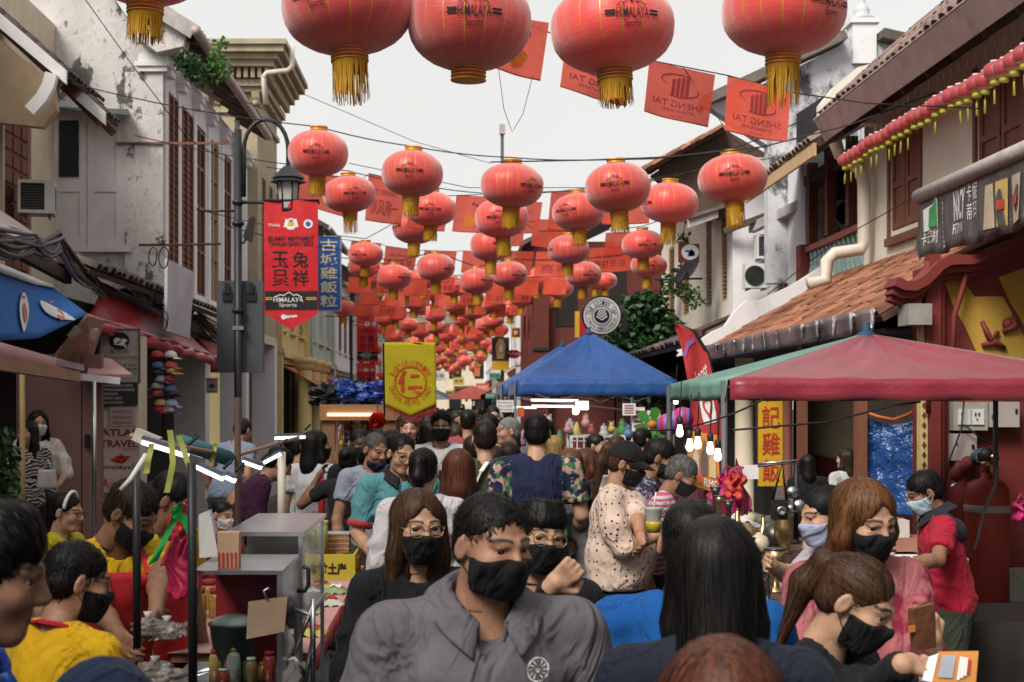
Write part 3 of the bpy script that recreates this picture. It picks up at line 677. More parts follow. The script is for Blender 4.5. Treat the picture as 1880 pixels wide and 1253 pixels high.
# red five-foot-way party wall with mural and curved coping
def red_wall():
 t=thing('wall','dark red party wall with yellow flaking mural and curved moulded coping','wall',(4.6,12.2,.14))
 Y=12.2
 w=MB();w.prism([(4.0,.14),(4.0,3.0),(4.25,3.12),(4.5,3.14),(5.2,3.3),(6.8,3.6),(6.8,.14)],'y',Y,Y+.25);w.build('wall_face',m_redwall,t)
 m_mural=M('yellow_mural_paint',(.48,.30,.05),.8,.25,3,.25,20,dirt=(((.42,.38,.33),2.4,.62,.05,.9,None),((.2,.1,.03),1.2,.58,.2,.5,None)))
 f=plane((0,Y-.004,0),(1,0,0),(0,0,1))
 def q(px,py):p=P(px,py,Y);return(p.x,p.z)
 m=MB();m.add([f(*q(*a),.012)for a in((1733,520),(1745,505),(1762,508),(1788,545),(1840,545),(1880,620),(1900,660),(1900,700),(1800,665),(1770,600),(1748,560))],[tuple(range(11))]);m.add([f(*q(*a),.012)for a in((1832,510),(1880,492),(1935,520),(1935,640),(1880,600),(1850,550))],[tuple(range(6))]);m.build('mural',m_mural,t)
 r=MB()
 for c in((1800,590,1815,625,1830,610),(1838,610,1860,600,1858,580),(1800,635,1822,628,1842,640)):
  r.tube([f(*q(c[0],c[1]),.03),f(*q(c[2],c[3]),.045),f(*q(c[4],c[5]),.03)],[.02,.035,.02],7)
 r.lathe([(.02,0),(.06,.02),(.04,.05),(0,.06)],f(*q(1850,596),.0),8,(0,-1,0));r.build('mural_relief',m_redwall,t)
 pts=[(1626,522),(1645,530),(1662,530),(1678,522),(1693,508),(1706,494),(1722,485),(1742,483),(1762,483),(1790,474),(1830,458),(1880,440),(1960,410)]
 for k,(dy,th,pr)in enumerate(((0,.07,.30),(14,.06,.22),(26,.05,.14))):
  c=MB();pp=[P(x,y+dy,Y)for x,y in pts]
  c.ribbon(pp,pr,th*1.15)
  c.build('coping',m_redwall,t)
 k=MB();a=P(1648,600,Y);b=P(1690,562,Y);k.bb(a.x,b.x,Y-.3,Y-.01,a.z,b.z);k.build('corbel',M('grey_cement',(.30,.28,.25),.9,.2,5,.5,30),t)
 c=MB();c.bb(P(1697,0,Y).x,P(1716,0,Y).x,Y-.16,Y-.001,.14,P(0,470,Y).z);c.build('half_column',m_redwall,t)
 c=MB();c.bb(P(1716,0,Y).x+.002,P(1727,0,Y).x,Y-.1,Y-.002,.14,P(0,500,Y).z);c.build('half_column',m_redwall,t)
 y=MB();y.bb(P(1683,0,Y).x,P(1696,0,Y).x,Y-.1,Y-.002,.14,P(0,566,Y).z);yy=y.build('tiled_strip',M('cream_yellow_tile',(.62,.52,.22),.5),t)
 d=MB()
 for k in range(9):
  p=P(1689.5,745+18*k,Y);d.add([(p.x-.02,Y-.104,p.z),(p.x,Y-.104,p.z-.035),(p.x+.02,Y-.104,p.z),(p.x,Y-.104,p.z+.035)],[(0,1,2,3)])
 d.build('diamond_print',m_redwall,yy)
 for x0,pts in((0,[(1704,480),(1704,620),(1705,760)]),(1,[(1778,470),(1770,520),(1752,580),(1747,700)])):
  k=MB();k.tube([P(a,b,Y-.14-.03*x0)for a,b in pts],.025,7);k.build('conduit',m_redwall,t)
red_wall()
# ================================================================== RIGHT: white gable behind, shuttered houses, brick house
def gable_house():
 t=thing('shophouse','weathered white gable wall with black mould and a stone finial above the roofs','house',(6.8,24.3,.14))
 Y=24.0
 def q(px,py):p=P(px,py,Y);return(p.x,p.z)
 w=MB();w.prism([q(1410,520),q(1410,268),q(1300,195),q(1390,160),q(1475,118),q(1545,82),q(1562,64),q(1606,64),q(1615,75),q(1690,92),q(1800,150),q(1800,520)],'y',Y,Y+.3);w.build('gable_wall',m_plaster2,t)
 for a,b in(((1290,190),(1545,70)),((1612,68),(1700,88)),((1700,88),(1810,150))):
  c=MB();c.bar(P(*a,Y-.02),P(*b,Y-.02),.6,.16);c.build('gable_coping',m_oldtile,t)
 p=MB();pc=P(1585,0,Y).x;z=P(0,64,Y).z;p.bb(pc-.2,pc+.2,Y-.08,Y+.32,z-.5,z+.18);p.bb(pc-.25,pc+.25,Y-.12,Y+.36,z+.18,z+.26);p.build('finial_pedestal',m_white,t)
 f=MB();f.lathe([(.2,0),(.22,.04),(.12,.1),(.14,.16),(.1,.24),(.05,.3),(.06,.34),(.02,.42),(0,.5)],(pc,Y+.1,z+.26),12);f.build('finial',m_plaster2,t)
 s=MB()
 for k in range(12):
  a=k*.62;r=.12-.008*k;s.lathe([(0,0),(.035,.01),(.03,.03),(0,.04)],(pc-.1+r*math.cos(a),Y-.01,P(0,95,Y).z+r*math.sin(a)),6,(0,-1,0))
 s.build('scroll_moulding',m_plaster2,t)
 b=MB();b.prism([q(1462,210),q(1530,165),q(1530,290),q(1462,290)],'y',Y-.03,Y-.001);b.build('black_render_patch',M('black_mould_render',(.03,.03,.033),.95,.4,2,.4,15,dirt=(((.45,.46,.5),2.5,.60,.1,.8,None),)),t)
gable_house()
def right_white():
 t=thing('shophouse','white house with tan louvred shutters and timber gable on the right','house',(5.2,28,.14))
 wall_x(t,m_white,5.6,22.8,25.2,3.3,6.0,.3,[(24.0,24.75,3.75,5.25)])
 louvre(t,m_tan,5.66,24.0,24.75,3.75,5.25,1,2,.05,22)
 w=MB();w.bb(4.9,5.6,25.2,25.45,3.2,6.2);w.build('return_wall',m_white,t)
 wins=[(25.75,26.3,3.7,5.6),(27.3,27.95,3.7,5.6),(30.0,30.8,3.7,5.4),(32,32.9,3.7,5.4)]
 wall_x(t,m_cream,4.9,25.45,34,3.2,6.2,.3,wins)
 for w_ in wins:louvre(t,m_tan,4.96,*w_,1,1,.05,24)
 b=MB();b.bb(5.5,5.7,25.5,34,.14,6);b.build('room_shade_panel',m_dark,t)
 b=MB();b.bb(5.95,6.1,22.8,25.1,.14,6);b.build('room_shade_panel',m_dark,t)
 Y=26.0
 def q(px,py):p=P(px,py,Y);return(p.x,p.z)
 g=MB();g.prism([q(1190,328),q(1322,245),q(1400,290),q(1400,420),q(1275,400)],'y',Y-.4,Y-.2);g.build('gable_boards',m_darkwood,t)
 r=MB();r.slab([P(1168,322,Y-.8),P(1330,236,Y-.8),P(1330,236,Y+7),P(1168,322,Y+7)],.08);r.build('roof_deck',m_darkwood,t)
 d0,d1=P(1172,316,Y-.75),P(1328,233,Y-.75);me=tile_mesh('roof_tile',.3,.22,.07,m_tile);base=wm(t).translation
 ang=math.atan2(d1.z-d0.z,d1.x-d0.x)
 for j in range(7):
  for i in range(9):
   p=d0.lerp(d1,(i+1)/9)+Vector((0,j*.24,.0));put('roof_tile',me,t,p-base,(0,ang+.08,math.pi))
 b=MB();b.slab([P(1262,420,24.9),P(1318,400,24.9),P(1318,380,24.9),P(1262,402,24.9)],.06);b.build('eave_board',m_greywood,t)
 b=MB();b.slab([P(1262,400,24.8),P(1330,378,24.8),P(1330,378,30),P(1290,402,30)],.06);b.build('lower_eave',m_oldtile,t)
 k=MB();k.bar(P(1380,420,25),P(1520,352,22.5),.12,.16);k.build('timber_strut',m_greywood,t)
 k=MB();k.bar(P(1330,425,25),P(1450,380,24.5),.1,.1);k.build('timber_strut',m_darkwood,t)
 s=MB();s.slab([(3.65,21.25,2.75),(3.65,33,2.75),(5.6,33,3.45),(5.6,21.25,3.45)],.07);s.build('lean_to_deck',m_darkwood,t)
 tiled_slope(t,tile_mesh('lean_to_tile',.34,.3,.07,m_oldtile),3.66,2.8,5.5,3.5,21.3,30,.3,.3,180,'lean_to_tile',9)
 c=MB();c.bar((3.6,21.25,2.88),(5.55,25.1,3.62),.14,.1);c.build('ridge_roll',m_darkwood,t)
 s=MB();s.bb(4.6,4.75,21.3,34,.14,2.8);s.build('shopfront',m_dark,t)
right_white()
for i,(px,py,y,w,h,lb,fan)in enumerate(((1403,476,24.9,.3,.42,'small grey air conditioner high on the white wall by the tan shutter',False),(1388,530,24.6,.42,.42,'white outdoor air conditioner on brackets on the lower part of the white wall',True),(1557,420,21.6,.5,.42,'white air conditioner inside the timber balcony',True))):
 aircon('air_conditioner',lb,P(px,py,y),w,h,.3,fan=fan)
def brick_house():
 t=thing('shophouse','dark red brick house with square brick pier behind the blue tents','house',(3.6,42,.14))
 Y=42.0
 w=MB();w.bb(P(1004,0,Y).x,6.5,Y,Y+.3,.14,6.6);w.build('brick_wall',m_brick,t)
 p=MB();p.bb(P(978,0,Y).x,P(1006,0,Y).x,Y-.35,Y+.29,.14,6.4);p.build('brick_pier',m_brick,t)
 o=MB();o.bb(P(1020,0,Y).x,P(1060,0,Y).x,Y-.02,Y-.001,P(0,600,Y).z,P(0,480,Y).z);o.bb(P(1110,0,Y).x,P(1150,0,Y).x,Y-.02,Y-.001,P(0,600,Y).z,P(0,480,Y).z);o.build('window',m_dark,t)
 wall_x(t,m_redwall,P(980,0,Y).x+.05,Y+.3,52,.14,6.6,.3,[(45,46.5,3.8,5.6),(48,49.5,3.8,5.6)])
 r=MB();r.slab([(1.9,41.4,6.5),(1.9,52,6.5),(5.5,52,8.2),(5.5,41.4,8.2)],.12);r.build('roof_deck',m_oldtile,t)
 e=MB();e.slab([P(1035,640,38),P(1150,590,38),P(1150,590,41.9),P(1035,640,41.9)],.1);e.build('porch_roof',m_oldtile,t)
 b=MB();b.bb(P(978,0,Y).x-.03,P(1004,0,Y).x+.05,Y-.4,Y-.36,P(0,645,Y).z,P(0,640,Y).z);b.build('iron_band',m_iron,t)
brick_house()
row_house('white old house beyond the brick pier, right of the far street',1,2.3,52.1,62,6.6,m_white,m_brownwood,m_oldtile,4,seed=11,aw=m_aworange)
row_house('cream house with green awning far down the street on the right',1,2.2,62.1,76,7.0,m_cream,m_tan,m_oldtile,5,seed=12,aw=m_awgreen)
row_house('grey house farthest down the street on the right',1,2.0,76.1,100,6.6,m_white,m_tan,m_oldtile,6,seed=13,aw=m_awred)
def end_house():
 t=thing('house','pale house closing the far end of the street','house',(0,118,0))
 w=MB();w.bb(-8,6,118,119,0,7.5);w.build('wall',m_oldcream,t)
 for i in range(6):
  for z in(3.8,.6):
   g=MB();x=-7+2.1*i;g.bb(x,x+1,117.95,117.999,z,z+2);g.build('window',m_glassdark,t)
 r=MB();r.prism([(117,7.4),(119.5,9.5),(122,7.4)],'x',-8.3,6.3);r.build('roof',m_oldtile,t)
end_house()
# bush behind the blue tents
leafy('tree','dark leafy small tree behind the blue tents beside the red wall','tree',(3.6,30,.14),[(P(1170,570,30),.4),(P(1195,560,30),.35),(P(1150,610,30),.5),(P(1185,640,30),.65),(P(1215,600,30),.4),(P(1140,650,30),.55),(P(1195,690,30),.7)],m_leafd,5200,.14,seed=5,names=('crown','trunk'))
leafy('vine','pale green vine climbing the cream wall above the small tree','plant',P(1245,545,27),[(P(1245,500,27),.16),(P(1252,440,27),.14),(P(1240,530,27),.22),(P(1262,535,27),.2),(P(1225,520,27),.2),(P(1258,400,27),.1),(P(1275,548,27),.2)],m_fern,420,.09,seed=6)
# ================================================================== lanterns
def _sheen(m,w,rough=.4,tint=(1,.75,.75)):
 b=next(n for n in m.node_tree.nodes if n.type=='BSDF_PRINCIPLED')
 b.inputs['Sheen Weight'].default_value=w;b.inputs['Sheen Roughness'].default_value=rough;b.inputs['Sheen Tint'].default_value=(*tint,1);return m
m_red=_sheen(M('lantern_red_satin',(.84,.055,.045),.45,.14,3,.35,22,trans=.2,spec=.6,rnd=.24,stretch=(.4,.4,3)),1.0,.55,(1,.9,.9))
m_gold=M('gold_trim',(.62,.30,.04),.42,.2,10,.1,40,metal=.3)
m_tassel=M('yellow_tassel',(.62,.33,.02),.75,.25,20,.3,60,trans=.25,stretch=(4,4,.4),rnd=.1)
m_ink=M('black_print',(.015,.012,.014),.7,.1,5,0)
m_inkred=M('dark_red_print',(.22,.015,.018),.7,.1,5,0)
m_wprint=M('white_print',(.72,.71,.70),.7,.08,5,0)
ORD=['first','second','third','fourth','fifth','sixth','seventh','eighth','ninth','tenth','eleventh','twelfth','thirteenth','fourteenth','fifteenth','sixteenth','seventeenth','eighteenth','nineteenth','twentieth','twenty-first','twenty-second','twenty-third','twenty-fourth','twenty-fifth','twenty-sixth','twenty-seventh','twenty-eighth']
LR,LH=.4,.29
def lprof(z):
 q=min(1,abs(z)/LH);return max(.105,LR*(1-q**2.35)**.5 if q<1 else 0)
def lantern_meshes():
 out={}
 mb=MB();nr=18;n=nr*4;rows=16;vs=[];fs=[]
 for j in range(rows+1):
  a=-math.pi/2+math.pi*j/rows;z=LH*math.sin(a)*.985;r=lprof(z)
  for k in range(n):
   ph=(k%4)/4;t=2*math.pi*(k//4+(0,.06,.36,.70)[k%4])/nr
   rr=r*(1 if k%4>=2 else .984);vs.append((rr*math.cos(t),rr*math.sin(t),z))
 mb.smooth=True
 for j in range(rows):
  for k in range(n):
   mb.mi=1 if k%4==0 else 0
   q=(j*n+k,j*n+(k+1)%n,(j+1)*n+(k+1)%n,(j+1)*n+k);fs.append(q);mb.f.append(q);mb.m.append(mb.mi);mb.sm.append(True)
 mb.v=vs;out['globe']=(mb,[m_red,m_gold])
 c=MB();c.lathe([(.0,0),(.115,0),(.115,.018),(.108,.02),(.108,.035),(.117,.037),(.117,.055),(.0,.055)],(0,0,LH-.01),20);out['top_cap']=(c,[m_gold])
 c=MB();c.mat(1).lathe([(.108,-.07),(.108,0)],(0,0,-LH+.012),20)
 for z in(-.068,-.045,-.022,-.002):c.mat(0).lathe([(.108,-.006),(.116,-.004),(.116,.004),(.108,.006)],(0,0,-LH+.01+z),20)
 out['bottom_cap']=(c,[m_gold,m_red])
 rg=random.Random(5)
 for nm,L,gap in(('tassel',.25,.12),('tassel2',.27,.4),('tassel3',.2,.03)):
  c=MB();N=120
  for k in range(N):
   if rg.random()<gap*.6:continue
   a=2*math.pi*k/N;r0=.107;l=L*(rg.uniform(.88,1.03)if rg.random()>gap else rg.uniform(.3,.7));w=.0036
   dx,dy=-math.sin(a)*w,math.cos(a)*w;x,y=r0*math.cos(a),r0*math.sin(a);sx=rg.uniform(-.012,.012);sy=rg.uniform(-.012,.012);z0=-LH-.055
   c.add([(x-dx,y-dy,z0),(x+dx,y+dy,z0),(x+dx+sx*.5,y+dy+sy*.5,z0-l*.6),(x-dx+sx*.5,y-dy+sy*.5,z0-l*.6),(x+dx*.8+sx,y+dy*.8+sy,z0-l),(x-dx*.8+sx,y-dy*.8+sy,z0-l)],[(0,1,2,3),(3,2,4,5)])
  c.lathe([(.106,-.001),(.104,-.06)],(0,0,-LH-.055),20);out[nm]=(c,[m_tassel])
 def sph(u,v,l):
  r=lprof(v)+l;a=-math.pi/2+u/LR;return(r*math.cos(a),r*math.sin(a),v)
 c=MB()
 for turn in(0,math.pi):
  f=(lambda u,v,l,tn=turn:(lambda p:(p[0]*math.cos(tn)-p[1]*math.sin(tn),p[0]*math.sin(tn)+p[1]*math.cos(tn),p[2]))(sph(u,v,l)))
  c.text('HIMALAYA',(-.105,-.055,.105,.013),f,.007,.12,.004);c.mat(0)
  c.text('Sports',(-.055,-.118,.055,-.068),f,.007,.12)
  for s in(-1,1):
   for v0 in(-.037,-.015):c.flat([rect(s*.125-.032+s*.018,v0,s*.125+.032+s*.018,v0+.014)],f,.008)
  DZ=-.067;pk=[(x_,y_+DZ)for x_,y_ in[(-.1,.092),(-.07,.118),(-.055,.108),(-.01,.158),(.015,.128),(.035,.138),(.09,.092),(.078,.092),(.034,.124),(.014,.115),(-.01,.142),(-.054,.096),(-.07,.106),(-.088,.092)]]
  for a,b in zip(pk[:6],pk[1:7]):
   c.flat([[(a[0],a[1]-.008),(b[0],b[1]-.008),b,a]],f,.008)
  c.flat([[(x_,y_+DZ)for x_,y_ in q_]for q_ in([(-.02,.12),(-.005,.105),(.005,.125),(-.008,.13)],[(.02,.105),(.04,.1),(.035,.118)],[(-.07,.1),(-.055,.092),(-.052,.105)])],f,.008)
 out['lettering']=(c,[m_ink])
 res={}
 for k,(b,ms)in out.items():
  me=bpy.data.meshes.new('lantern_'+k);me.from_pydata(b.v,[],b.f);[me.materials.append(m)for m in ms]
  me.polygons.foreach_set('material_index',b.m);me.polygons.foreach_set('use_smooth',b.sm);res[k]=me
 return res
LM=lantern_meshes()
# (row distance, row phrase, [(px, py of the globe's middle, width in px, turn of the print in degrees, tassel)])
LROWS=[
(9.0,'nearest row',[(268,-78,236,10,'tassel3'),(638,15,240,-24,'tassel'),(862,42,232,4,None),(1124,53,230,12,'tassel3'),(1439,20,224,35,'tassel2')]),
(18.0,'second row',[(584,282,112,2,'tassel3'),(757,319,114,-4,'tassel3'),(940,341,118,40,'tassel3'),(1134,345,122,-12,'tassel3'),(1345,328,126,-8,'tassel')]),
(21.5,'third row',[(641,357,97,18,'tassel2'),(792,384,92,-2,'tassel3'),(921,400,100,-10,'tassel3'),(1062,390,97,-35,'tassel3'),(1229,373,106,-70,'tassel')]),
(26.5,'fourth row',[(761,420,80,120,'tassel3'),(901,451,78,30,'tassel3'),(1044,459,78,100,'tassel3'),(1180,449,76,6,'tassel3'),(671,467,65,-20,'tassel3')]),
(30.5,'fifth row',[(800,491,70,50,'tassel3'),(935,504,66,30,'tassel3'),(1071,504,66,20,'tassel3'),(1191,488,67,10,'tassel3'),(667,490,60,90,'tassel3'),(723,509,64,40,'tassel3'),(875,517,62,40,'tassel3')]),
(36.0,'sixth row',[(697,508,58,100,'tassel3'),(775,512,56,80,'tassel3'),(834,528,50,30,'tassel3'),(985,513,52,-20,'tassel3'),(1026,527,54,100,'tassel3'),(1110,516,46,40,'tassel3'),(1094,514,44,80,'tassel3')]),
(42.0,'seventh row',[(745,530,46,80,'tassel3'),(797,536,46,90,'tassel3'),(866,546,46,20,'tassel3'),(958,547,46,30,'tassel3'),(918,531,46,100,'tassel3'),(1004,553,38,70,'tassel3'),(632,566,42,110,'tassel3')]),
(49.0,'eighth row',[(727,575,42,-10,'tassel3'),(798,577,42,0,'tassel3'),(867,573,42,0,'tassel3'),(938,567,42,5,'tassel3'),(705,586,36,90,'tassel3'),(905,590,38,50,'tassel3')]),
(56.0,'ninth row',[(773,607,38,0,'tassel3'),(821,614,38,30,'tassel3'),(876,615,38,20,'tassel3'),(914,606,38,90,'tassel3'),(724,620,34,40,'tassel3'),(848,601,34,60,'tassel3')]),
(68.0,'tenth row',[(838,634,28,40,'tassel3'),(872,637,27,30,'tassel3'),(707,606,30,60,'tassel3'),(690,642,26,30,'tassel3'),(806,640,26,0,'tassel3'),(858,628,26,0,'tassel3')]),
(82.0,'eleventh row',[(812,660,22,0,'tassel3'),(848,650,22,0,'tassel3'),(862,660,20,40,'tassel3'),(690,665,24,0,'tassel3'),(700,690,22,50,'tassel3')]),
(100.0,'farthest row',[(831,679,20,0,'tassel3'),(818,672,17,0,'tassel3'),(846,668,16,0,'tassel3'),(803,676,16,20,'tassel3')]),
(46.0,'twelfth string',[(760,553,44,30,'tassel3'),(835,560,44,0,'tassel3'),(905,556,44,60,'tassel3'),(984,532,44,20,'tassel3')]),
(52.5,'thirteenth string',[(750,597,38,0,'tassel3'),(800,601,38,80,'tassel3'),(848,586,38,10,'tassel3'),(892,596,38,0,'tassel3'),(716,560,38,0,'tassel3')]),
(62.0,'fourteenth string',[(760,630,32,0,'tassel3'),(795,625,32,80,'tassel3'),(850,622,32,10,'tassel3'),(890,632,32,0,'tassel3'),(908,642,30,0,'tassel3')]),
(75.0,'fifteenth string',[(785,650,26,0,'tassel3'),(825,646,26,80,'tassel3'),(852,663,26,10,'tassel3'),(882,656,26,0,'tassel3'),(815,628,26,0,'tassel3')]),
(92.0,'sixteenth string',[(800,666,20,0,'tassel3'),(840,673,20,10,'tassel3'),(870,676,20,0,'tassel3')]),
]
def lanterns():
 rg=random.Random(11);nc=0
 for Y,row,items in LROWS:
  items=sorted(items);hang=[]
  for i,(px,py,w,turn,tas)in enumerate(items):
   s=w*Y/F/(2*LR);p=P(px,py,Y+rg.uniform(-.1,.1))
   size='big' if Y<12 else('red' if Y>40 else 'round')
   lb='%s red lantern with black print, %s from the left in the %s'%(size if size!='red' else 'small',ORD[i],row)
   if tas is None:lb='big red lantern without a tassel, in the middle of the nearest row'
   t=bpy.data.objects.new('lantern',None);COL.objects.link(t);t.empty_display_size=.1
   t.location=p;t.scale=(s*rg.uniform(.98,1.02),s*rg.uniform(.96,1.03),s*rg.uniform(.94,1.05));t.rotation_euler=(rg.uniform(-.08,.08),rg.uniform(-.08,.08),R(turn))
   tag(t,lb,'lantern','red lanterns strung over the street')
   for k in('globe','top_cap','bottom_cap','lettering')+((tas,)if tas else()):
    o=bpy.data.objects.new('tassel' if k.startswith('tassel')else k,LM[k]);COL.objects.link(o);o.parent=t
    if k.startswith('tassel'):o.scale=(1,1,rg.uniform(.85,1.1));o.location.z=(o.scale.z-1)*(LH+.055)
   hang.append(p+Vector((0,0,(LH+.06)*s)))
  xl,xr=(-4.9,4.7 if Y<42 else 2.3)
  pts=[Vector((xl,Y,hang[0].z+.55))]
  allp=[pts[0]]+hang+[Vector((xr,Y,hang[-1].z+.5))]
  path=[]
  for a,b in zip(allp,allp[1:]):path+=sag(a,b,.02*(b-a).length,6)[:-1]
  path.append(allp[-1])
  tag(MB().tube(path,.008 if Y<30 else .012,5).build('cable',m_cable),'thin black cable carrying the %s of red lanterns'%row,'cable','cables across the street')
lanterns()
# ================================================================== red flags
m_flag=M('orange_red_flag',(.88,.13,.075),.65,.14,3,.3,9,trans=.62,alpha=.96,rnd=.2,bdist=.03)
m_flago=M('gold_flag_print',(.70,.22,.03),.65,.3,8,0,trans=.4)
def flag(tl,tr,br,bl,Y,label,art=None,seed=0):
 rg=random.Random(seed);a,b,c,d=(P(*q,Y+e)for q,e in((tl,0),(tr,rg.uniform(-.15,.15)),(br,rg.uniform(-.15,.2)),(bl,rg.uniform(-.1,.2))))
 t=thing('flag',label,'flag',(a+b)/2,0,'red flags strung over the street');ph=rg.uniform(0,6);am=(b-a).length*.022
 def f(u,v,l=0.0):
  p=a.lerp(b,u).lerp(d.lerp(c,u),v);return p+Vector((0,am*math.sin(u*7+ph+v*2.5)*(.3+v)-l,-am*.9*math.sin(math.pi*u)*v))
 MB().sheet(f,10,8).build('cloth',m_flag,t)
 e=MB();
 for k in range(10):
  for(u0,u1,v0,v1)in((k/10,(k+1)/10,.975,.985),):e.add([f(u0,v0,.002),f(u1,v0,.002),f(u1,1,.002),f(u0,1,.002)],[(0,1,2,3)])
 e.build('hem',m_inkred,t)
 if art:
  k=MB();g=lambda x,y,l=.003:f(1-x,1-y,l)
  if art[0]=='tower':
   tx=lambda s,bx:k.text(s,bx,g,.004)
   tx('SHENG TAI',(.12,.24,.88,.36));tx('INTERNATIONAL',(.25,.15,.75,.205));tx('S D N  B H D',(.4,.06,.6,.10))
   for i in range(4):k.flat([[(.36+.07*i,.46),(.41+.07*i,.45),(.41+.07*i,.84-.03*i),(.36+.07*i,.86-.03*i)]],g,.004)
   for(cx,cy,a0,a1)in((.5,.56,150,300),(.5,.74,-50,120)):
    for q in range(9):
     t0,t1=R(a0+(a1-a0)*q/9),R(a0+(a1-a0)*(q+1)/9);w0=.012+.02*math.sin(math.pi*q/9)
     k.flat([[(cx+.3*math.cos(t0),cy+.13*math.sin(t0)),(cx+.3*math.cos(t1),cy+.13*math.sin(t1)),(cx+(.3-w0)*math.cos(t1),cy+(.13-w0)*math.sin(t1)),(cx+(.3-w0)*math.cos(t0),cy+(.13-w0)*math.sin(t0))]],g,.004)
  elif art[0]=='words':
   k.text(art[1],(.12,.16,.88,.5),g,.004);k.text('TAHUN BARU CINA',(.2,.6,.85,.72),g,.004)
  else:
   for(x,y,r)in((.55,.3,.16),(.45,.36,.1),(.65,.42,.07),(.6,.2,.08)):k.flat([disc(x,y,r,12)],g,.004)
   k.build('print',m_flago,t);k=MB();k.flat([disc(.4,.75,.05,8),disc(.5,.78,.05,8)],g,.004)
  k.build('print',m_inkred,t)
 return t
flag((928,30),(1008,42),(992,150),(905,125),12.4,'red flag with a gold ornament, leftmost in the nearest flag string',('gold',),1)
flag((1040,72),(1162,106),(1150,196),(1028,160),12.4,'red flag half hidden behind the fourth big lantern',('tower',),2)
flag((1192,111),(1313,138),(1300,234),(1182,205),12.4,'red flag with a tower emblem between the two big lanterns at the right',('tower',),3)
flag((1336,139),(1452,170),(1445,262),(1330,241),12.4,'red flag with a tower emblem, rightmost in the nearest flag string',('tower',),4)
tag(MB().tube([P(760,-30,12.4),P(928,30,12.4),P(1040,72,12.4),P(1192,111,12.4),P(1336,139,12.4),P(1452,170,12.4),P(1590,190,12.4),P(1800,200,12.2)],.006,5).build('bunting_line',m_cable),'thin cord holding the nearest string of red flags','cord')
FROWS=[(22.6,[((548,315),(665,330),(655,405),(545,370),None),((677,319),(746,334),(736,412),(670,405),('words','一帆风顺')),((754,350),(826,360),(816,426),(746,418),None),((838,358),(905,362),(895,428),(830,425),('gold',)),((912,365),(996,372),(988,428),(905,428),('words','大吉')),((1012,352),(1092,350),(1084,424),(1005,422),('words','万事如意')),((1108,350),(1196,330),(1192,410),(1105,412),None)]),
(31.8,[((645,442),(700,448),(695,490),(640,486),None),((708,452),(767,460),(760,497),(703,492),('words','财源广进')),((779,460),(839,462),(833,499),(775,496),None),((850,461),(916,463),(909,503),(846,501),None),((922,461),(980,462),(974,506),(918,506),None),((985,462),(1062,458),(1058,510),(980,508),('words','恭喜')),((1082,456),(1160,452),(1156,498),(1078,500),('words','新年快樂')),((978,402),(1040,405),(1035,458),(975,452),None),((1112,428),(1172,425),(1168,472),(1108,474),None),((930,420),(962,418),(960,452),(926,452),None)])]
def flags():
 for Y,items in FROWS:
  items=sorted(items)
  for i,(a,b,c,d,art)in enumerate(items):
   flag(a,b,c,d,Y,'red square flag, %s from the left among the %s flags'%(ORD[i],'mid-sized' if Y<25 else 'smaller'),art,int(Y*10)+i)
  tag(MB().tube([P(a[0]-60,a[1]-8,Y)if i==0 else P(a[0],a[1],Y)for i,a in enumerate([items[0][0]]+[x for it in items if it[0][1]<items[0][0][1]+40 and it[0][1]>items[0][0][1]-5 for x in(it[0],it[1])])]+[Vector((4.7,Y,P(0,330 if Y<25 else 440,Y).z))],.007,5).build('bunting_line',m_cable),'cord of the %s red flags over the street'%('mid-sized' if Y<25 else 'smaller'),'cord')
 rg=random.Random(4)
 rows=[(34.3,510,640,1000,42),(40.5,552,650,700,36),(37.5,532,660,940,38),(46,560,680,960,30),(54,594,700,930,27),(66,625,720,900,22),(86,655,760,880,16)]
 for r,(Y,py,x0,x1,w)in enumerate(rows):
  x=x0;k=0
  while x<x1:
   h=w*.72;y=py+rg.uniform(-4,4)
   flag((x,y),(x+w,y+rg.uniform(-2,2)),(x+w-2,y+h),(x-2,y+h),Y,'small red flag, %s from the left in the %s far flag string'%(ORD[k],ORD[r]),('words','新春大吉')if rg.random()<.3 else None,r*50+k)
   x+=w*1.22;k+=1
  tag(MB().tube(sag(P(x0-40,py-6,Y),P(x1+30,py-3,Y),.1),.01,4).build('bunting_line',m_cable),'cord of the %s far string of small red flags'%ORD[r],'cord')
flags()
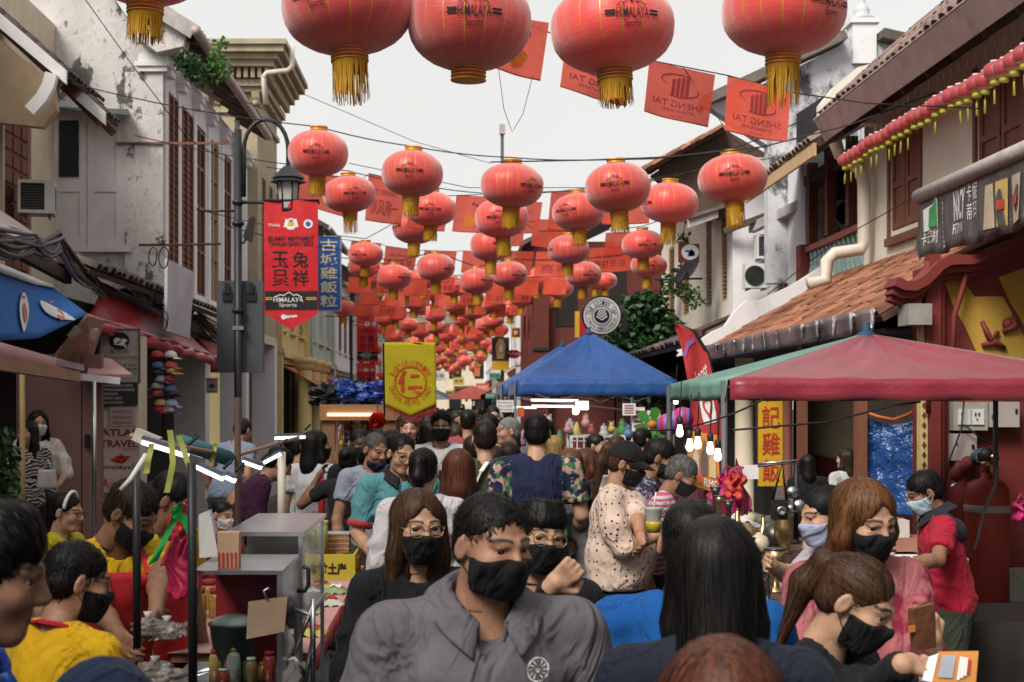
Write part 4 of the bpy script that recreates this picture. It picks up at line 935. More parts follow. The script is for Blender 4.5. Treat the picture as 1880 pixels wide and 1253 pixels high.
# ================================================================== small lanterns under the right eave
def small_lanterns():
 m_pk=_sheen(M('small_lantern_red',(.60,.10,.11),.4,.1,5,.1,30,trans=.35,spec=.5),.5);m_lime=M('lime_cap',(.42,.40,.06),.6,.15,8,0);m_pat=M('gold_paper_pattern',(.55,.38,.12),.6,.3,30,0)
 a,b=Vector((4.62,11.2,P(1875,112,11.2).z)),Vector((4.62,16.8,P(1553,292,16.8).z))
 b=P(1553,292,16.9);a=P(1900,92,11.3);n=27
 gl=MB();k=18;vs=[];rows=10
 for j in range(rows+1):
  an=-math.pi/2+math.pi*j/rows
  for i in range(k*2):
   t=math.pi*i/k;r=max(.05,.125*math.cos(an)**.8)*(1 if i%2 else .955);gl.v.append((r*math.cos(t),r*math.sin(t),.095*math.sin(an)))
 for j in range(rows):
  for i in range(2*k):
   gl.f.append((j*2*k+i,j*2*k+(i+1)%(2*k),(j+1)*2*k+(i+1)%(2*k),(j+1)*2*k+i));gl.m.append(1 if j<2 else 0);gl.sm.append(j>=2)
 def mk(mb,ms,nm):
  me=bpy.data.meshes.new(nm);me.from_pydata(mb.v,[],mb.f);[me.materials.append(m)for m in ms];me.polygons.foreach_set('material_index',mb.m);me.polygons.foreach_set('use_smooth',mb.sm);return me
 g=mk(gl,[m_pk,m_pat],'globe');c=mk(MB().lathe([(0,0),(.05,0),(.052,-.05),(0,-.05)],(0,0,-.095),12),[m_lime],'cap')
 tc=mk(MB().lathe([(0,0),(.045,0),(.045,.02),(0,.02)],(0,0,.09),12),[m_whiteplastic],'top');ts=mk(MB().lathe([(.003,0),(.003,-.06),(.012,-.062),(.012,-.08),(.016,-.2),(0,-.2)],(0,0,-.145),6),[m_lime],'tassel')
 st=mk(MB().tube([(0,0,.1),(0,0,.36)],.004,4),[m_cable],'string')
 rg=random.Random(2)
 for i in range(n):
  u=i/(n-1);p=a.lerp(b,u)+Vector((0,0,rg.uniform(-.02,.02)))
  t=bpy.data.objects.new('small_lantern',None);COL.objects.link(t);t.location=p;t.scale=(.78,.78,.82);t.rotation_euler=(0,rg.uniform(-.06,.06),rg.uniform(0,3))
  tag(t,'small pink lantern with lime cap, %s from the balcony end of the eave row'%ORD[n-1-i],'lantern','small lanterns under the eave')
  for nm,me in(('globe',g),('bottom_cap',c),('top_cap',tc),('string',st))+((('tassel',ts),)if rg.random()<.8 else()):
   o=bpy.data.objects.new(nm,me);COL.objects.link(o);o.parent=t
small_lanterns()
# ================================================================== other cables over the street
def wires():
 L=[([(0,-260),(150,-10),(250,130),(345,255),(420,300)],18,22,.007,'thin wire slanting down across the white mouldy wall'),
 ([(480,140),(620,200),(760,260),(900,300)],24,26,.006,'long faint wire sloping across the open sky'),
 ([(340,145),(420,175),(520,215)],25,24,.008,'slack wire under the gutter of the white house'),
 ([(915,125),(925,200),(940,243),(960,210),(978,140)],12.5,12.5,.003,'loose looped thread hanging below the lantern without tassel'),
 ([(1255,125),(1300,190),(1345,255),(1380,280)],12,16,.004,'thin thread behind the flags at the right'),
 ([(900,298),(1200,292),(1400,270),(1560,230),(1720,170)],17.5,16,.009,'black wire running from the lanterns to the right eave'),
 ([(640,300),(860,345),(1100,345),(1420,290)],21,20,.006,'second black wire behind the third lantern row'),
 ([(1410,540),(1540,440),(1700,350),(1830,335)],17,12,.006,'wire from the balcony to the grey canvas awning')]
 for pts,y0,y1,r,lb in L:
  n=len(pts);pp=[P(*q,y0+(y1-y0)*i/(n-1))for i,q in enumerate(pts)];path=[]
  for a,b in zip(pp,pp[1:]):path+=[a.lerp(b,k/4)for k in range(4)]
  tag(MB().tube(path+[pp[-1]],r,5).build('wire',m_cable),lb,'wire','cables across the street')
wires()
# ================================================================== street lamps and hanging banners on the left
m_banner=M('red_banner_cloth',(.60,.018,.026),.5,.12,2,.35,5,bdist=.04,trans=.12,spec=.4)
m_lampglass=M('frosted_lamp_glass',(.60,.60,.58),.25,.1,4,0,trans=.3)
m_yel=M('yellow_print',(.62,.38,.03),.7,.1,5,0)
m_blueprint=M('blue_print',(.03,.09,.35),.7,.1,5,0)
def street_lamp(px,Y,ztop,label,arm_px,bz,s=1):
 base=Vector(((px-VX)*Y/F,Y,.14));t=thing('street_lamp',label,'street lamp',base,0,'black street lamps on the left')
 H=ztop
 p=MB();p.lathe([(.1,0),(.1,.25),(.07,.3),(.055,.5),(.055,H-.14)],base,10);p.build('pole',m_iron,t)
 p=MB();z=bz
 for q in(z,z-.3,H*.55):p.lathe([(.06,-.04),(.085,-.02),(.085,.02),(.06,.04)],(base.x,Y,q),10)
 p.build('collar',m_iron,t)
 ax=arm_px*Y/F;a=MB();pts=[]
 for k in range(13):
  an=math.pi-math.pi*k/12;pts.append((base.x+ax*.12+ax*.44*(1+math.cos(an)),Y,H-.28+.42*math.sin(an)))
 pts=[(base.x+ax*.12,Y,H-.95)]+pts+[(pts[-1][0],Y,H-.55)]
 a.tube(pts,.03,8);a.bar((base.x,Y,H-.9),(base.x+ax*.12,Y,H-.9),.03,.03);a.build('curved_arm',m_iron,t)
 hx,hz=pts[-1][0],H-.55
 head=MB();
 for(r0,z0,r1,z1)in((.10,0,.03,.05),(.24,-.14,.10,0),(.27,-.2,.13,-.09)):head.lathe([(r0,hz+z0),(r1,hz+z1)],(hx,Y,0),6,smooth=False)
 head.lathe([(.02,.02),(.035,.06),(0,.1)],(hx,Y,hz+.02),8)
 hh=head.build('lamp_roof',m_iron,t)
 g=MB();g.lathe([(.12,hz-.58),(.15,hz-.2)],(hx,Y,0),6,smooth=False);g.build('lamp_glass',m_lampglass,t)
 f=MB()
 for k in range(6):
  an=math.pi*k/3;f.tube([(hx+.125*math.cos(an),Y+.125*math.sin(an),hz-.6),(hx+.155*math.cos(an),Y+.155*math.sin(an),hz-.18)],.012,5)
 f.lathe([(.0,-.64),(.1,-.64),(.14,-.6),(.14,-.57),(0,-.57)],(hx,Y,hz),6,smooth=False);f.build('lamp_cage',m_iron,t)
 b=MB();b.tube([(base.x,Y,bz),(base.x+150*Y/F,Y,bz)],.025,7);b.tube([(base.x-70*Y/F,Y,bz-.12),(base.x,Y,bz-.12)],.018,6);b.build('banner_arm',m_iron,t)
 return t
street_lamp(437,20,P(0,238,20).z,'tall black street lamp with pagoda lamp head before the white house',92,P(0,372,20).z)
street_lamp(645,52,P(0,520,52).z,'far black street lamp standing beyond the blue signboard',36,P(0,575,52).z)
def banner(px0,px1,py0,py1,Y,label,cjk,big=True):
 w=(px1-px0)*Y/F;h=(py1-py0)*Y/F;o=P(px0,py0,Y)
 t=thing('banner',label,'banner',o+Vector((w/2,0,0)),0,'long red new year banners')
 def wob(x,y):return .015*math.sin(x*9/w+y*3)+.02*math.sin(y*5/h+1)
 f=lambda x,y,l=0.0:Vector((o.x+x*w,Y+wob(x*w,y*h)-l,o.z-(1-y)*h))
 tip=.13
 c=MB();c.sheet(lambda u,v:f(u,1-v*(1-tip*(1-(1-abs(2*u-1))))),14,24);c.build('cloth',m_banner,t)
 k=MB();k.text('SELAMAT MENYAMBUT',(.07,.685,.93,.72),f,.006,0,.015);k.text('TAHUN BARU 2023',(.09,.645,.91,.68),f,.006,0,.015)
 for ch,(x,y)in zip(cjk,((.15,.48),(.52,.48),(.15,.34),(.52,.34))):k.text(ch,(x,y,x+.30,y+.125),f,.006,0,.012)
 k.flat([rect(.01+.098*i,.155,.01+.098*(i+1),.325-.025)for i in range(10)],f,.005);k.build('lettering',m_ink,t)
 k=MB();k.text('HIMALAYA',(.17,.215,.72,.25),f,.009,0,.01);k.text('Sports',(.28,.17,.6,.208),f,.009)
 for a,b in zip([(.18,.255),(.3,.275),(.36,.268),(.46,.295),(.55,.27),(.6,.278),(.7,.255)],[(.3,.275),(.36,.268),(.46,.295),(.55,.27),(.6,.278),(.7,.255),(.7,.255)]):k.flat([[(a[0],a[1]-.008),(b[0],b[1]-.008),b,a]],f,.009)
 k.flat([disc(.82,.815,.085,18,ry=.035)],f,.006);k.flat([disc(.5,.79,.08,12,ry=.02),[(.36,.79),(.44,.79),(.46,.85),(.40,.855)],[(.56,.79),(.64,.79),(.6,.855),(.54,.85)],rect(.46,.81,.54,.86)],f,.006)
 k.text('Melaka',(.09,.795,.3,.82),f,.007);k.flat([[(.3,.11),(.4,.09),(.62,.1),(.6,.115),(.42,.11)],disc(.36,.1,.05,8,ry=.02)],f,.006);k.build('white_print',m_wprint,t)
 k=MB();k.flat([rect(.02,.245,.15,.252),rect(.02,.232,.15,.239),rect(.76,.245,.97,.252),rect(.76,.232,.97,.239),rect(.45,.8,.55,.84)],f,.009);k.build('yellow_print',m_yel,t)
 k=MB();k.flat([disc(.82,.815,.05,6,ry=.02),rect(.48,.83,.52,.85)],f,.01);k.build('blue_print',m_blueprint,t)
 r=MB();r.tube([f(-.02,1.0,0),f(1.02,1.0,0)],.018,6);r.build('top_rod',m_iron,t)
banner(485,584,368,606,19.9,'large red new year banner with black characters on the near street lamp','玉兔呈祥')
banner(655,694,577,676,51.8,'smaller red new year banner on the far street lamp','恭喜发财')
banner(655,690,668,730,62,'farthest red new year banner, below the second one','恭喜发财')
def board(name,label,cat,px0,px1,py0,py1,Y,mb_,art,t_=.06,frame=None,group=None):
 """flat sign facing down the street, art(mb factory) draws on unit coordinates"""
 a,b=P(px0,py1,Y),P(px1,py0,Y);t=thing(name,label,cat,((a.x+b.x)/2,Y,a.z),0,group)
 s=MB();s.bb(a.x,b.x,Y,Y+t_,a.z,b.z);s.build('board',mb_,t)
 f0=plane((a.x,Y,a.z),(1,0,0),(0,0,1));w,h=b.x-a.x,b.z-a.z
 f=lambda x,y,l=0.0:f0(x*w,y*h,l)
 if frame:
  k=MB();e=.03*min(1,w)
  k.bb(a.x-e,a.x,Y-.015,Y+t_+.01,a.z-e,b.z+e);k.bb(b.x,b.x+e,Y-.015,Y+t_+.01,a.z-e,b.z+e);k.bb(a.x,b.x,Y-.015,Y+t_+.01,b.z,b.z+e);k.bb(a.x,b.x,Y-.015,Y+t_+.01,a.z-e,a.z);k.build('frame',frame,t)
 for mat,fn in art:
  k=MB();fn(k,f);k.build('lettering',mat,t)
 return t
def col_text(k,f,chars,x0,x1,y0,y1,lift=.006,bold=.01):
 n=len(chars);h=(y1-y0)/n
 for i,c in enumerate(chars):k.text(c,(x0,y1-(i+.92)*h,x1,y1-(i+.08)*h),f,lift,0,bold)
m_bluesign=M('blue_signboard',(.025,.10,.34),.5,.1,3,.05,20);m_cream2=M('cream_letter',(.70,.64,.46),.6,.1,5,0)
board('signboard','blue vertical signboard with cream chinese characters beside the red banner','sign',582,625,435,570,36,m_bluesign,[(m_cream2,lambda k,f:col_text(k,f,'古城雞飯粒',.14,.86,.03,.98,.01,.014))],.12,M('pale_blue_trim',(.35,.45,.55)))
board('signboard','dark blank signboard edge between red banner and blue signboard','sign',578,594,414,505,37.5,m_black,[],.1)
# grey metal cabinet doors strapped to the lamp post
def post_cabinet():
 t=thing('display_cabinet','grey metal display cabinet seen from behind, strapped to the street lamp','cabinet',P(440,686,20.15))
 Y=20.1
 for i,(a,b)in enumerate(((398,438),(441,483))):
  k=MB();k.bb(P(a,0,Y).x,P(b,0,Y).x,Y,Y+.14,P(0,684,Y).z,P(0,516,Y).z);o=k.build('cabinet_body',m_greymetal,t)
  h=MB();c=(a+b)/2
  h.bb(P(c-9,0,Y).x,P(c+8,0,Y).x,Y-.03,Y-.001,P(0,553,Y).z,P(0,535,Y).z);h.bb(P(c-5,0,Y).x,P(c+4,0,Y).x,Y-.05,Y-.031,P(0,540,Y).z,P(0,520,Y).z);h.build('mount_plate',m_black,o)
 s=MB();s.bb(P(430,0,Y).x,P(450,0,Y).x,Y-.16,Y-.002,P(0,607,Y).z,P(0,600,Y).z);s.build('strap',m_steel,t)
post_cabinet()
def floodlight():
 c=P(455,425,20);t=thing('floodlight','small black floodlight clamped on the street lamp under its arm','lamp',c)
 k=MB();k.prism([(c.x-.05,c.z-.1),(c.x+.05,c.z-.16),(c.x+.1,c.z+.2),(c.x+.04,c.z+.16)],'y',19.85,20.1);k.build('housing',m_black,t)
 k=MB();k.tube([c+Vector((-.02,0,-.1)),P(447,447,20),P(437,440,20)],.02,6);k.build('bracket',m_black,t)
floodlight()
# ================================================================== left shops: awnings and signs
m_bluecan=M('blue_canvas',(.015,.15,.50),.7,.15,2,.2,30,trans=.1,dirt=(((.01,.08,.3),3,.5,.25,.6,(4,4,.3)),))
m_teal=M('teal_canvas',(.02,.17,.30),.7,.15,2,.15,30)
m_redvinyl=M('glossy_red_vinyl',(.46,.035,.045),.28,.15,2,.5,5,bdist=.03,spec=.6,trans=.12)
m_pinkvinyl=M('pink_faded_vinyl',(.55,.30,.30),.6,.15,2,.15,15,trans=.2)
m_ply=M('plywood_panel',(.34,.19,.12),.7,.25,3,.2,20,stretch=(1,1,4))
m_maroonwall=M('brown_pink_shutter_wall',(.20,.105,.095),.75,.15,1.5,.15,20)
def blue_awning():
 t=thing('awning','blue canvas awning with white footprint prints over the left doorway','awning',P(60,560,13))
 A,B=P(-60,465,11.2),P(88,525,14.5)
 C,D=P(-90,632,10.4),P(160,578,14.6)
 mid=P(70,622,13.0)
 def f(u,v,l=0.0):
  top=A.lerp(B,u);low=C.lerp(mid,u/.72)if u<.72 else mid.lerp(D,(u-.72)/.28)
  p=top.lerp(low,v);return p+Vector((1,-.3,.15)).normalized()*(l+.004*math.sin(u*30)*v)
 MB().sheet(f,24,8,.015).build('canvas',m_bluecan,t)
 k=MB();k.sheet(lambda u,v:A.lerp(B,u)+Vector((-.06-.25*v,0,.02+.14*v)),6,2,.02);k.build('canvas_top',m_teal,t)
 k=MB();k.sheet(lambda u,v:f(u,.0+.12*v,.04),12,1,.01);k.build('white_band',m_wprint,t)
 k=MB();g=lambda x,y,l:f(x,y,-(-l))
 def foot(cx,cy,sx,sy,tilt):
  pts=[]
  for q in range(20):
   an=2*math.pi*q/20;rx=.5-.14*math.sin(an)+.1*math.cos(2*an);x,y=rx*math.cos(an)*sx,math.sin(an)*sy
   pts.append((cx+x*math.cos(tilt)-y*math.sin(tilt)*.5,cy+y*math.cos(tilt)+x*math.sin(tilt)))
  return pts
 k.flat([foot(.56,.6,.085,.3,.1),foot(.83,.68,.07,.32,-.5)],f,.045);k.build('footprint',m_wprint,t)
 k=MB();k.flat([disc(.56,.62,.022,12,ry=.15),disc(.845,.74,.02,12,ry=.12)],f,.055);k.flat([rect(.545,.36,.575,.40),rect(.815,.44,.845,.48)],f,.055);k.build('sole_print',M('salmon_print',(.5,.2,.16)),t)
blue_awning()
def left_sheds():
 t=thing('awning','pink underside awning with wooden beam below the blue canvas','awning',P(60,660,13))
 k=MB();k.sheet(lambda u,v:P(-30,622,10.5).lerp(P(135,668,14.2),u).lerp(P(-30,660,10.5).lerp(P(135,690,14.2),u),v)+Vector((0,0,0)),6,2,.03);k.build('sheet',m_pinkvinyl,t)
 k=MB();k.bar(P(-30,664,10.5),P(140,692,14.2),.08,.1);k.build('beam',m_ply,t)
 k=MB();k.bar(P(-30,640,10.8),P(150,675,14.4),.05,.06);k.build('rail',m_steel,t)
 t=thing('panel','brown plywood panel slanting between the blue canvas and the shop signs','panel',P(150,668,15))
 k=MB();k.slab([P(100,655,14.7),P(160,578,14.7),P(190,588,15.3),P(162,676,15.3)],.03);k.build('plywood_sheet',m_ply,t)
 k=MB();k.slab([P(125,618,14.68),P(140,600,14.68),P(180,605,15.1),P(172,625,15.1)],.04);k.build('patch',m_greywood,t)
 t=thing('awning','small white and pink sheet awning jutting out before the shop signs','awning',P(190,690,15))
 k=MB();k.slab([P(165,655,15.5),P(160,690,14.6),P(243,690,14.8),P(205,662,15.6)],.03);k.build('sheet',m_pinkvinyl,t)
 k=MB();k.bar(P(128,690,14.4),P(220,700,14.6),.05,.07);k.build('edge_trim',m_wprint,t)
 t=thing('awning','glossy red retractable awning above the hanging caps','awning',P(270,620,17))
 A,B,C,D=P(186,530,17.0),P(330,592,22.0),P(160,580,15.4),P(392,655,21.5)
 k=MB();k.sheet(lambda u,v:A.lerp(B,u).lerp(C.lerp(D,u),v)+Vector((.02*math.sin(u*23)*v,0,-.05*math.sin(v*3.1)+.02*math.sin(u*17+v*4)*v)),40,8,.012);k.build('canvas',m_redvinyl,t)
 k=MB();k.sheet(lambda u,v:C.lerp(D,u)+Vector((.03*math.sin(v*3)+.015*math.sin(u*60),-.01,-.14*v+.012*math.sin(u*43))),50,3,.01);k.build('valance',m_redvinyl,t)
 k=MB();k.tube([A+Vector((0,0,.02)),B],.06,8);k.build('roller',m_greymetal,t)
 k=MB();k.tube([C+Vector((0,-.02,.01)),D+Vector((0,-.02,.01))],.018,6);k.build('front_bar',m_pinkvinyl,t)
 t=thing('awning','dull brown-red awning left of the grey display cabinet','awning',P(395,670,22))
 A,B,C,D=P(348,605,24.5),P(402,628,27),P(386,655,22),P(440,656,22.6)
 k=MB();k.sheet(lambda u,v:A.lerp(B,u).lerp(C.lerp(D,u),v),8,4,.02);k.build('canvas',m_awred,t)
 k=MB();k.sheet(lambda u,v:C.lerp(D,u)+Vector((.015*math.sin(u*30),0,-.25*v)),12,2,.012);k.build('valance',m_awred,t)
 k=MB();k.tube([C,D],.025,6);k.build('front_bar',m_wprint,t)
 t=thing('wall','plain brown-pink wall behind the two women at the left doorway','wall',P(120,900,14.9))
 Y=14.9;a,b=P(30,0,Y).x,P(186,0,Y).x
 k=MB();k.bb(a,P(150,0,Y).x-.006,Y,Y+.1,.14,2.35);k.build('wall_panel',m_maroonwall,t)
 k=MB();k.bb(P(150,0,Y).x+.006,b,Y,Y+.1,.14,2.35);k.build('wall_panel',m_maroonwall,t)
 k=MB();k.bb(P(158,0,Y).x,P(165,0,Y).x,Y-.06,Y-.001,P(0,822,Y).z,P(0,798,Y).z);k.build('switch_box',m_black,t)
 tag(MB().tube([P(41,1000,12.8),P(41,685,12.8)],.026,8).build('pole',M('pale_bamboo_pole',(.50,.36,.16),.6)),'pale bamboo pole left of the woman in the zebra print blouse','pole')
 tag(MB().tube([P(173,1000,14.4),P(173,700,14.4)],.022,8).build('pole',m_steel),'thin steel pole in front of the shop signs','pole')
left_sheds()
leafy('bamboo_plant','tall narrow-leaved plant in the dark corner at the left edge','plant',P(5,1000,11.5),[(P(10,905,11.5),.12),(P(5,870,11.5),.13),(P(12,835,11.5),.11),(P(8,800,11.5),.08),(P(18,885,11.5),.09)],m_leafd,420,.065,droop=.9,seed=8)
m_signgrey=M('grey_sign_panel',(.42,.36,.34),.6,.12,2,.05,20);m_signpink=M('faded_sign_panel',(.52,.40,.37),.6,.12,2,.05,20);m_inkmar=M('maroon_ink',(.22,.03,.03));m_signdark=M('dark_sign_panel',(.035,.03,.03),.5)
def art_sentosa(k,f):
 k.flat([disc(.5,.79,.27,24,ry=.17)],f,.004)
 for y,s,x0 in((.30,'DRESSES & TIES',.12),(.22,'0932 5858',.3),(.13,'GIFTS & CRAFT',.1)):k.text(s,(x0,y,.95,y+.05),f,.004)
def art_horse(k,f):k.flat([disc(.45,.79,.1,10,ry=.06),[(.35,.72),(.6,.7),(.72,.8),(.6,.84),(.5,.78)],[(.6,.7),(.66,.66),(.7,.72)]],f,.008)
Ys=16.4
board('signboard','grey shop sign with round dark horse emblem on the pillar, topmost of the stack','sign',184,254,606,702,Ys,m_signgrey,[(m_ink,art_sentosa),(m_wprint,art_horse),(m_inkmar,lambda k,f:(k.text('紫芸阁',(.25,.54,.75,.64),f,.004),k.text('ANUGRAH SENTOSA',(.03,.44,.97,.50),f,.004)))],.05,m_greymetal)
board('signboard','dark shop sign listing handmade goods in white, under the horse emblem sign','sign',184,252,703,744,Ys,m_signdark,[(m_wprint,lambda k,f:[k.text(s,(.03,.82-.19*i,.03+.9*w,.93-.19*i),f,.004)for i,(s,w)in enumerate((('HANDMADE BEADS SLIPPERS',.95),('IMPORTED HANDMADE DRESSES',1),('WOOD CRAFTS',.5),('CHILDREN T-SHIRTS',.62),('BAGS & SOUVENIRS',.66)))])],.04)
board('signboard','small pale notice about worldwide hotel reservations above the travel sign','sign',202,247,748,783,Ys,m_signpink,[(m_inkmar,lambda k,f:[k.text(s,(.1,y,.9,y+.16),f,.004)for s,y in(('PACKAGE TOURS',.7),('WORLDWIDE HOTEL',.38),('RESERVATIONS',.1))])],.04)
def art_travel(k,f):k.text('ATLAS',(.08,.86,.97,.97),f,.004,0,.03);k.text('TRAVEL',(.08,.69,.97,.80),f,.004,0,.03);k.text('SERVICE',(.6,.64,.95,.67),f,.004)
def art_air(k,f):k.text('malaysia',(.16,.345,.97,.42),f,.004,0,.01)
def art_air2(k,f):k.flat([[(.3,.5),(.62,.6),(.6,.53),(.52,.46)],[(.36,.47),(.7,.5),(.6,.44)],[(.55,.56),(.8,.56),(.66,.46),(.6,.5)]],f,.005);k.text('Air Asia',(.12,.06,.95,.22),f,.004)
m_airred=M('red_sign_print',(.42,.03,.03))
board('signboard','large pinkish travel agency sign at the foot of the sign stack','sign',178,256,784,905,Ys,m_signpink,[(m_inkmar,art_travel),(m_ink,art_air),(m_airred,art_air2)],.05)
board('notice','small white notice with a picture on the white pier','notice',378,400,694,722,24.4,m_wprint,[(m_airred,lambda k,f:(k.text('MELAKA',(.15,.8,.85,.92),f,.004),k.flat([disc(.5,.45,.3,10,ry=.15)],f,.004),k.flat([rect(.1,.05,.9,.12)],f,.004))),(M('green_print',(.05,.22,.10)),lambda k,f:k.flat([rect(.3,.42,.7,.6)],f,.006))],.02)
def side_board():
 t=thing('signboard','pale blue-white board with faint letters hanging before the white house','sign',P(330,620,19))
 a,b,c,d=P(305,476,18.2),P(354,500,19.8),P(346,622,19.8),P(304,608,18.2)
 MB().slab([a,b,c,d],.04).build('board',M('pale_board',(.60,.62,.67),.6,.12,1.5,.1,20,dirt=(GREYSTAIN,)),t)
 f=lambda x,y,l=0.0:d.lerp(c,x).lerp(a.lerp(b,x),y)+Vector((.3,-1,0)).normalized()*(.03+l)
 MB().text('ATLAS',(.32,.42,.72,.62),f,.0,0,.05).build('lettering',m_blueprint,t)
side_board()
# bundles of old cables along the lean-to edge
def cable_bundle():
 rg=random.Random(9);t=thing('cable_bundle','tangled bundle of old black cables sagging along the left shop roofs','cables',P(200,560,16))
 path=[(-40,415,9.5),(60,440,12),(110,435,13.5),(170,505,16),(230,540,19),(300,570,21.5),(360,575,23),(430,615,27)]
 for k in range(16):
  r=rg.uniform(.008,.026);pts=[]
  for(x,y,Y)in path:pts.append(P(x+rg.uniform(-6,6),y+rg.uniform(-10,26),Y))
  pp=[]
  for a,b in zip(pts,pts[1:]):pp+=sag(a,b,rg.uniform(.0,.16),6)[:-1]
  MB().tube(pp,r,5).build('cable',m_cable if k%3 else M('grey_cable',(.16,.16,.17),.6),t)
 for k in range(7):
  c=P(rg.choice([95,165,180,280,300]),rg.uniform(450,600),rg.uniform(13,19));R0=rg.uniform(.05,.12)
  MB().tube([c+Vector((R0*math.cos(a*.5)*.5,R0*math.sin(a*.3)*.4,R0*math.sin(a*.5)))for a in range(14)],.008,5).build('cable_loop',m_cable,t)
 for k in range(8):
  x=rg.uniform(255,310);a=P(x,rg.uniform(570,600),20);MB().tube(sag(a,P(x+rg.uniform(-20,25),rg.uniform(640,690),20),.1,8),.006,4).build('loose_wire',M('pale_wire',(.4,.37,.33),.6),t)
cable_bundle()
def left_leanto():
 t=thing('lean_to_roof','dark ragged tiled lean-to roof above the red awning, left side','roof',P(200,520,18))
 s=MB();s.slab([(-3.95,15.2,3.25),(-3.95,24.9,3.25),(-5.7,24.9,3.95),(-5.7,15.2,3.95)],.06);s.build('roof_deck',m_darkwood,t)
 tiled_slope(t,tile_mesh('roof_tile',.34,.28,.07,m_oldtile),-3.95,3.3,-5.7,4.0,15.2,24.8,.29,.3,220,'roof_tile',12)
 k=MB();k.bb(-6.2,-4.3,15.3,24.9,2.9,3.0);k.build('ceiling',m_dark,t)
 t=thing('pillar','shop pillar behind the stack of travel and craft signs','pillar',(-4.0,16.7,.14))
 k=MB();k.bb(P(182,0,16.5).x,P(256,0,16.5).x,16.46,16.9,.14,2.62);k.build('shaft',m_oldcream,t)
 t=thing('lean_to_roof','reddish rusted tin lean-to above the blue canvas','roof',P(30,430,14))
 s=MB();s.slab([P(-80,390,11.5),P(135,500,16),P(60,430,19),P(-60,350,16)],.05);s.build('tin_sheet',m_gutter,t)
 k=MB();k.bar(P(-80,400,11.5),P(125,512,15.6),.08,.12);k.build('edge_beam',m_darkwood,t)
left_leanto()
# hanging caps and toys column
def hanging_goods():
 rg=random.Random(31);cols=[(.42,.05,.05),(.55,.5,.45),(.10,.14,.3),(.5,.12,.1),(.06,.06,.06),(.6,.35,.15),(.3,.4,.6)]
 for i in range(16):
  px=292+(i%2)*20+rg.uniform(-4,4);py=660+14*(i//2)+rg.uniform(-4,4);Y=17.5
  c=P(px,py,Y);m=M('cap_cloth_%d'%(i%7),cols[i%7],.8);t=thing('cap','%s souvenir cap, %s from the top in the %s hanging column'%(['red','beige','navy','brick red','black','orange','light blue'][i%7],ORD[i//2],'outer' if i%2==0 else 'inner'),'cap',c,rg.uniform(0,3),'souvenir caps hanging by the shop')
  k=MB();k.lathe([(.085,0),(.083,.03),(.065,.065),(.03,.085),(0,.088)],(0,0,0),12);k.build('crown',m,t,False)
  k=MB();k.sheet(lambda u,v:((.08+.07*v*math.sin(math.pi*u))*math.cos(math.pi*(u-.5)*.9),(.083+.07*v)*math.sin(math.pi*(u-.5)*.9),-.02*v),8,2,.006);k.build('peak',m,t,False)
 tag(MB().tube([P(300,640,17.55),P(300,800,17.55)],.01,5).build('hanging_cord',m_cable),'cord carrying the column of souvenir caps','rope')
hanging_goods()
# ================================================================== right: canvas awning with print, meters, gas cylinder ...
m_canvas=M('dark_grey_print_canvas',(.085,.075,.075),.5,.25,3,.8,7,bdist=.05,stretch=(1,4,.6),spec=.5)
def canvas_awning():
 t=thing('awning','dark grey printed canvas awning with coffee packets under a pale roller','awning',(4.3,12,3.2))
 X=4.3;y0,y1=9.3,13.15
 ztop=lambda y:3.72;zb=lambda y:3.17
 def f(x,y,l=0.0):
  yy=y1+(y0-y1)*x;return Vector((X-l-.022*math.sin(x*62+2*math.sin(y*3))*(1-y),yy,zb(yy)+(ztop(yy)-zb(yy))*y+.012*math.sin(x*31)*(1-y)))
 MB().sheet(lambda u,v:f(u,1-v),90,6,.008).build('canvas',m_canvas,t)
 MB().tube([(X,y1+.05,3.76),(X,y0,3.76)],.07,10).build('roller',m_greywood,t)
 MB().sheet(lambda u,v:(X+1.2*v,y1+(y0-y1)*u,3.8+.28*v),4,2,.02).build('top_sheet',M('pale_grey_tarp',(.50,.50,.52),.5),t)
 MB().slab([(X,y1+.02,3.72),(X,y1+.02,3.17),(X+.05,y1+.3,3.3),(X+.15,y1+.35,3.78)],.012).build('end_flap',m_greymetal,t)
 k=MB();k.text('NACY',(.235,.42,.31,.9),f,.014,.15,.02);k.text('FITMAN',(.232,.22,.30,.38),f,.014,.15);k.text('卡',(.32,.66,.345,.92),f,.014);k.text('妮',(.35,.66,.38,.92),f,.014);k.text('蒂',(.32,.38,.345,.63),f,.014);k.text('玛',(.35,.38,.38,.63),f,.014)
 k.text('卡氏巴刹',(.02,.2,.13,.42),f,.014,.15);k.flat([rect(.16,.1+.075*i,.164,.14+.075*i)for i in range(10)],f,.014);k.build('white_print',m_wprint,t)
 k=MB();k.flat([[(.03,.42),(.13,.46),(.13,.9),(.11,.96),(.105,.84),(.03,.8)]],f,.016);k.build('white_panel',m_wprint,t)
 k=MB();k.flat([[(.075,.46),(.128,.48),(.126,.86),(.112,.96),(.106,.82),(.075,.78)]],f,.02);k.build('green_print',M('leaf_print',(.05,.26,.09)),t)
 for i,(x,w,c)in enumerate(((.43,.04,(.45,.36,.26)),(.485,.065,(.58,.42,.12)),(.57,.05,(.5,.4,.3)),(.64,.06,(.58,.42,.12)))):
  k=MB();k.flat([rect(x,.12,x+w,.78)],f,.018);k.build('packet_print',M('packet_%d'%i,c,.6),t)
  k=MB();k.flat([rect(x+w*.25,.36,x+w*.75,.5)],f,.022);k.build('packet_label',M('packet_red',(.45,.06,.04)),t)
canvas_awning()
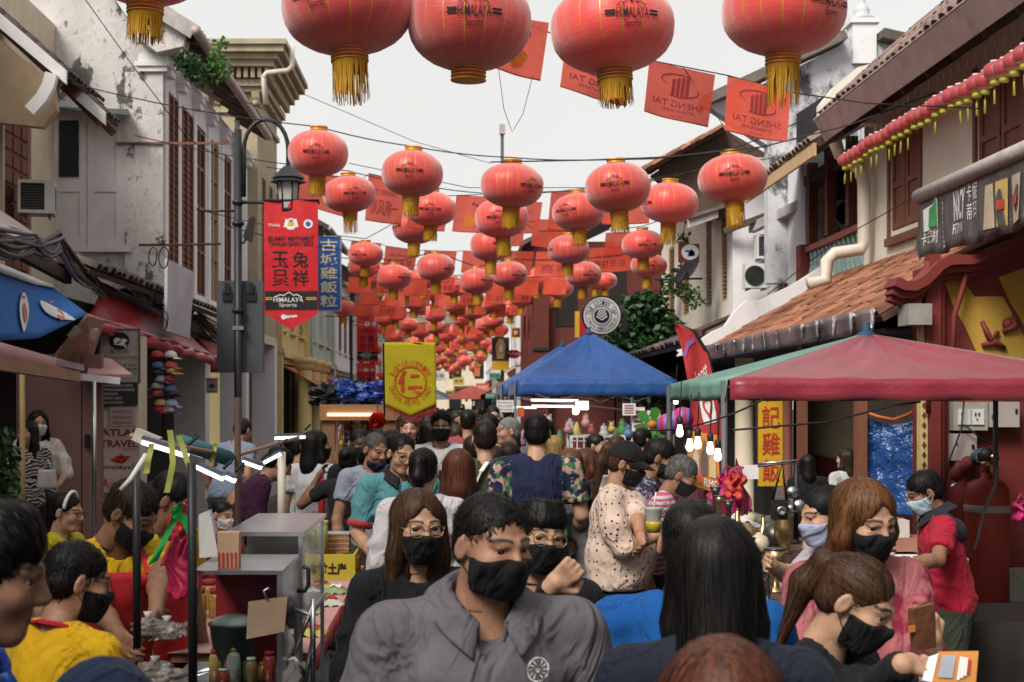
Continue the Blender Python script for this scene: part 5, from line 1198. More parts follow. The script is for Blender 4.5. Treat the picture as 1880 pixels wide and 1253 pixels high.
def wall_gear():
 Y=12.18
 def bx(name,lb,cat,x0,x1,y0,y1,d,m,extra=None):
  a,b=P(x0,y1,Y),P(x1,y0,Y);t=thing(name,lb,cat,((a.x+b.x)/2,Y,a.z));k=MB();k.bb(a.x,b.x,Y-d,Y-.004,a.z,b.z);k.build('case',m,t)
  if extra:
   for nm,mm,rc,dd in extra:
    k=MB()
    for(u0,v0,u1,v1)in rc:k.bb(a.x+(b.x-a.x)*u0,a.x+(b.x-a.x)*u1,Y-d-dd,Y-d-.001,a.z+(b.z-a.z)*v0,a.z+(b.z-a.z)*v1)
    k.build(nm,mm,t)
  return t
 bx('socket_box','white double socket box on the red wall under the tent edge','socket',1742,1804,738,790,.12,M('grey_beige_box',(.36,.34,.30),.6),[('socket_plate',m_whiteplastic,[(.12,.2,.48,.75),(.52,.2,.88,.75)],.015),('switch',m_black,[(.2,.5,.24,.62),(.6,.5,.64,.62),(.7,.5,.74,.62),(.65,.35,.68,.42)],.022)])
 bx('meter_box','large pale metal fuse box right of the socket box','fuse box',1806,1860,738,784,.14,m_signgrey,[('lock',m_black,[(.85,.55,.92,.72)],.012),('hinge',m_steel,[(.05,.35,.1,.5)],.012)])
 bx('meter_box','smaller white metal box below the socket box','fuse box',1741,1784,796,845,.12,m_signgrey,[('lock',m_black,[(.78,.45,.88,.6)],.012),('hinge',m_steel,[(.1,.6,.16,.75)],.012)])
 bx('plate','stained pale metal plate leaning low against the red wall','plate',1800,1878,1042,1138,.03,M('stained_plate',(.42,.40,.33),.8,.2,3,.2,30,dirt=(((.08,.06,.04),7,.58,.06,.9,None),((.2,.17,.12),2,.5,.2,.6,None))))
 t=thing('water_tap','metal water tap on a bent red pipe beside the gas cylinder','tap',P(1755,895,12))
 MB().tube([P(1775,845,12.1),P(1775,857,11.95),P(1760,857,11.95),P(1757,865,11.95),P(1757,882,11.95)],.05,9).build('red_pipe',m_redwall,t)
 k=MB();k.tube([P(1757,880,11.95),P(1756,888,11.95),P(1748,893,11.95),P(1746,898,11.95)],.016,7);k.bar(P(1750,882,11.95),P(1764,878,11.95),.02,.015);k.build('spout',m_steel,t)
 c=P(1812,0,11.5);t=thing('gas_cylinder','tall red gas cylinder strapped to the red wall','gas cylinder',(c.x,11.5,.14))
 m_cyl=M('red_cylinder_paint',(.40,.055,.04),.5,.2,3,.15,30,dirt=(((.2,.04,.03),2,.55,.2,.6,None),))
 r=.172;zt=P(0,882,11.5).z
 MB().lathe([(r,.14),(r,zt-.12),(r*.97,zt-.07),(r*.85,zt-.025),(r*.6,zt),(.05,zt+.015),(.04,zt+.06),(0,zt+.06)],(c.x,11.5,0),28).build('bottle',m_cyl,t)
 MB().lathe([(r+.002,0),(r+.008,.005),(r+.008,.055),(r+.002,.06)],(c.x,11.5,P(0,940,11.5).z),28).build('strap',m_signgrey,t)
 k=MB();k.lathe([(.03,0),(.03,.05),(.05,.06),(.05,.09),(.0,.09)],(c.x,11.5,zt+.06),10);k.build('valve',M('brass',(.55,.38,.12),.3,metal=1),t)
 t=thing('hose_reel','coiled dark hose and brass fitting on the wall above the gas cylinder','hose',P(1810,838,12))
 for k_ in range(5):MB().tube([P(1808+(26-2*k_)*math.cos(a*.5),840+(16-k_)*math.sin(a*.5),12.0-.02*k_)for a in range(14)],.008,5).build('hose_coil',m_cable if k_%2 else M('teal_hose',(.05,.14,.16),.5),t)
 MB().lathe([(.0,0),(.07,0),(.075,.03),(.06,.06),(0,.065)],P(1810,838,11.95),14,(0,-1,0)).build('regulator',m_black,t)
 MB().lathe([(.0,.065),(.035,.066),(.03,.09),(0,.09)],P(1818,840,11.95),12,(0,-1,0)).build('fitting',M('brass',(.5,.3,.1)),t)
 tag(MB().tube([P(1832,860,11.3),P(1828,890,11.2),P(1806,940,11.2),P(1795,990,11.2),P(1788,1010,11.2)],.011,6).build('hose',M('grey_hose',(.25,.25,.25))),'thin grey hose hanging down in front of the gas cylinder','hose')
 for pts,lb in(([(1770,736),(1765,790),(1745,840),(1732,900)],'dark wire drooping down the wall past the small box'),([(1772,782),(1800,805),(1826,818)],'short wire joining the socket box to the hose reel')):
  tag(MB().tube([P(*q,12.0)for q in pts],.008,5).build('wire',m_cable),lb,'wire')
wall_gear()
m_tarp=M('blue_tarpaulin',(.025,.085,.28),.25,.35,1.6,1.0,3.2,bdist=.12,spec=.6,dirt=(((.35,.40,.52),2.6,.6,.12,.6,(1,1,.5)),))
def tarp():
 t=thing('tarpaulin','crumpled blue tarpaulin hung by an orange rope between the posts','tarpaulin',P(1635,945,13.3))
 a,b,c,d=P(1588,765,13.3),P(1684,770,13.1),P(1686,948,13.1),P(1590,946,13.3)
 rg=random.Random(1);ph=[(rg.uniform(3,16),rg.uniform(-9,9),rg.uniform(0,6),rg.uniform(.006,.018))for _ in range(9)]
 MB().sheet(lambda u,v:a.lerp(b,u).lerp(d.lerp(c,u),v)+Vector((0,sum(q[3]*math.sin(q[0]*u+q[1]*v+q[2])for q in ph)+.03*abs(math.sin(u*6.3)),-.06*math.sin(math.pi*u)*(1-v))),30,36,.006).build('sheet',m_tarp,t)
 MB().tube([P(1588,757,13.25),P(1615,766,13.2),P(1640,771,13.2),P(1665,762,13.15),P(1682,752,13.05),P(1683,735,13.05)],.016,6).build('rope',M('orange_rope',(.65,.16,.05),.8,.3,60),t)
tarp()
m_ysign=M('yellow_signboard',(.62,.36,.02),.6,.12,3,.05,20)
board('signboard','yellow vertical signboard with red characters in a black frame on the right walkway','sign',1390,1438,690,893,17.2,m_ysign,[(M('red_character',(.45,.04,.02)),lambda k,f:col_text(k,f,'和記雞飯',.18,.86,.02,.99,.008,.012))],.06,m_black)
board('signboard','small round painted logo sign high on the cream wall by the vine','sign',1246,1284,448,482,26.5,m_redwall,[(m_wprint,lambda k,f:k.flat([disc(.55,.55,.42,24)],f,.006)),(m_blueprint,lambda k,f:k.flat([disc(.62,.5,.16,9),rect(.3,.55,.5,.66),[(.4,.3),(.8,.35),(.6,.75)]],f,.01))],.06)
def cup_sign():
 c=P(1104,580,28);r=34*28/F;t=thing('signboard','round white coffee shop sign with a black latte leaf emblem above the blue tent','sign',c)
 MB().lathe([(r,0),(r,.1)],c,40,(0,-1,0),False).build('disc',M('white_sign_face',(.70,.69,.68),.5,.06),t)
 MB().lathe([(r,-.03),(r+.025,-.03),(r+.025,.11),(r,.11),(r,-.03)],c,40,(0,-1,0)).build('rim',m_black,t)
 f0=plane(c-Vector((0,.1,0)),(1,0,0),(0,0,1));f=lambda x,y,l=0.0:f0(x*r,y*r,l+.004)
 k=MB();k.flat(ring(0,0,.86,.89,40),f);k.flat(ring(0,-.02,.5,.54,30),f);k.flat([disc(0,-.02,.42,24,ry=.40)],f,.001)
 arc_text(k,f,'The Stolen Cup',0,0,.69,178,2,.25,.002);arc_text(k,f,'ARTISANAL',0,0,.72,190,245,.12,.002,True);arc_text(k,f,'Melaka',0,0,.72,250,290,.17,.002,True);arc_text(k,f,'COFFEE BAR',0,0,.72,295,350,.12,.002,True);k.build('lettering',m_ink,t)
 k=MB()
 for i in range(4):
  w=.3-.05*i;y=-.28+.15*i
  k.flat([[(0,y),(w,y+.2),(w*.9,y+.3),(0,y+.08)],[(0,y),(0,y+.08),(-w*.9,y+.3),(-w,y+.2)]],f,.004)
 k.build('leaf_emblem',m_wprint,t)
 MB().bb(c.x+r,P(1149,0,28).x+.02,28.0,28.06,c.z-.03,c.z+.03).build('bracket',m_iron,t);MB().bb(P(1143,0,28).x,P(1151,0,28).x,27.95,28.1,P(0,610,28).z,P(0,572,28).z).build('mount',m_iron,t)
 return t
cup_sign()
def dish():
 c=P(1262,500,26);t=thing('satellite_dish','dark satellite dish on a rail beside the vine','satellite dish',c)
 MB().lathe([(0,-.05),(.1,-.045),(.2,-.02),(.3,.03),(.3,.035),(.2,-.01),(.1,-.035),(0,-.04)],c,20,(-.7,-.3,.6)).build('bowl',m_black,t)
 MB().tube([c,P(1250,515,26),P(1250,520,26)],.025,6).build('arm',m_black,t)
 tag(MB().tube([P(1200,513,26.2),P(1290,512,26.2)],.02,6).build('rail',m_iron),'iron rail on the cream wall carrying the satellite dish','rail');
dish()
m_alu0=M('umbrella_pole',(.3,.3,.3),.4)
def far_signs():
 Y=50;board('signboard','vertical sign with a bubble tea drink picture and yellow foot','sign',903,935,620,680,Y,m_signdark,[(M('drink_print',(.48,.30,.12)),lambda k,f:k.flat([[(.3,.35),(.7,.35),(.8,.75),(.62,.95),(.4,.95),(.2,.75)]],f,.01)),(m_yel,lambda k,f:k.flat([rect(0,.0,1,.28)],f,.012)),(m_wprint,lambda k,f:k.flat([disc(.52,.66,.12,10)],f,.02))],.1)
 board('signboard','small red and yellow square sign high above the lip sign','sign',939,955,602,620,Y,m_yel,[(m_airred,lambda k,f:(k.flat([rect(.1,.1,.9,.9)],f,.01))),(m_wprint,lambda k,f:k.flat([disc(.5,.5,.25,8)],f,.02))],.1)
 c=P(943,650,Y);t=thing('signboard','red lip-shaped shop sign right of the drink sign','sign',c);f=plane(c,(1,0,0),(0,0,1));s=16*Y/F
 MB().flat([[(-s,0),(-s*.5,s*.38),(-s*.15,s*.5),(0,s*.4),(s*.15,s*.5),(s*.5,s*.38),(s,0),(s*.5,-s*.45),(0,-s*.55),(-s*.5,-s*.45)]],f,.0).build('board',m_airred,t);MB().text('The Nonyas',(-s*.8,-.06,s*.8,.06),f,.02).build('lettering',m_wprint,t)
 MB().tube([P(905,662,Y),P(960,640,Y+3)],.03,5).build('bracket',m_iron,t)
 t=thing('signboard','vertical orange signboard with dark strokes beside the round coffee sign','sign',P(1060,612,34));MB().bb(P(1056,0,34).x,P(1064,0,34).x,34,34.1,P(0,620,34).z,P(0,572,34).z).build('board',m_yel,t);MB().bb(P(1066,0,34).x,P(1086,0,34).x,34.02,34.08,P(0,615,34).z,P(0,585,34).z).build('cloth',m_banner,t)
 for i,(x,y,w,h,Y,c,lb)in enumerate(((908,690,20,10,46,(.08,.35,.25),'small green box sign on the cluttered wall by the tent'),(760,660,18,60,80,(.62,.62,.6),'white hanging cloth far down the street'),(842,700,20,14,85,(.55,.4,.1),'small orange sign near the far crowd'),(876,668,10,46,78,(.55,.16,.06),'tall orange strip banner far down the street'),(805,690,26,18,90,(.6,.6,.58),'far white board above the crowd'))):
  board('signboard',lb,'sign',x-w/2,x+w/2,y-h/2,y+h/2,Y,M('far_sign_%d'%i,c),[(m_ink,lambda k,f:k.text('茶 馆',(.15,.3,.85,.7),f,.01))],.08)
 for i,(x,y,w,h,Y,c,lb)in enumerate(((850,716,34,14,70,(.30,.14,.05),'brown board sign low over the far crowd'),(886,712,24,16,60,(.55,.12,.05),'orange board left of the tents over the crowd'),(772,700,22,26,75,(.60,.60,.60),'white cloth sign left of the far street end'),(792,716,20,12,85,(.12,.25,.45),'small blue sign near the far street end'),(826,722,16,10,95,(.5,.42,.1),'tiny yellow sign at the far street end'),(866,727,22,12,66,(.55,.55,.52),'pale board just above the far heads'),(742,712,16,40,64,(.45,.06,.06),'narrow red hanging sign behind the pennant'),(900,727,18,10,52,(.10,.30,.22),'green board beside the tent edge'))):
  board('signboard',lb,'sign',x-w/2,x+w/2,y-h/2,y+h/2,Y,M('street_sign_%d'%i,c),[(m_wprint if i%2 else m_ink,lambda k,f:k.text('雞場街',(.1,.25,.9,.75),f,.01))],.08)
 for i,(x,Y,c,lb)in enumerate(((792,64,(.10,.2,.4),'blue far market umbrella over the crowd'),(868,56,(.5,.12,.1),'red far market umbrella right of the street middle'),(760,48,(.45,.42,.38),'pale far market umbrella behind the kiosk'))):
  p=P(x,728,Y);t=thing('market_umbrella',lb,'umbrella',(p.x,Y,0),0,'far market umbrellas');MB().lathe([(1.1,1.95),(.6,2.25),(0,2.5)],(p.x,Y,0),8,smooth=False).build('canopy',M('umbrella_%d'%i,c,.7,trans=.2),t);MB().tube([(p.x,Y,0),(p.x,Y,2.5)],.025,6).build('pole',m_alu0,t)
far_signs()
def mast():
 Y=60;t=thing('mast','slim pole with a box at its top rising above the far roofs','mast',P(922,600,Y));MB().tube([P(922,700,Y),P(922,232,Y)],.07,6).build('pole',m_greymetal,t);a=P(922,247,Y);MB().bb(a.x-.12,a.x+.12,Y-.15,Y+.1,a.z,a.z+.4).build('antenna_box',m_signgrey,t)
mast()
# ================================================================== tents
m_tentblue=M('blue_tent_fabric',(.018,.10,.36),.5,.15,2,.45,5,bdist=.06,trans=.12,spec=.5,dirt=(((.03,.08,.2),3,.55,.2,.5,(1,1,.4)),))
m_tentred=M('crimson_tent_fabric',(.27,.014,.036),.42,.15,2,.35,4,bdist=.05,trans=.1,spec=.6,dirt=(((.20,.03,.05),2.5,.54,.2,.5,(1,1,.4)),))
for _m,_w in((m_tentred,.4),(m_tentblue,.2)):next(n for n in _m.node_tree.nodes if n.type=='BSDF_PRINCIPLED').inputs['Sheen Weight'].default_value=_w
m_tentgreen=M('pale_green_tent_fabric',(.20,.40,.33),.5,.12,2,.35,3,bdist=.06,trans=.15,spec=.5)
m_alu=M('tent_pole_grey',(.10,.10,.11),.45,.15,5,.05,40)
def tent(label,x0,x1,y0,y1,zv,ze,zp,mf,ms=None,val=.24,group=None,peak=None,truss=True):
 """square pop-up tent: valance bottom zv, eave ze, peak zp"""
 t=thing('market_tent',label,'tent',((x0+x1)/2,y0,0),0,group)
 px,py=peak or((x0+x1)/2,(y0+y1)/2);pk=Vector((px,py,zp))
 cs=[Vector((x0,y0,ze)),Vector((x1,y0,ze)),Vector((x1,y1,ze)),Vector((x0,y1,ze))]
 for i in range(4):
  a,b=cs[i],cs[(i+1)%4];m=(ms if i==3 and ms else mf)
  def f(u,v,a=a,b=b):
   p=a.lerp(b,u).lerp(pk+(a.lerp(b,u)-pk)*.02,v);s=math.sin(math.pi*v);w=math.sin(math.pi*u)
   return p-Vector((0,0,.10*s*w*(zp-ze)/.9+.016*math.sin(u*19+v*6)*w*s+.010*math.sin(u*41-v*9)*w+.02*abs(math.sin(u*9+v*2))*(1-v)**3*w))
  MB().sheet(f,22,14,.006).build('roof_panel',m,t)
  n=Vector(((b-a).y,-(b-a).x,0)).normalized()*.012
  MB().sheet(lambda u,v,a=a,b=b,n=n:a.lerp(b,u)+n*(1+1.5*math.sin(u*33)*v)+Vector((0,0,-(ze-zv)*v+.006*math.sin(u*25)*v)),26,3,.006).build('valance',m,t)
  l=MB();l.tube([a+Vector((.03 if a.x==x0 else-.03,.03 if a.y==y0 else-.03,-ze+.0)),a+Vector((.03 if a.x==x0 else-.03,.03 if a.y==y0 else-.03,-.01))],.022,8);l.build('leg',m_alu,t)
  if not truss:continue
  s=MB();s.tube([a+Vector((0,0,-.12)),a.lerp(b,.25)+Vector((0,0,-.35)),a.lerp(b,.5)+Vector((0,0,-.12)),a.lerp(b,.75)+Vector((0,0,-.35)),b+Vector((0,0,-.12))],.011,6);s.build('truss',m_alu,t)
 c=MB();c.lathe([(.09,-.02),(.06,.03),(.03,.05),(.03,.1),(0,.11)],pk+Vector((0,0,-.03)),10);c.build('peak_cap',M('tent_cap_blue',(.03,.07,.16),.6),t)
 return t
tent('blue pop-up tent in front, its peak below the round coffee sign',.97,3.55,23,25.7,P(0,727,23).z,P(0,698,23).z,P(0,609,24.3).z,m_tentblue,group='blue market tents')
tent('blue pop-up tent behind, showing only its left slope and peak',.85,3.3,26.6,29.4,P(0,727,26.6).z,P(0,705,26.6).z,P(0,632,28).z,m_tentblue,group='blue market tents')
tent('crimson pop-up tent with a pale green side panel over the right stalls',1.73,4.35,9.0,11.4,P(0,735,9).z,P(0,696,9).z,P(0,612,10.15).z,m_tentred,m_tentgreen,peak=(2.93,10.15),truss=False)
def bulb_mat(nm,c,e):return M(nm,c,.3,0,3,0,emit=e)
m_led=bulb_mat('led_white',(.85,.93,1.0),1.0);m_warm=bulb_mat('warm_lamp',(1.0,.82,.55),2.2);m_tube=bulb_mat('tube_white',(.95,.97,.92),.7)
# ================================================================== stall under the blue tents
def toy_stall():
 Y=22.4
 t=thing('market_stall','white wire counter stall of toys under the blue tent','stall',P(1120,860,Y))
 a,b=P(1047,850,Y),P(1185,800,Y)
 MB().bb(a.x,b.x,Y,Y+.8,b.z-.03,b.z).build('counter_top',M('white_counter',(.62,.62,.60),.4),t)
 for x in(a.x+.02,b.x-.02):
  for y in(Y+.02,Y+.78):MB().bb(x-.02,x+.02,y-.02,y+.02,0,b.z-.03).build('leg',m_wprint,t)
 k=MB()
 for i in range(12):k.bb(a.x+(b.x-a.x)*i/11-.008,a.x+(b.x-a.x)*i/11+.008,Y-.012,Y-.001,b.z-.35,b.z-.03)
 for z in(.08,.2,.34):k.bb(a.x,b.x,Y-.02,Y-.013,b.z-z-.01,b.z-z)
 tag(k.build('wire_basket',m_wprint,t),kind='stuff')
 MB().tube([P(960,733,Y),P(1190,758,Y+.3)],.015,6).build('hanging_rail',m_alu,t)
 for i,(x0,x1,y,Yy)in enumerate(((975,1062,735,22),(976,1082,746,22.2),(905,985,748,24))):
  o=tag(MB().tube([P(x0,y,Yy),P(x1,y+1,Yy)],.018,8).build('tube_light',m_tube),'lit white tube light, %s under the blue tent'%('upper one','lower longer one','leftmost one')[i],'light','lit tube lights under the tent')
 c=P(1068,745,22);l=thing('floodlight','square warm floodlight glowing under the blue tent','lamp',c)
 MB().bb(c.x-.12,c.x+.12,21.98,22.06,c.z-.08,c.z+.08).build('housing',m_black,l);MB().bb(c.x-.1,c.x+.1,21.965,21.979,c.z-.065,c.z+.065).build('lens',m_warm,l)
 tag(MB().lathe([(0,-.05),(.04,-.04),(.055,0),(.04,.05),(.02,.08),(0,.08)],P(1057,756,22),10).build('bulb',m_warm),'warm round bulb just below the square floodlight','bulb')
 rg=random.Random(5);cols=[((.42,.22,.24),'pink'),((.06,.2,.06),'green'),((.42,.33,.1),'yellow'),((.3,.06,.07),'red'),((.42,.42,.42),'white'),((.1,.17,.3),'blue'),((.24,.12,.26),'purple')]
 for i in range(20):
  x=957+11.7*i+rg.uniform(-4,4);y=rg.uniform(762,806);ci=rg.randrange(7);m=M('toy_%s'%cols[ci][1],cols[ci][0],.6)
  c=P(x,y,Y+rg.uniform(.0,.7));tt=thing('toy','small %s toy hanging under the blue tent, %s from the left'%(cols[ci][1],ORD[i]),'toy',c,rg.uniform(0,3),'toys at the stall under the blue tent')
  s=rg.uniform(.07,.12)
  if i%3==0:
   MB().lathe([(0,0),(s*.8,.0),(s*.9,.02),(.02,s*2.2),(0,s*2.3)],(0,0,-s*2),10).build('cone',m,tt,False)
  else:
   MB().lathe([(0,-s),(s*.7,-s*.8),(s*.9,-s*.1),(s*.6,s*.35),(s*.5,s*.4),(s*.62,s*.7),(s*.45,s*1.2),(0,s*1.35)],(0,0,-s),10).build('plush_body',m,tt,False)
   MB().lathe([(0,0),(s*.25,.02),(0,s*.4)],(s*.4,0,s*.2),7).build('ear',m,tt,False);MB().lathe([(0,0),(s*.25,.02),(0,s*.4)],(-s*.4,0,s*.2),7).build('ear',m,tt,False)
 for i,(x,y)in enumerate(((1172,762),(1200,768),(1155,755))):
  board('price_card','hanging pale card with prints, %s at the toy stall'%('the larger middle one','rightmost','the small one')[i],'card',x-12,x+12,y-14,y+30-22*(i==2),Y-.1-.05*i,m_wprint,[(m_inkmar,lambda k,f:[k.flat([rect(.15,.15+.2*q,.85,.25+.2*q)],f,.003)for q in range(4)])],.01)
 c=P(1197,780,20.5);tt=thing('pinwheel','green pinwheel flower with an orange middle at the tent corner','toy',c)
 for q in range(6):
  an=q*math.pi/3+.3;pts=[]
  for(r,d)in((.05,-.3),(.14,-.5),(.24,-.3),(.26,0),(.24,.3),(.14,.5),(.05,.3)):pts.append(c+Vector((r*math.cos(an+d),-.02-r*.1*math.sin(an*2),r*math.sin(an+d))))
  MB().slab(pts,.01).build('petal',M('lime_petal',(.09,.36,.05),.6,trans=.3),tt)
 MB().lathe([(0,0),(.07,.0),(.06,.04),(0,.06)],c,12,(0,-1,0)).build('middle',M('orange_mid',(.62,.2,.03)),tt)
 MB().tube([c,c-Vector((0,0,.5))],.01,5).build('stick',m_alu,tt)
 board('notice','white handwritten price notice clipped at the tent corner','notice',912,943,735,757,21.5,m_wprint,[(m_ink,lambda k,f:[k.text(s,(.1,y,.9,y+.16),f,.003)for s,y in(('Promosi',.72),('RM 10 - RM 25',.42),('All items',.14))])],.01)
 board('notice','small orange notice beside the white handwritten one','notice',950,962,748,765,21.6,M('orange_card',(.62,.14,.03)),[],.01)
toy_stall()
# ================================================================== feather flag
def feather_flag():
 Y=13.0;t=thing('feather_flag','tall red feather flag with a white heart emblem beside the crimson tent','flag',P(1280,900,Y))
 L=[(1238,595),(1252,640),(1262,700),(1270,760),(1278,830)];Rr=[(1240,594),(1276,610),(1300,652),(1318,740),(1336,830)]
 def lr(arr,v):
  q=v*(len(arr)-1);i=min(len(arr)-2,int(q));u=q-i;return(arr[i][0]*(1-u)+arr[i+1][0]*u,arr[i][1]*(1-u)+arr[i+1][1]*u)
 def f(u,v,l=0.0):
  a,b=lr(L,v),lr(Rr,v);p=P(a[0]+(b[0]-a[0])*u,a[1]+(b[1]-a[1])*u,Y);return p+Vector((0,.02*math.sin(u*5+v*9)-l,0))
 MB().sheet(f,8,20).build('cloth',M('coral_red_flag',(.56,.05,.05),.6,.12,2,.3,5,bdist=.03,trans=.3),t)
 MB().tube([P(*q,Y+.02)for q in Rr[:3]]+[P(1312,700,Y+.02),P(1330,900,Y+.02)],.018,6).build('pole',m_black,t)
 g=lambda x,y,l=.0:f(x,y,l)
 k=MB();k.flat([[(.38,.66),(.80,.66),(.84,.70),(.84,.80),(.80,.84),(.40,.84),(.36,.80),(.35,.70)]],g,.012)
 k.text('boost',(.35,.60,.85,.50),g,.012);k.build('white_print',m_wprint,t)
 k=MB()
 hs=[(.6+.17*(16*math.sin(a)**3)/16,.745-.06*(13*math.cos(a)-5*math.cos(2*a)-2*math.cos(3*a)-math.cos(4*a))/13)for a in[2*math.pi*q/24 for q in range(24)]]
 hi=[(.6+(x-.6)*.6,.745+(y-.745)*.6)for x,y in hs]
 k.flat([[hs[i],hs[(i+1)%24],hi[(i+1)%24],hi[i]]for i in range(24)],g,.018);k.build('heart_print',m_airred,t)
 k=MB();k.flat([[(.05,.30),(.4,.24),(.8,.27),(.8,.31),(.4,.29),(.1,.34)]],g,.012);k.build('ribbon_print',M('purple_print',(.25,.12,.35)),t)
feather_flag()
# ================================================================== bulbs, bags, poster at the drink stall
def drink_stall():
 cord=P(1236,700,10.5)
 for i,(x,y,Y)in enumerate(((1241,738,11.5),(1248,796,8.2),(1266,822,8.0),(1281,818,8.0),(1304,828,7.9),(1318,840,7.8))):
  c=P(x,y,Y);t=thing('bulb','glowing round bulb, %s'%('alone below the green tent corner','highest of the five over the drinks poster','first in the lower row from the left','second in the lower row, higher','third in the lower row','last in the lower row, lowest')[i],'bulb',c,0,'hanging bulbs at the drink stall')
  MB().lathe([(0,-.022),(.014,-.018),(.021,-.004),(.02,.012),(.014,.034),(.012,.05)],c,12).build('glass',bulb_mat('bulb_white',(1,.88,.7),1.6),t)
  MB().lathe([(.016,.05),(.018,.055),(.018,.09),(.006,.1),(0,.1)],c,10).build('socket',m_black,t)
  MB().tube([c+Vector((0,0,.1)),c+Vector((.01,0,.3))],.004,5).build('cord',m_cable,t)
 tag(MB().tube(sag(P(1180,790,8.8),P(1400,735,7.6),.05),.006,5).build('wire',m_cable),'black wire carrying the hanging bulbs','wire')
 tag(MB().tube([P(1345,790,8.6),P(1520,775,9.0),P(1640,745,9.0),P(1690,738,9.02)],.007,5).build('wire',m_cable),'dark wire running under the crimson tent','wire')
 t=thing('poster','orange drinks poster with bottle and cup pictures behind the bulbs','poster',P(1300,900,8.6))
 a,b,c,d=P(1268,792,8.5),P(1318,800,8.5),P(1322,908,8.4),P(1262,890,8.4)
 f=lambda x,y,l=0.0:d.lerp(c,x).lerp(a.lerp(b,x),y)+Vector((0,-l-.01,0))
 MB().slab([a,b,c,d],.012).build('board',M('orange_poster',(.52,.20,.03),.45),t)
 for i,(x,w,h,cc)in enumerate(((.12,.2,.55,(.5,.45,.38)),(.38,.22,.62,(.12,.1,.1)),(.66,.22,.5,(.55,.42,.25)),(.3,.14,.3,(.6,.1,.05)))):
  k=MB();y0=.25 if i<3 else .08;k.flat([[(x,y0),(x+w,y0),(x+w,y0+h*.6),(x+w*.7,y0+h*.75),(x+w*.7,y0+h),(x+w*.3,y0+h),(x+w*.3,y0+h*.75),(x,y0+h*.6)]],f,.004);k.build('bottle_print',M('bottle_print_%d'%i,cc),t)
 MB().text('RM5',(.5,.06,.9,.2),f,.004).build('lettering',m_wprint,t)
 def bag(nm,lb,pts,Y,m,seed):
  rg=random.Random(seed);t=thing('plastic_bag',lb,'bag',P(*pts[-1],Y),0,'plastic bags hanging at the stalls')
  q=[P(*p,Y)for p in pts];a,b,c,d=q;ph=[rg.uniform(0,6)for _ in range(6)]
  def f(u,v):
   p=a.lerp(b,u).lerp(d.lerp(c,u),v);return p+Vector((.012*math.sin(9*v+ph[0]),-.05*math.sin(math.pi*u)*(.5+.5*v)+.02*math.sin(13*u+5*v+ph[1])+.012*math.sin(25*u-11*v+ph[2]),.012*math.sin(15*u+ph[3])))
  MB().sheet(f,16,16,.004).build('film',m,t)
  MB().sheet(lambda u,v:f(u,v)+Vector((0,.10*math.sin(math.pi*u)*(.4+.6*v)+.02,0)),10,10).build('film_back',m,t)
  MB().tube([a+Vector((.01,0,0)),a.lerp(b,.5)+Vector((0,0,.05)),b],.006,5).build('handle',m,t)
 m_coral=M('coral_plastic',(.66,.07,.06),.35,.15,3,.6,12,trans=.3,bdist=.02);m_mag=M('magenta_plastic',(.55,.03,.16),.35,.15,3,.6,12,trans=.3,bdist=.02)
 bag('b','coral red plastic bag hanging before the yellow signboard',((1335,872),(1368,878),(1364,915),(1330,912)),7.4,m_coral,1)
 bag('b','magenta plastic bag behind the coral one',((1318,880),(1345,862),(1378,942),(1312,945)),7.6,m_mag,2)
 bag('b','thin pink plastic strip hanging right of the coral bag',((1348,860),(1356,858),(1382,938),(1362,944)),7.5,M('pink_plastic',(.6,.12,.25),.4,trans=.3),3)
 bag('b','dark magenta bag beside the drinks poster',((1300,905),(1330,905),(1328,935),(1305,932)),8.2,m_mag,4)
 bag('b','magenta plastic bag held in the arm of the coral one at the far right edge',((1862,925),(1885,920),(1890,955),(1866,960)),8.6,m_mag,5)
 board('price_card','blank white paper card on the rail right of the bags','card',1366,1393,854,880,7.6,m_wprint,[],.006)
 tag(MB().tube([P(1340,862,7.7),P(1450,850,7.5)],.008,6).build('rail',m_alu),'thin metal rail carrying the white card and bags','rail')
 t=thing('market_stall','drink stall table hidden behind the shoppers under the crimson tent','stall',P(1300,1000,7.6))
 a,b=P(1230,965,7.6),P(1400,965,7.6);MB().bb(a.x,b.x,7.5,8.3,a.z-.04,a.z).build('table_top',m_wprint,t);MB().sheet(lambda u,v:(a.x+(b.x-a.x)*u,7.5-.01-.015*math.sin(u*30)*v,a.z-(a.z-.02)*v),20,2,.006).build('cloth',M('stall_cloth_maroon',(.2,.03,.04)),t)
 for i in range(3):
  c=P(1226+14*i,780-6*i,12.5);tt=thing('balloon_bag','striped red and purple cloth ball, %s of three by the feather flag'%ORD[i],'toy',c,0,'striped cloth balls')
  MB().lathe([(0,-.1),(.06,-.085),(.095,-.03),(.095,.03),(.06,.085),(0,.1)],c,14).build('ball',M('striped_ball',(.45,.03,.10),.5,.1,3,0,extra=lambda t_,co,cc:_mix(t_,_ramp(t_,(lambda w:(t_.links.new(co,w.inputs[0]),w.outputs[1])[1])(_n(t_,'ShaderNodeTexWave')),.5,.55),cc,(.22,.12,.4))),tt)
  MB().tube([c+Vector((0,0,.1)),c+Vector((0,0,.3))],.004,4).build('string',m_cable,tt)
drink_stall()
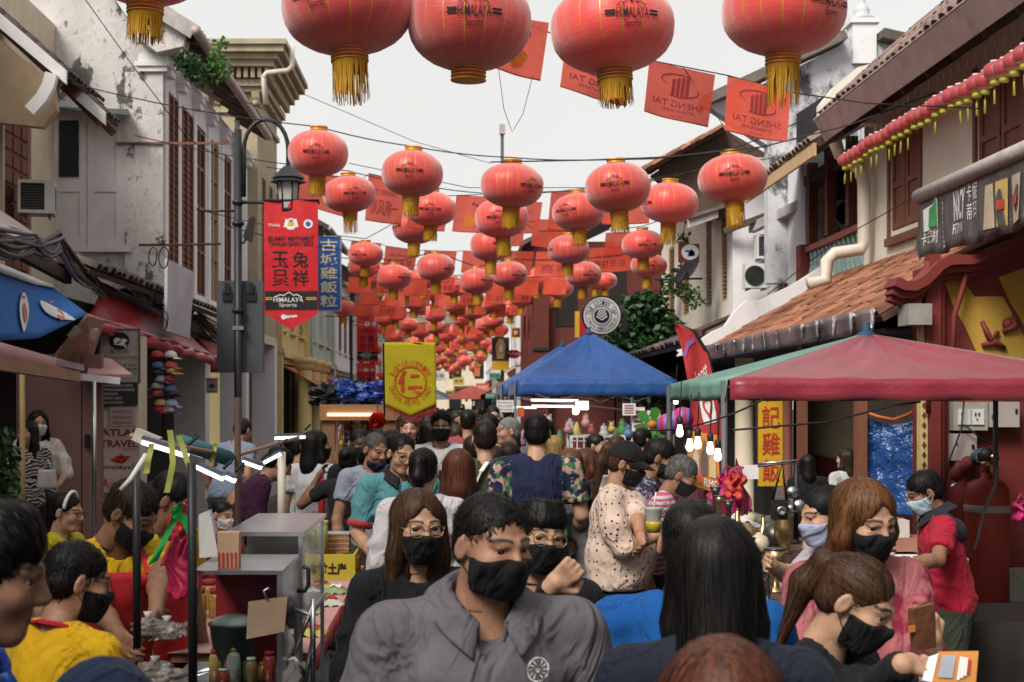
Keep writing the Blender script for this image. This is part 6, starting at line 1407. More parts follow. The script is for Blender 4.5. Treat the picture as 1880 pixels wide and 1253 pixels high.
# ================================================================== antiques table on the right
def antiques():
 m_brass=M('dull_brass',(.36,.26,.13),.35,.3,10,.1,60,metal=.9);m_pew=M('dark_pewter',(.10,.09,.085),.35,.3,10,.1,60,metal=.8);m_ivory=M('ivory_ware',(.55,.48,.36),.4,.2,8)
 t=thing('market_stall','antiques table with stepped top at the right under the crimson tent','stall',(1.75,6.2,0))
 MB().bb(1.18,1.85,5.6,7.2,.98,1.02).build('table_top',m_darkwood,t);MB().bb(1.2,1.85,6.4,7.2,1.021,1.16).build('step',m_darkwood,t)
 MB().sheet(lambda u,v:(1.17+.69*u,5.58-.015*math.sin(u*26)*v,.98-.96*v),20,2,.006).build('cloth',m_dark,t)
 for x in(1.23,1.8):MB().bb(x-.03,x+.03,5.65,5.71,.0,.979).build('leg',m_darkwood,t)
 rg=random.Random(17)
 forms=[('vase',[(.03,0),(.035,.01),(.02,.03),(.045,.08),(.05,.12),(.025,.17),(.03,.2),(.0,.2)]),('goblet',[(.035,0),(.035,.008),(.008,.02),(.008,.08),(.035,.11),(.04,.16),(0,.16)]),('candlestick',[(.04,0),(.04,.01),(.01,.03),(.016,.08),(.009,.12),(.014,.2),(.022,.22),(.0,.225)]),('pot',[(.03,0),(.055,.02),(.065,.06),(.05,.1),(.03,.11),(.01,.13),(0,.14)]),('bell',[(.05,0),(.04,.02),(.03,.07),(.012,.09),(.008,.13),(0,.14)]),('bowl',[(.025,0),(.03,.01),(.06,.05),(.055,.05),(.0,.02)])]
 spots=[]
 for iy in range(6):
  for ix in range(5):spots.append((1.25+ix*.125+rg.uniform(-.02,.02),5.68+iy*.24+rg.uniform(-.05,.05),ix,iy))
 cnt={}
 for(x,y,ix,iy)in spots:
  nm,pr=forms[rg.randrange(6)];m=rg.choice([m_brass,m_pew,m_pew,m_ivory,m_brass]);s=rg.uniform(.7,1.25);z=1.16 if y>6.4 else 1.02
  cnt[nm]=cnt.get(nm,0)+1;cw={'dull_brass':'brass','dark_pewter':'dark metal','ivory_ware':'ivory coloured'}[m.name]
  tt=thing(nm,'%s %s, %s from the street side in the %s row of antiques'%(cw,nm,ORD[ix],ORD[iy]),nm,(x,y,z),0,'antiques on the right table')
  MB().lathe([(r*s,h*s)for r,h in pr],(0,0,0),12).build('body',m,tt,False)
  MB().lathe([(pr[-2][0]*s*1.02,0),(pr[-2][0]*s*1.12,.004),(pr[-2][0]*s*1.02,.008)],(0,0,pr[-2][1]*s),12).build('rim',m_pew,tt,False)
 t=thing('display_stand','thin black display stand with round mirrors on the antiques table','stand',P(1466,980,6.2))
 MB().tube([P(1462,990,6.2),P(1462,850,6.2)],.012,6).build('post',m_black,t);MB().tube([P(1392,852,6.2),P(1466,846,6.2)],.006,6).build('arm',m_steel,t)
 for(x,y,r)in((1455,905,.028),(1468,930,.03),(1452,935,.02)):MB().lathe([(0,0),(r,0),(r,.006),(0,.006)],P(x,y,6.15),14,(0,-1,0)).build('mirror',m_steel,t)
 t=thing('camera','old black camera hanging by a strap from the display stand','camera',P(1432,960,6.1));c=P(1431,935,6.1)
 MB().bb(c.x-.032,c.x+.032,6.08,6.13,c.z-.045,c.z+.04).build('body',m_black,t);MB().lathe([(0,0),(.02,0),(.02,.025),(.014,.025),(0,.02)],(c.x,6.08,c.z-.005),14,(0,-1,0)).build('lens',m_steel,t)
 MB().tube([c+Vector((-.03,0,.04)),P(1436,850,6.1),c+Vector((.03,0,.04))],.007,5).build('strap',m_black,t);MB().bb(c.x-.02,c.x+.02,6.09,6.12,c.z+.041,c.z+.055).build('top_plate',m_steel,t)
 for i,(x,y,w,h,cc,lb)in enumerate(((1600,1000,.22,.12,(.45,.22,.08),'orange carton on the stall ledge behind the auburn haired woman'),(1628,985,.2,.1,(.5,.45,.4),'pale carton stacked at the stall ledge near the red polo man'),(1655,1010,.18,.08,(.3,.14,.1),'dark red carton at the stall ledge beside his arm'))):
  c=P(x,y,8.2);tt=thing('carton',lb,'box',c);MB().bb(c.x-w/2,c.x+w/2,8.1,8.35,c.z,c.z+h).build('box',M('carton_%d'%i,cc),tt);MB().bb(c.x-w/2-.003,c.x+w/2+.003,8.2,8.24,c.z+h,c.z+h+.004).build('tape',m_ply,tt)
 t=thing('market_stall','ledge table with cartons behind the auburn haired woman','stall',(2.4,8.2,0));MB().bb(1.9,2.85,7.9,8.5,P(0,1012,8.2).z-.05,P(0,1012,8.2).z-.01).build('table_top',m_wprint,t);MB().bb(1.95,2.0,7.95,8.45,0,P(0,1012,8.2).z-.051).build('leg',m_darkwood,t);MB().bb(2.75,2.8,7.95,8.45,0,P(0,1012,8.2).z-.051).build('leg',m_darkwood,t)
antiques()
def added_dark_table():  # added table, its black colour stands in for the dark area down here
 t=thing('market_stall','table under a black cloth at the right edge below the stained plate','stall',(3.2,7.4,0));a,b=P(1770,1142,7.5).x,P(1990,1142,7.5).x;z=P(0,1142,7.5).z
 MB().bb(a,b,7.5,8.2,z-.03,z).build('table_top',m_black,t);MB().sheet(lambda u,v:(a+(b-a)*u,7.49-.02*math.sin(u*25)*v,z-(z-.01)*v),20,3,.006).build('cloth',m_dark,t)
 for x in(a+.05,b-.05):MB().bb(x-.02,x+.02,7.55,7.6,0,z-.031).build('leg',m_darkwood,t)
added_dark_table()
# ================================================================== wooden kiosk with tarpaulin and yellow pennant
m_kwood=M('warm_stall_timber',(.30,.15,.075),.6,.3,2,.25,30,stretch=(1,1,.15));m_kwoodh=M('warm_stall_board',(.34,.17,.08),.6,.3,2,.25,30,stretch=(.15,1,1))
def kiosk():
 Y=11.6;t=thing('wooden_kiosk','wooden kiosk frame with a plank sign board and strip light','kiosk',P(650,1000,Y))
 a,b=P(592,0,Y).x,P(702,0,Y).x
 for x in(592,704):
  for y in(Y,Y+.9):MB().bb(P(x,0,Y).x,P(x,0,Y).x+.1,y,y+.1,0,P(0,772,Y).z).build('post',m_kwood,t)
 MB().bb(a-.02,b+.12,Y-.03,Y-.005,P(0,772,Y).z,P(0,743,Y).z).build('sign_plank',m_kwoodh,t);MB().bb(a-.02,b+.12,Y,Y+.98,P(0,752,Y).z,P(0,745,Y).z).build('roof_board',m_kwood,t)
 MB().bb(P(602,0,Y).x,P(690,0,Y).x,Y-.05,Y-.031,P(0,764,Y).z,P(0,759,Y).z).build('strip_light',bulb_mat('warm_strip',(1,.80,.5),1.2),t)
 MB().bb(a,b+.1,Y+.02,Y+.8,.86,.9).build('counter',m_kwood,t);MB().bb(a+.1,b,Y+.03,Y+.06,.1,.859).build('front_board',m_kwood,t)
 g=MB();Yg=Y+.8
 for i in range(9):g.tube([P(622+9*i,775,Yg),P(622+9*i,870,Yg)],.003,4)
 for j in range(8):g.tube([P(618,780+12*j,Yg),P(700,780+12*j,Yg)],.003,4)
 tag(g.build('wire_grid',m_steel,t),kind='stuff')
 rg=random.Random(8)
 for i in range(12):
  c=P(628+13*(i%6)+rg.uniform(-3,3),792+30*(i//6),Yg-.04);m=rg.choice([m_airred,m_yel,M('trinket_maroon',(.25,.03,.06)),m_wprint]);tt=thing('trinket','small trinket on the kiosk grid, %s from the left in the %s row'%(ORD[i%6],('upper','lower')[i//6]),'trinket',c,0,'trinkets on the kiosk grid')
  MB().lathe([(0,0),(.018,.01),(.022,.04),(.012,.06),(0,.065)],c,8).build('charm',m,tt);MB().tube([c+Vector((0,0,.06)),c+Vector((0,0,.1))],.003,4).build('loop',m_gold,tt)
 c=P(635,838,Y+.2);tt=thing('bulb','small white bulb glowing inside the wooden kiosk','bulb',c);MB().lathe([(0,-.04),(.04,-.02),(.05,.01),(.03,.04),(0,.05)],c,12).build('glass',m_led,tt);MB().lathe([(.02,.05),(.02,.09),(0,.09)],c,8).build('socket',m_black,tt)
 t=thing('tarpaulin','crumpled dark blue tarpaulin bundled on the kiosk roof','tarpaulin',P(650,742,Y+.4))
 rg=random.Random(3);m_b=M('shiny_blue_plastic',(.012,.045,.26),.2,.3,4,.6,14,bdist=.04,spec=.6)
 for i in range(11):
  c=P(600+10.5*i+rg.uniform(-4,4),737-rg.uniform(0,6),Y+.1+rg.uniform(0,.6));r=rg.uniform(.07,.11);ph=[rg.uniform(0,6)for _ in range(4)]
  def fold(u,v,c=c,r=r,ph=ph):
   a_,b_=u*2*math.pi,v*math.pi;q=r*(1+.28*math.sin(5*a_+3*b_+ph[0])+.2*math.sin(9*b_+4*a_+ph[1]));return c+Vector((1.3*q*math.cos(a_)*math.sin(b_),q*math.sin(a_)*math.sin(b_),.9*q*math.cos(b_)+r*.3))
  MB().sheet(fold,26,16,smooth=False).build('fold',m_b if i%3 else m_black,t)
 Y=11.1;t=thing('pennant','yellow pointed pennant with a red round character emblem on a black pole','flag',P(750,765,Y))
 tip=.16;o=P(706,765,Y);w,h=(800-706)*Y/F,(765-629)*Y/F
 f=lambda x,y,l=0.0:Vector((o.x+w*(x+.012*(1-y)),Y+.012*math.sin(x*6+y*4)-l,o.z+h*y))
 m_ypen=M('mustard_yellow_felt',(.50,.40,.012),.85,.12,6,.5,60)
 MB().sheet(lambda u,v:f(u,1-v*(1-tip*abs(2*u-1))),20,20,.006).build('cloth',m_ypen,t)
 mr=M('orange_red_print',(.55,.06,.015),.7);k=MB();g=lambda x,y,l=.0:f(.5+x,.46+y*w/h,l+.012)
 k.flat(ring(0,0,.29,.316,40),g);
 for(x0,y0,x1,y1,wd)in((-.10,.22,-.23,-.02,.075),(-.155,.11,-.155,-.19,.075),(.0,.12,.17,.135,.06),(-.05,-.11,.23,-.09,.07)):
  dx,dy=x1-x0,y1-y0;L_=math.hypot(dx,dy);nx,ny=-dy/L_*wd/2,dx/L_*wd/2;k.flat([[(x0+nx,y0+ny),(x0-nx,y0-ny),(x1-nx*.8,y1-ny*.8),(x1+nx*.8,y1+ny*.8)]],g)
 k.text('Yan',(.03,-.22,.2,-.14),g,.001,0,.02);arc_text(k,g,'BABYGROCERIES',0,0,.385,160,20,.10,.001);arc_text(k,g,'DRAGON BEARD CANDY',0,0,.385,190,350,.10,.001,True);k.build('emblem',mr,t)
 MB().tube([P(706,765,Y+.01),P(704,632,Y+.01),P(708,627,Y+.01),P(805,634,Y+.01)],.007,7).build('pole',m_black,t)
 fr=MB();rg=random.Random(2)
 for i in range(70):
  u=i/69;p=f(u,tip*abs(2*u-1),0);e=p+Vector((rg.uniform(-.008,.008),rg.uniform(-.01,.01),-.04-rg.uniform(0,.03)-.03*(u>.5)));fr.add([p+Vector((-.003,0,0)),p+Vector((.003,0,0)),e],[(0,1,2)])
 fr.build('fringe',M('dark_red_fringe',(.30,.015,.02),.8),t)
 c=P(693,772,10.8);t=thing('pompom','fluffy red paper pompom hanging by the kiosk corner','ornament',c);k=MB();rg=random.Random(6)
 for i in range(420):
  d=Vector((rg.gauss(0,1),rg.gauss(0,1),rg.gauss(0,1))).normalized();q=d.cross(Vector((.3,.5,.8))).normalized()*.006;e=c+d*rg.uniform(.055,.068);k.add([c+d*.01+q,c+d*.01-q,e-q*1.4,e+q*1.4],[(0,1,2,3)])
 k.build('petals',M('pompom_red',(.72,.03,.025),.7,trans=.2),t);MB().tube([c,c+Vector((0,0,.12))],.003,4).build('string',m_cable,t)
kiosk()
# ================================================================== snack table
def snack_table():
 x0,x1,y0,y1,z=-1.35,-.58,5.7,8.7,.84
 t=thing('market_stall','long snack table with red paper cloth left of the walkway','stall',(-.95,7.2,0))
 MB().bb(x0,x1,y0,y1,z-.04,z).build('table_top',m_ply,t)
 MB().sheet(lambda u,v:(x1+.008+.006*math.sin(u*60)*v,y0+(y1-y0)*u,z+.004-.08*v),40,2,.003).build('paper_edge',M('red_paper',(.5,.06,.06),.6),t);MB().bb(x0,x1+.004,y0-.02,y1,z+.001,z+.004).build('paper_cloth',M('pinkish_paper',(.55,.28,.26),.6,.3,4),t)
 for x in(x0+.06,x1-.08):
  for y in(y0+.1,y1-.1):MB().bb(x-.025,x+.025,y-.025,y+.025,0,z-.041).build('leg',m_kwood,t)
 rg=random.Random(21)
 Y=8.0;bx0,bx1=P(560,0,Y).x,P(652,0,Y).x;t=thing('carton','yellow open carton with black chinese characters on its front','box',((bx0+bx1)/2,Y,z));zt=P(0,1018,Y).z;zb=P(0,1066,Y).z
 myb=M('yellow_card',(.52,.44,.04),.6,.12,4)
 MB().bb(bx0,bx1,Y,Y+.012,zb,zt).build('front',myb,t);MB().bb(bx0,bx0+.012,Y+.013,Y+.5,zb,zt).build('side',myb,t);MB().bb(bx1-.012,bx1,Y+.013,Y+.5,zb,zt).build('side',myb,t);MB().bb(bx0+.013,bx1-.013,Y+.013,Y+.5,zb,zb+.05).build('base',myb,t)
 f=plane((bx0,Y,zb),(1,0,0),(0,0,1));MB().text('本地土产',(.02,.03,bx1-bx0-.05,.1),f,.003,0,.04).build('lettering',m_ink,t)
 for i in range(7):
  Yt=8.15;c=P(566+5*i,1012,Yt+.05*(i%2));tt=thing('snack_tube','green-yellow snack tube standing upright, %s from the left'%ORD[i],'snack',c,0,'upright snack tubes');h=(1012-962-6*(i%3))*Yt/F
  MB().lathe([(.0,0),(.018,0),(.018,h),(0,h)],(0,0,0),10).build('tube',M('green_tube',(.24,.27,.03),.35,.3,14),tt,False);MB().lathe([(.019,0),(.021,.004),(.021,.02),(0,.022)],(0,0,h),10).build('lid',m_yel,tt,False)
 for i in range(4):
  Yt=8.25;c=P(615,1016-9*i,Yt);tt=thing('cookie_box','clear box of brown cookies, %s from the bottom of the stack'%ORD[i],'snack',c,0,'stack of cookie boxes')
  MB().bb(c.x-.085,c.x+.08,Yt,Yt+.16,c.z,c.z+.024).build('tray',M('cookie_brown',(.36,.18,.06),.7,.5,60),tt);MB().bb(c.x-.088,c.x+.083,Yt-.004,Yt+.164,c.z+.0242,c.z+.028).build('lid',M('clear_lid',(.6,.6,.6),.15,spec=.7),tt)
 for i in range(2):
  c=P(578+48*i,1042,8.1);tt=thing('carton','small %s snack box inside the yellow carton'%('lime yellow','orange')[i],'box',c);MB().bb(c.x-.06,c.x+(.05 if i==0 else .1),8.06,8.3,c.z,c.z+.055).build('box',M('snackbox_%d'%i,((.5,.48,.05),(.62,.22,.02))[i],.5),tt);MB().bb(c.x-.02,c.x+.02,8.055,8.059,c.z+.012,c.z+.045).build('label',m_yel,tt)
 k=0;cols=[((.55,.5,.42),'pale'),((.5,.08,.06),'red'),((.5,.42,.08),'yellow'),((.25,.33,.15),'green'),((.5,.35,.2),'tan')]
 for iy in range(9):
  for ix in range(4):
   x=x0+.42+ix*.10+rg.uniform(-.02,.02);y=5.9+iy*.22+rg.uniform(-.03,.03)
   if x>x1-.05:continue
   ci=rg.randrange(5);tt=thing('snack_packet','%s snack packet, %s across in the %s row from the near table end'%(cols[ci][1],ORD[ix],ORD[iy]),'snack',(x,y,z+.006),rg.uniform(-.4,.4),'snack packets on the long table');ph=rg.uniform(0,6)
   MB().sheet(lambda u,v:((u-.5)*.13,(v-.5)*.17,.004+.035*math.sin(math.pi*u)*math.sin(math.pi*v)+.006*math.sin(u*18+v*11+ph)),8,8).build('pouch',M('packet_%s'%cols[ci][1],cols[ci][0],.3,.3,12,spec=.6),tt,False)
   MB().sheet(lambda u,v:((u-.5)*.07,(v-.5)*.07,.008+.036*math.sin(math.pi*(.25+u/2))*math.sin(math.pi*(.3+v*.4))+.006*math.sin((.25+u/2)*18+(.3+v*.4)*11+ph)),4,4).build('label',m_wprint if ci%2 else m_airred,tt,False)
 for i in range(8):
  c=Vector((x0+.05+.045*(i%4)*2,6.6+.3*(i//4),z+.004));tt=thing('jar','red capped clear snack jar, %s along the table back'%ORD[i],'jar',c,0,'snack jars');MB().lathe([(.0,0),(.036,0),(.04,.01),(.04,.1),(.03,.115),(.0,.115)],(0,0,0),12).build('jar_body',M('amber_snack',(.42,.22,.05),.2,.4,30,spec=.7),tt,False);MB().lathe([(.033,.1152),(.033,.14),(0,.14)],(0,0,0),12).build('lid',m_airred,tt,False)
snack_table()
# ================================================================== food cart in the left foreground
m_clear=glass('cart_glass');m_tape=M('yellow_green_tape',(.42,.45,.10),.5,trans=.2)
def food_cart():
 t=thing('food_cart','steel and glass food cart with LED bars in the left foreground','cart',P(400,1500,4.6))
 def pole(px,py0,py1,Y,r,m=m_iron,nm='post'):MB().tube([P(px,py0,Y),P(px+(2 if py1>1100 else 0),py1,Y)],r,8).build(nm,m,t)
 pole(250,850,1190,4.4,.013,m_iron);pole(352,850,1260,4.0,.013,m_iron);pole(436,730,1260,5.2,.012,m_darkwood);pole(517,830,1000,6.2,.018,m_pipe)
 Y0,Y1=4.2,5.6;xa,xb=P(352,0,Y0).x,P(518,0,Y0).x
 zt=P(0,1048,Y0).z;z2=P(0,976,Y1).z
 MB().bb(xa,xb,Y0,Y0+.45,zt-.012,zt).build('steel_top',m_steel,t);MB().bb(xa,xb,Y0+.6,Y1,zt+.045,zt+.06).build('steel_top',m_steel,t)
 MB().bb(xa+.002,xb-.002,Y0+.004,Y0+.01,zt-.36,zt-.013).build('glass_front',m_clear,t);MB().bb(xb-.008,xb-.002,Y0+.012,Y0+.44,zt-.36,zt-.013).build('glass_side',m_clear,t)
 for(x,y)in((xa,Y0),(xb-.015,Y0),(xb-.015,Y0+.44),(xa,Y0+.44)):MB().bb(x,x+.015,y-.003,y+.012,zt-.75,zt-.013).build('frame_post',m_steel,t)
 MB().bb(xa-.1,xb+.03,Y0-.02,Y0+.5,zt-.39,zt-.362).build('shelf',m_steel,t);MB().bb(xa-.1,xb+.03,Y0+.02,Y1,.25,zt-.62).build('body_box',m_greymetal,t);MB().bb(xa+.02,xb-.02,Y0+.3,Y0+.32,zt-.34,zt-.05).build('back_panel',M('cart_red_panel',(.30,.02,.03),.5),t)
 MB().bb(xa+.02,xb-.02,Y0+.618,Y0+.622,zt-.25,zt+.044).build('glass_front',m_clear,t);MB().bb(xb-.01,xb-.006,Y0+.63,Y1-.02,zt-.25,zt+.044).build('glass_side',m_clear,t)
 for(x,y)in((xa+.01,Y0+.61),(xb-.02,Y0+.61),(xb-.02,Y1-.02),(xa+.01,Y1-.02)):MB().bb(x,x+.014,y-.004,y+.01,zt-.6,zt+.0445).build('frame_post',m_steel,t)
 MB().bb(xa,xb,Y0+.61,Y1,zt-.27,zt-.251).build('shelf',m_steel,t);MB().bb(xa+.03,xb-.03,Y0+.9,Y0+.92,zt-.24,zt+.03).build('back_panel',m_steel,t)
 rg=random.Random(12);cl=[(.5,.3,.08),(.45,.05,.04),(.5,.45,.4),(.12,.2,.06),(.35,.18,.08)]
 for i in range(14):
  zz=zt-.361 if i<7 else zt-.25;x=xa+.05+(xb-xa-.1)*(i%7)/6;y=(Y0+.08 if i<7 else Y0+.7)+rg.uniform(0,.12);h_=rg.uniform(.05,.13);r_=rg.uniform(.016,.026)
  tt=thing('food_jar','%s jar of food inside the cart glass, %s from the left'%(('lower','upper')[i//7],ORD[i%7]),'jar',(x,y,zz),0,'jars inside the food cart');MB().lathe([(0,0),(r_,0),(r_,h_*.8),(r_*.7,h_*.9),(0,h_*.9)],(0,0,0),12).build('jar_body',M('jar_food_%d'%(i%5),cl[i%5],.3,.4,30,spec=.6),tt,False);MB().lathe([(r_*.8,h_*.9),(r_*.8,h_),(0,h_)],(0,0,.001),12).build('lid',[m_airred,m_wprint,m_yel][i%3],tt,False)
 MB().lathe([(0,0),(.035,.002),(.03,.006),(0,.008)],(P(430,1000,Y0+.6).x,Y0+.598,zt+.01),14,(0,-1,0)).build('badge',m_airred,t)
 for(pts,r,m)in(([(556,1040),(566,1045),(566,1075),(560,1085),(545,1085)],.007,m_black),([(480,1240),(440,1225),(380,1232),(320,1250)],.012,m_steel),([(540,1120),(572,1130),(574,1180),(560,1253)],.008,m_steel),([(500,1220),(540,1210),(560,1240)],.01,m_steel),([(520,1150),(535,1180),(520,1230)],.012,m_pipe),([(575,1100),(575,1253)],.008,m_steel),([(540,1200),(575,1110)],.007,m_steel)):MB().tube([P(*q,4.4)for q in pts],r,8).build('rail',m,t)
 for i,(a,b,Y)in enumerate((((262,812),(345,838),4.4),((358,856),(410,880),4.8),((415,876),(432,884),4.9),((375,838),(345,828),5.2),((446,848),(480,860),5.6),((485,850),(515,834),5.9),((505,805),(560,803),6.8))):
  l=thing('led_lamp','bright LED bar on the food cart, %s'%('largest, nearest at the upper left','second, hanging right of the tall post','tiny one beside the second bar','dim bar behind the first','tilted bar near the beige post','short bar slanting up near the beige post','long warm bar farthest along the cart')[i],'lamp',P(*a,Y),0,'LED bars on the food cart')
  p,q=P(*a,Y),P(*b,Y);MB().bar(p,q,.035,.013).build('lens',m_led,l);MB().bar(p+Vector((0,.01,.014)),q+Vector((0,.01,.014)),.045,.012).build('housing',m_greymetal,l);MB().tube([q+Vector((0,.01,.036)),q+Vector((.02,.06,.06))],.006,5).build('mount',m_black,l)
 MB().tube([P(240,800,4.5),P(330,820,4.7),P(430,838,5.2),P(560,800,7)],.008,8).build('upper_rail',m_ply,t);MB().tube([P(330,812,4.9),P(420,842,5.1)],.028,8).build('blanket_roll',M('teal_roll',(.05,.16,.20),.8),t)
 MB().bar(P(248,797,4.45),P(292,815,4.45),.04,.04).build('lamp_cover',M('dusty_clear_plastic',(.48,.45,.40),.3),t)
 for(pts,Y)in(([(312,790),(318,850),(306,905)],4.3),([(328,800),(345,850),(352,870)],4.3),([(278,815),(268,870)],4.3),([(395,815),(388,850)],5.0)):
  q=[P(*p,Y)for p in pts];MB().sheet(lambda u,v:(lambda s:q[min(len(q)-2,int(s))].lerp(q[min(len(q)-2,int(s))+1],s-min(len(q)-2,int(s))))(v*(len(q)-1))+Vector(((u-.5)*.018,.004*math.sin(v*9),0)),1,10).build('tape',m_tape,t)
 MB().tube([P(268,835,4.35),P(240,880,4.3),P(222,900,4.3)],.008,7).build('loose_cloth',m_whiteplastic,t)
 def item(nm,lb,cat):return thing(nm,lb,cat,P(420,1045,4.3))
 c=P(422,1046,4.3);tt=item('popcorn_box','red and white striped paper food box on the steel top','box');w=.03;h=.115
 MB().prism([(c.x-w,c.z),(c.x+w,c.z),(c.x+w*1.1,c.z+h),(c.x-w*1.1,c.z+h)],'y',4.27,4.32).build('box',M('kraft_paper',(.46,.30,.18)),tt)
 k=MB();[k.flat([[(-w+.012*i*1.05,0.0),(-w+.012*i*1.05+.006,0),(-w*1.05+.0126*i+.007,.055),(-w*1.05+.0126*i,.055)]],plane((c.x,4.27,c.z),(1,0,0),(0,0,1)),.002)for i in range(5)];k.build('stripes',m_airred,tt)
 c=P(384,1022,4.5);tt=item('folded_card','white folded card standing on the cart','card');MB().slab([P(365,945,4.5),P(388,935,4.52),P(402,1022,4.5),P(366,1025,4.48)],.006).build('card',m_whiteplastic,tt);MB().tube([P(386,935,4.49),P(402,1020,4.47)],.002,4).build('edge',m_blueprint,tt)
 c=P(428,1180,4.35);tt=item('plastic_tub','dark grey plastic tub behind the cart glass','tub');MB().lathe([(.06,-.1),(.075,.0),(.08,.0),(.08,.006),(.07,.006),(.06,-.08),(0,-.08)],(c.x,4.36,P(0,1148,4.35).z),18).build('tub',m_greymetal,tt);MB().lathe([(.0,0),(.07,0),(.06,.02),(.03,.03),(0,.03)],(c.x,4.36,P(0,1148,4.35).z),14).build('contents',m_whiteplastic,tt)
 tt=item('cardboard_sign','blank brown cardboard square hooked on the cart side','sign');MB().slab([P(456,1105,4.1),P(528,1095,4.12),P(522,1160,4.1),P(452,1174,4.08)],.006).build('cardboard',M('brown_cardboard',(.27,.19,.13),.9,.2,6,.3,40),tt);MB().tube([P(490,1100,4.1),P(484,1085,4.11),P(494,1080,4.11)],.004,5).build('hook',m_steel,tt)
 rg=random.Random(3);m_bag=M('crimson_plastic',(.50,.03,.10),.3,.15,3,.7,12,trans=.25,bdist=.02)
 for i,(q,Y,mm,lb)in enumerate((((303,985),(352,975),(360,1095),(298,1092),),)*0 or(([(312,985),(350,980),(362,1092),(302,1094)],4.15,m_bag,'crimson plastic bags bunched on the near cart post'),([(318,935),(345,925),(350,985),(300,1040)],4.2,M('red_plastic',(.6,.05,.05),.3,trans=.25),'red plastic bag knotted above the crimson ones'))):
  tt=thing('plastic_bag',lb,'bag',P(*q[2],Y),0,'plastic bags hanging at the stalls');a,b,c_,d=[P(*p,Y)for p in q];ph=rg.uniform(0,6)
  for s in(0,1):MB().sheet(lambda u,v:a.lerp(b,u).lerp(d.lerp(c_,u),v)+Vector((.01*math.sin(8*v+ph),(.05*s-.025)*math.sin(math.pi*u)+.006*math.sin(9*u+5*v+ph+s)+.004*math.sin(21*u-9*v+3*math.sin(6*v)),.01*math.sin(7*u+ph))),24,24,.002).build('film',mm,tt)
 tt=thing('ribbon','bright green plastic ribbon tied on the cart post over the bags','ribbon',P(310,980,4.1));mg=M('green_plastic',(.02,.36,.09),.35,trans=.25)
 for pts in([(328,925),(322,950),(298,1000),(280,1035)],[(322,945),(340,955),(356,985)],[(330,925),(318,940),(300,950)]):
  q=[P(*p,4.1)for p in pts];MB().sheet(lambda u,v:(lambda s:q[min(len(q)-2,int(s))].lerp(q[min(len(q)-2,int(s))+1],s-min(len(q)-2,int(s))))(v*(len(q)-1))+Vector(((u-.5)*.026,-.008*math.sin(u*3+v*8),.5*(u-.5)*.026)),3,12).build('strip',mg,tt)
 for i,(x,y,s)in enumerate(((285,1235,.045),(305,1250,.05),(272,1150,.035),(306,1158,.035))):
  c=P(x,y,4.5);tt=thing('plastic_bag','crumpled clear bag of food on the cart counter, %s'%('lower front','lowest, beside the post','by the apron','held near the post')[i],'bag',c,0,'plastic bags hanging at the stalls');ph=[rg.uniform(0,6)for _ in range(4)]
  def fb(u,v):
   a,b=u*6.2832,v*math.pi;q=s*(1+.22*math.sin(5*a+2*b+ph[0])*math.sin(b)+.16*math.sin(11*a-7*b+ph[1])+.12*math.sin(9*b+3*a+ph[2]));return c+Vector((1.25*q*math.cos(a)*math.sin(b),q*math.sin(a)*math.sin(b),.75*q*math.cos(b)))
  MB().sheet(fb,30,18).build('film',M('milky_plastic',(.5,.45,.42),.15,.4,14,.5,25,spec=.7,alpha=.4),tt);MB().lathe([(.004,0),(.016,.025),(.0,.022)],c+Vector((0,0,s*.6)),8).build('knot',m_whiteplastic,tt)
food_cart()
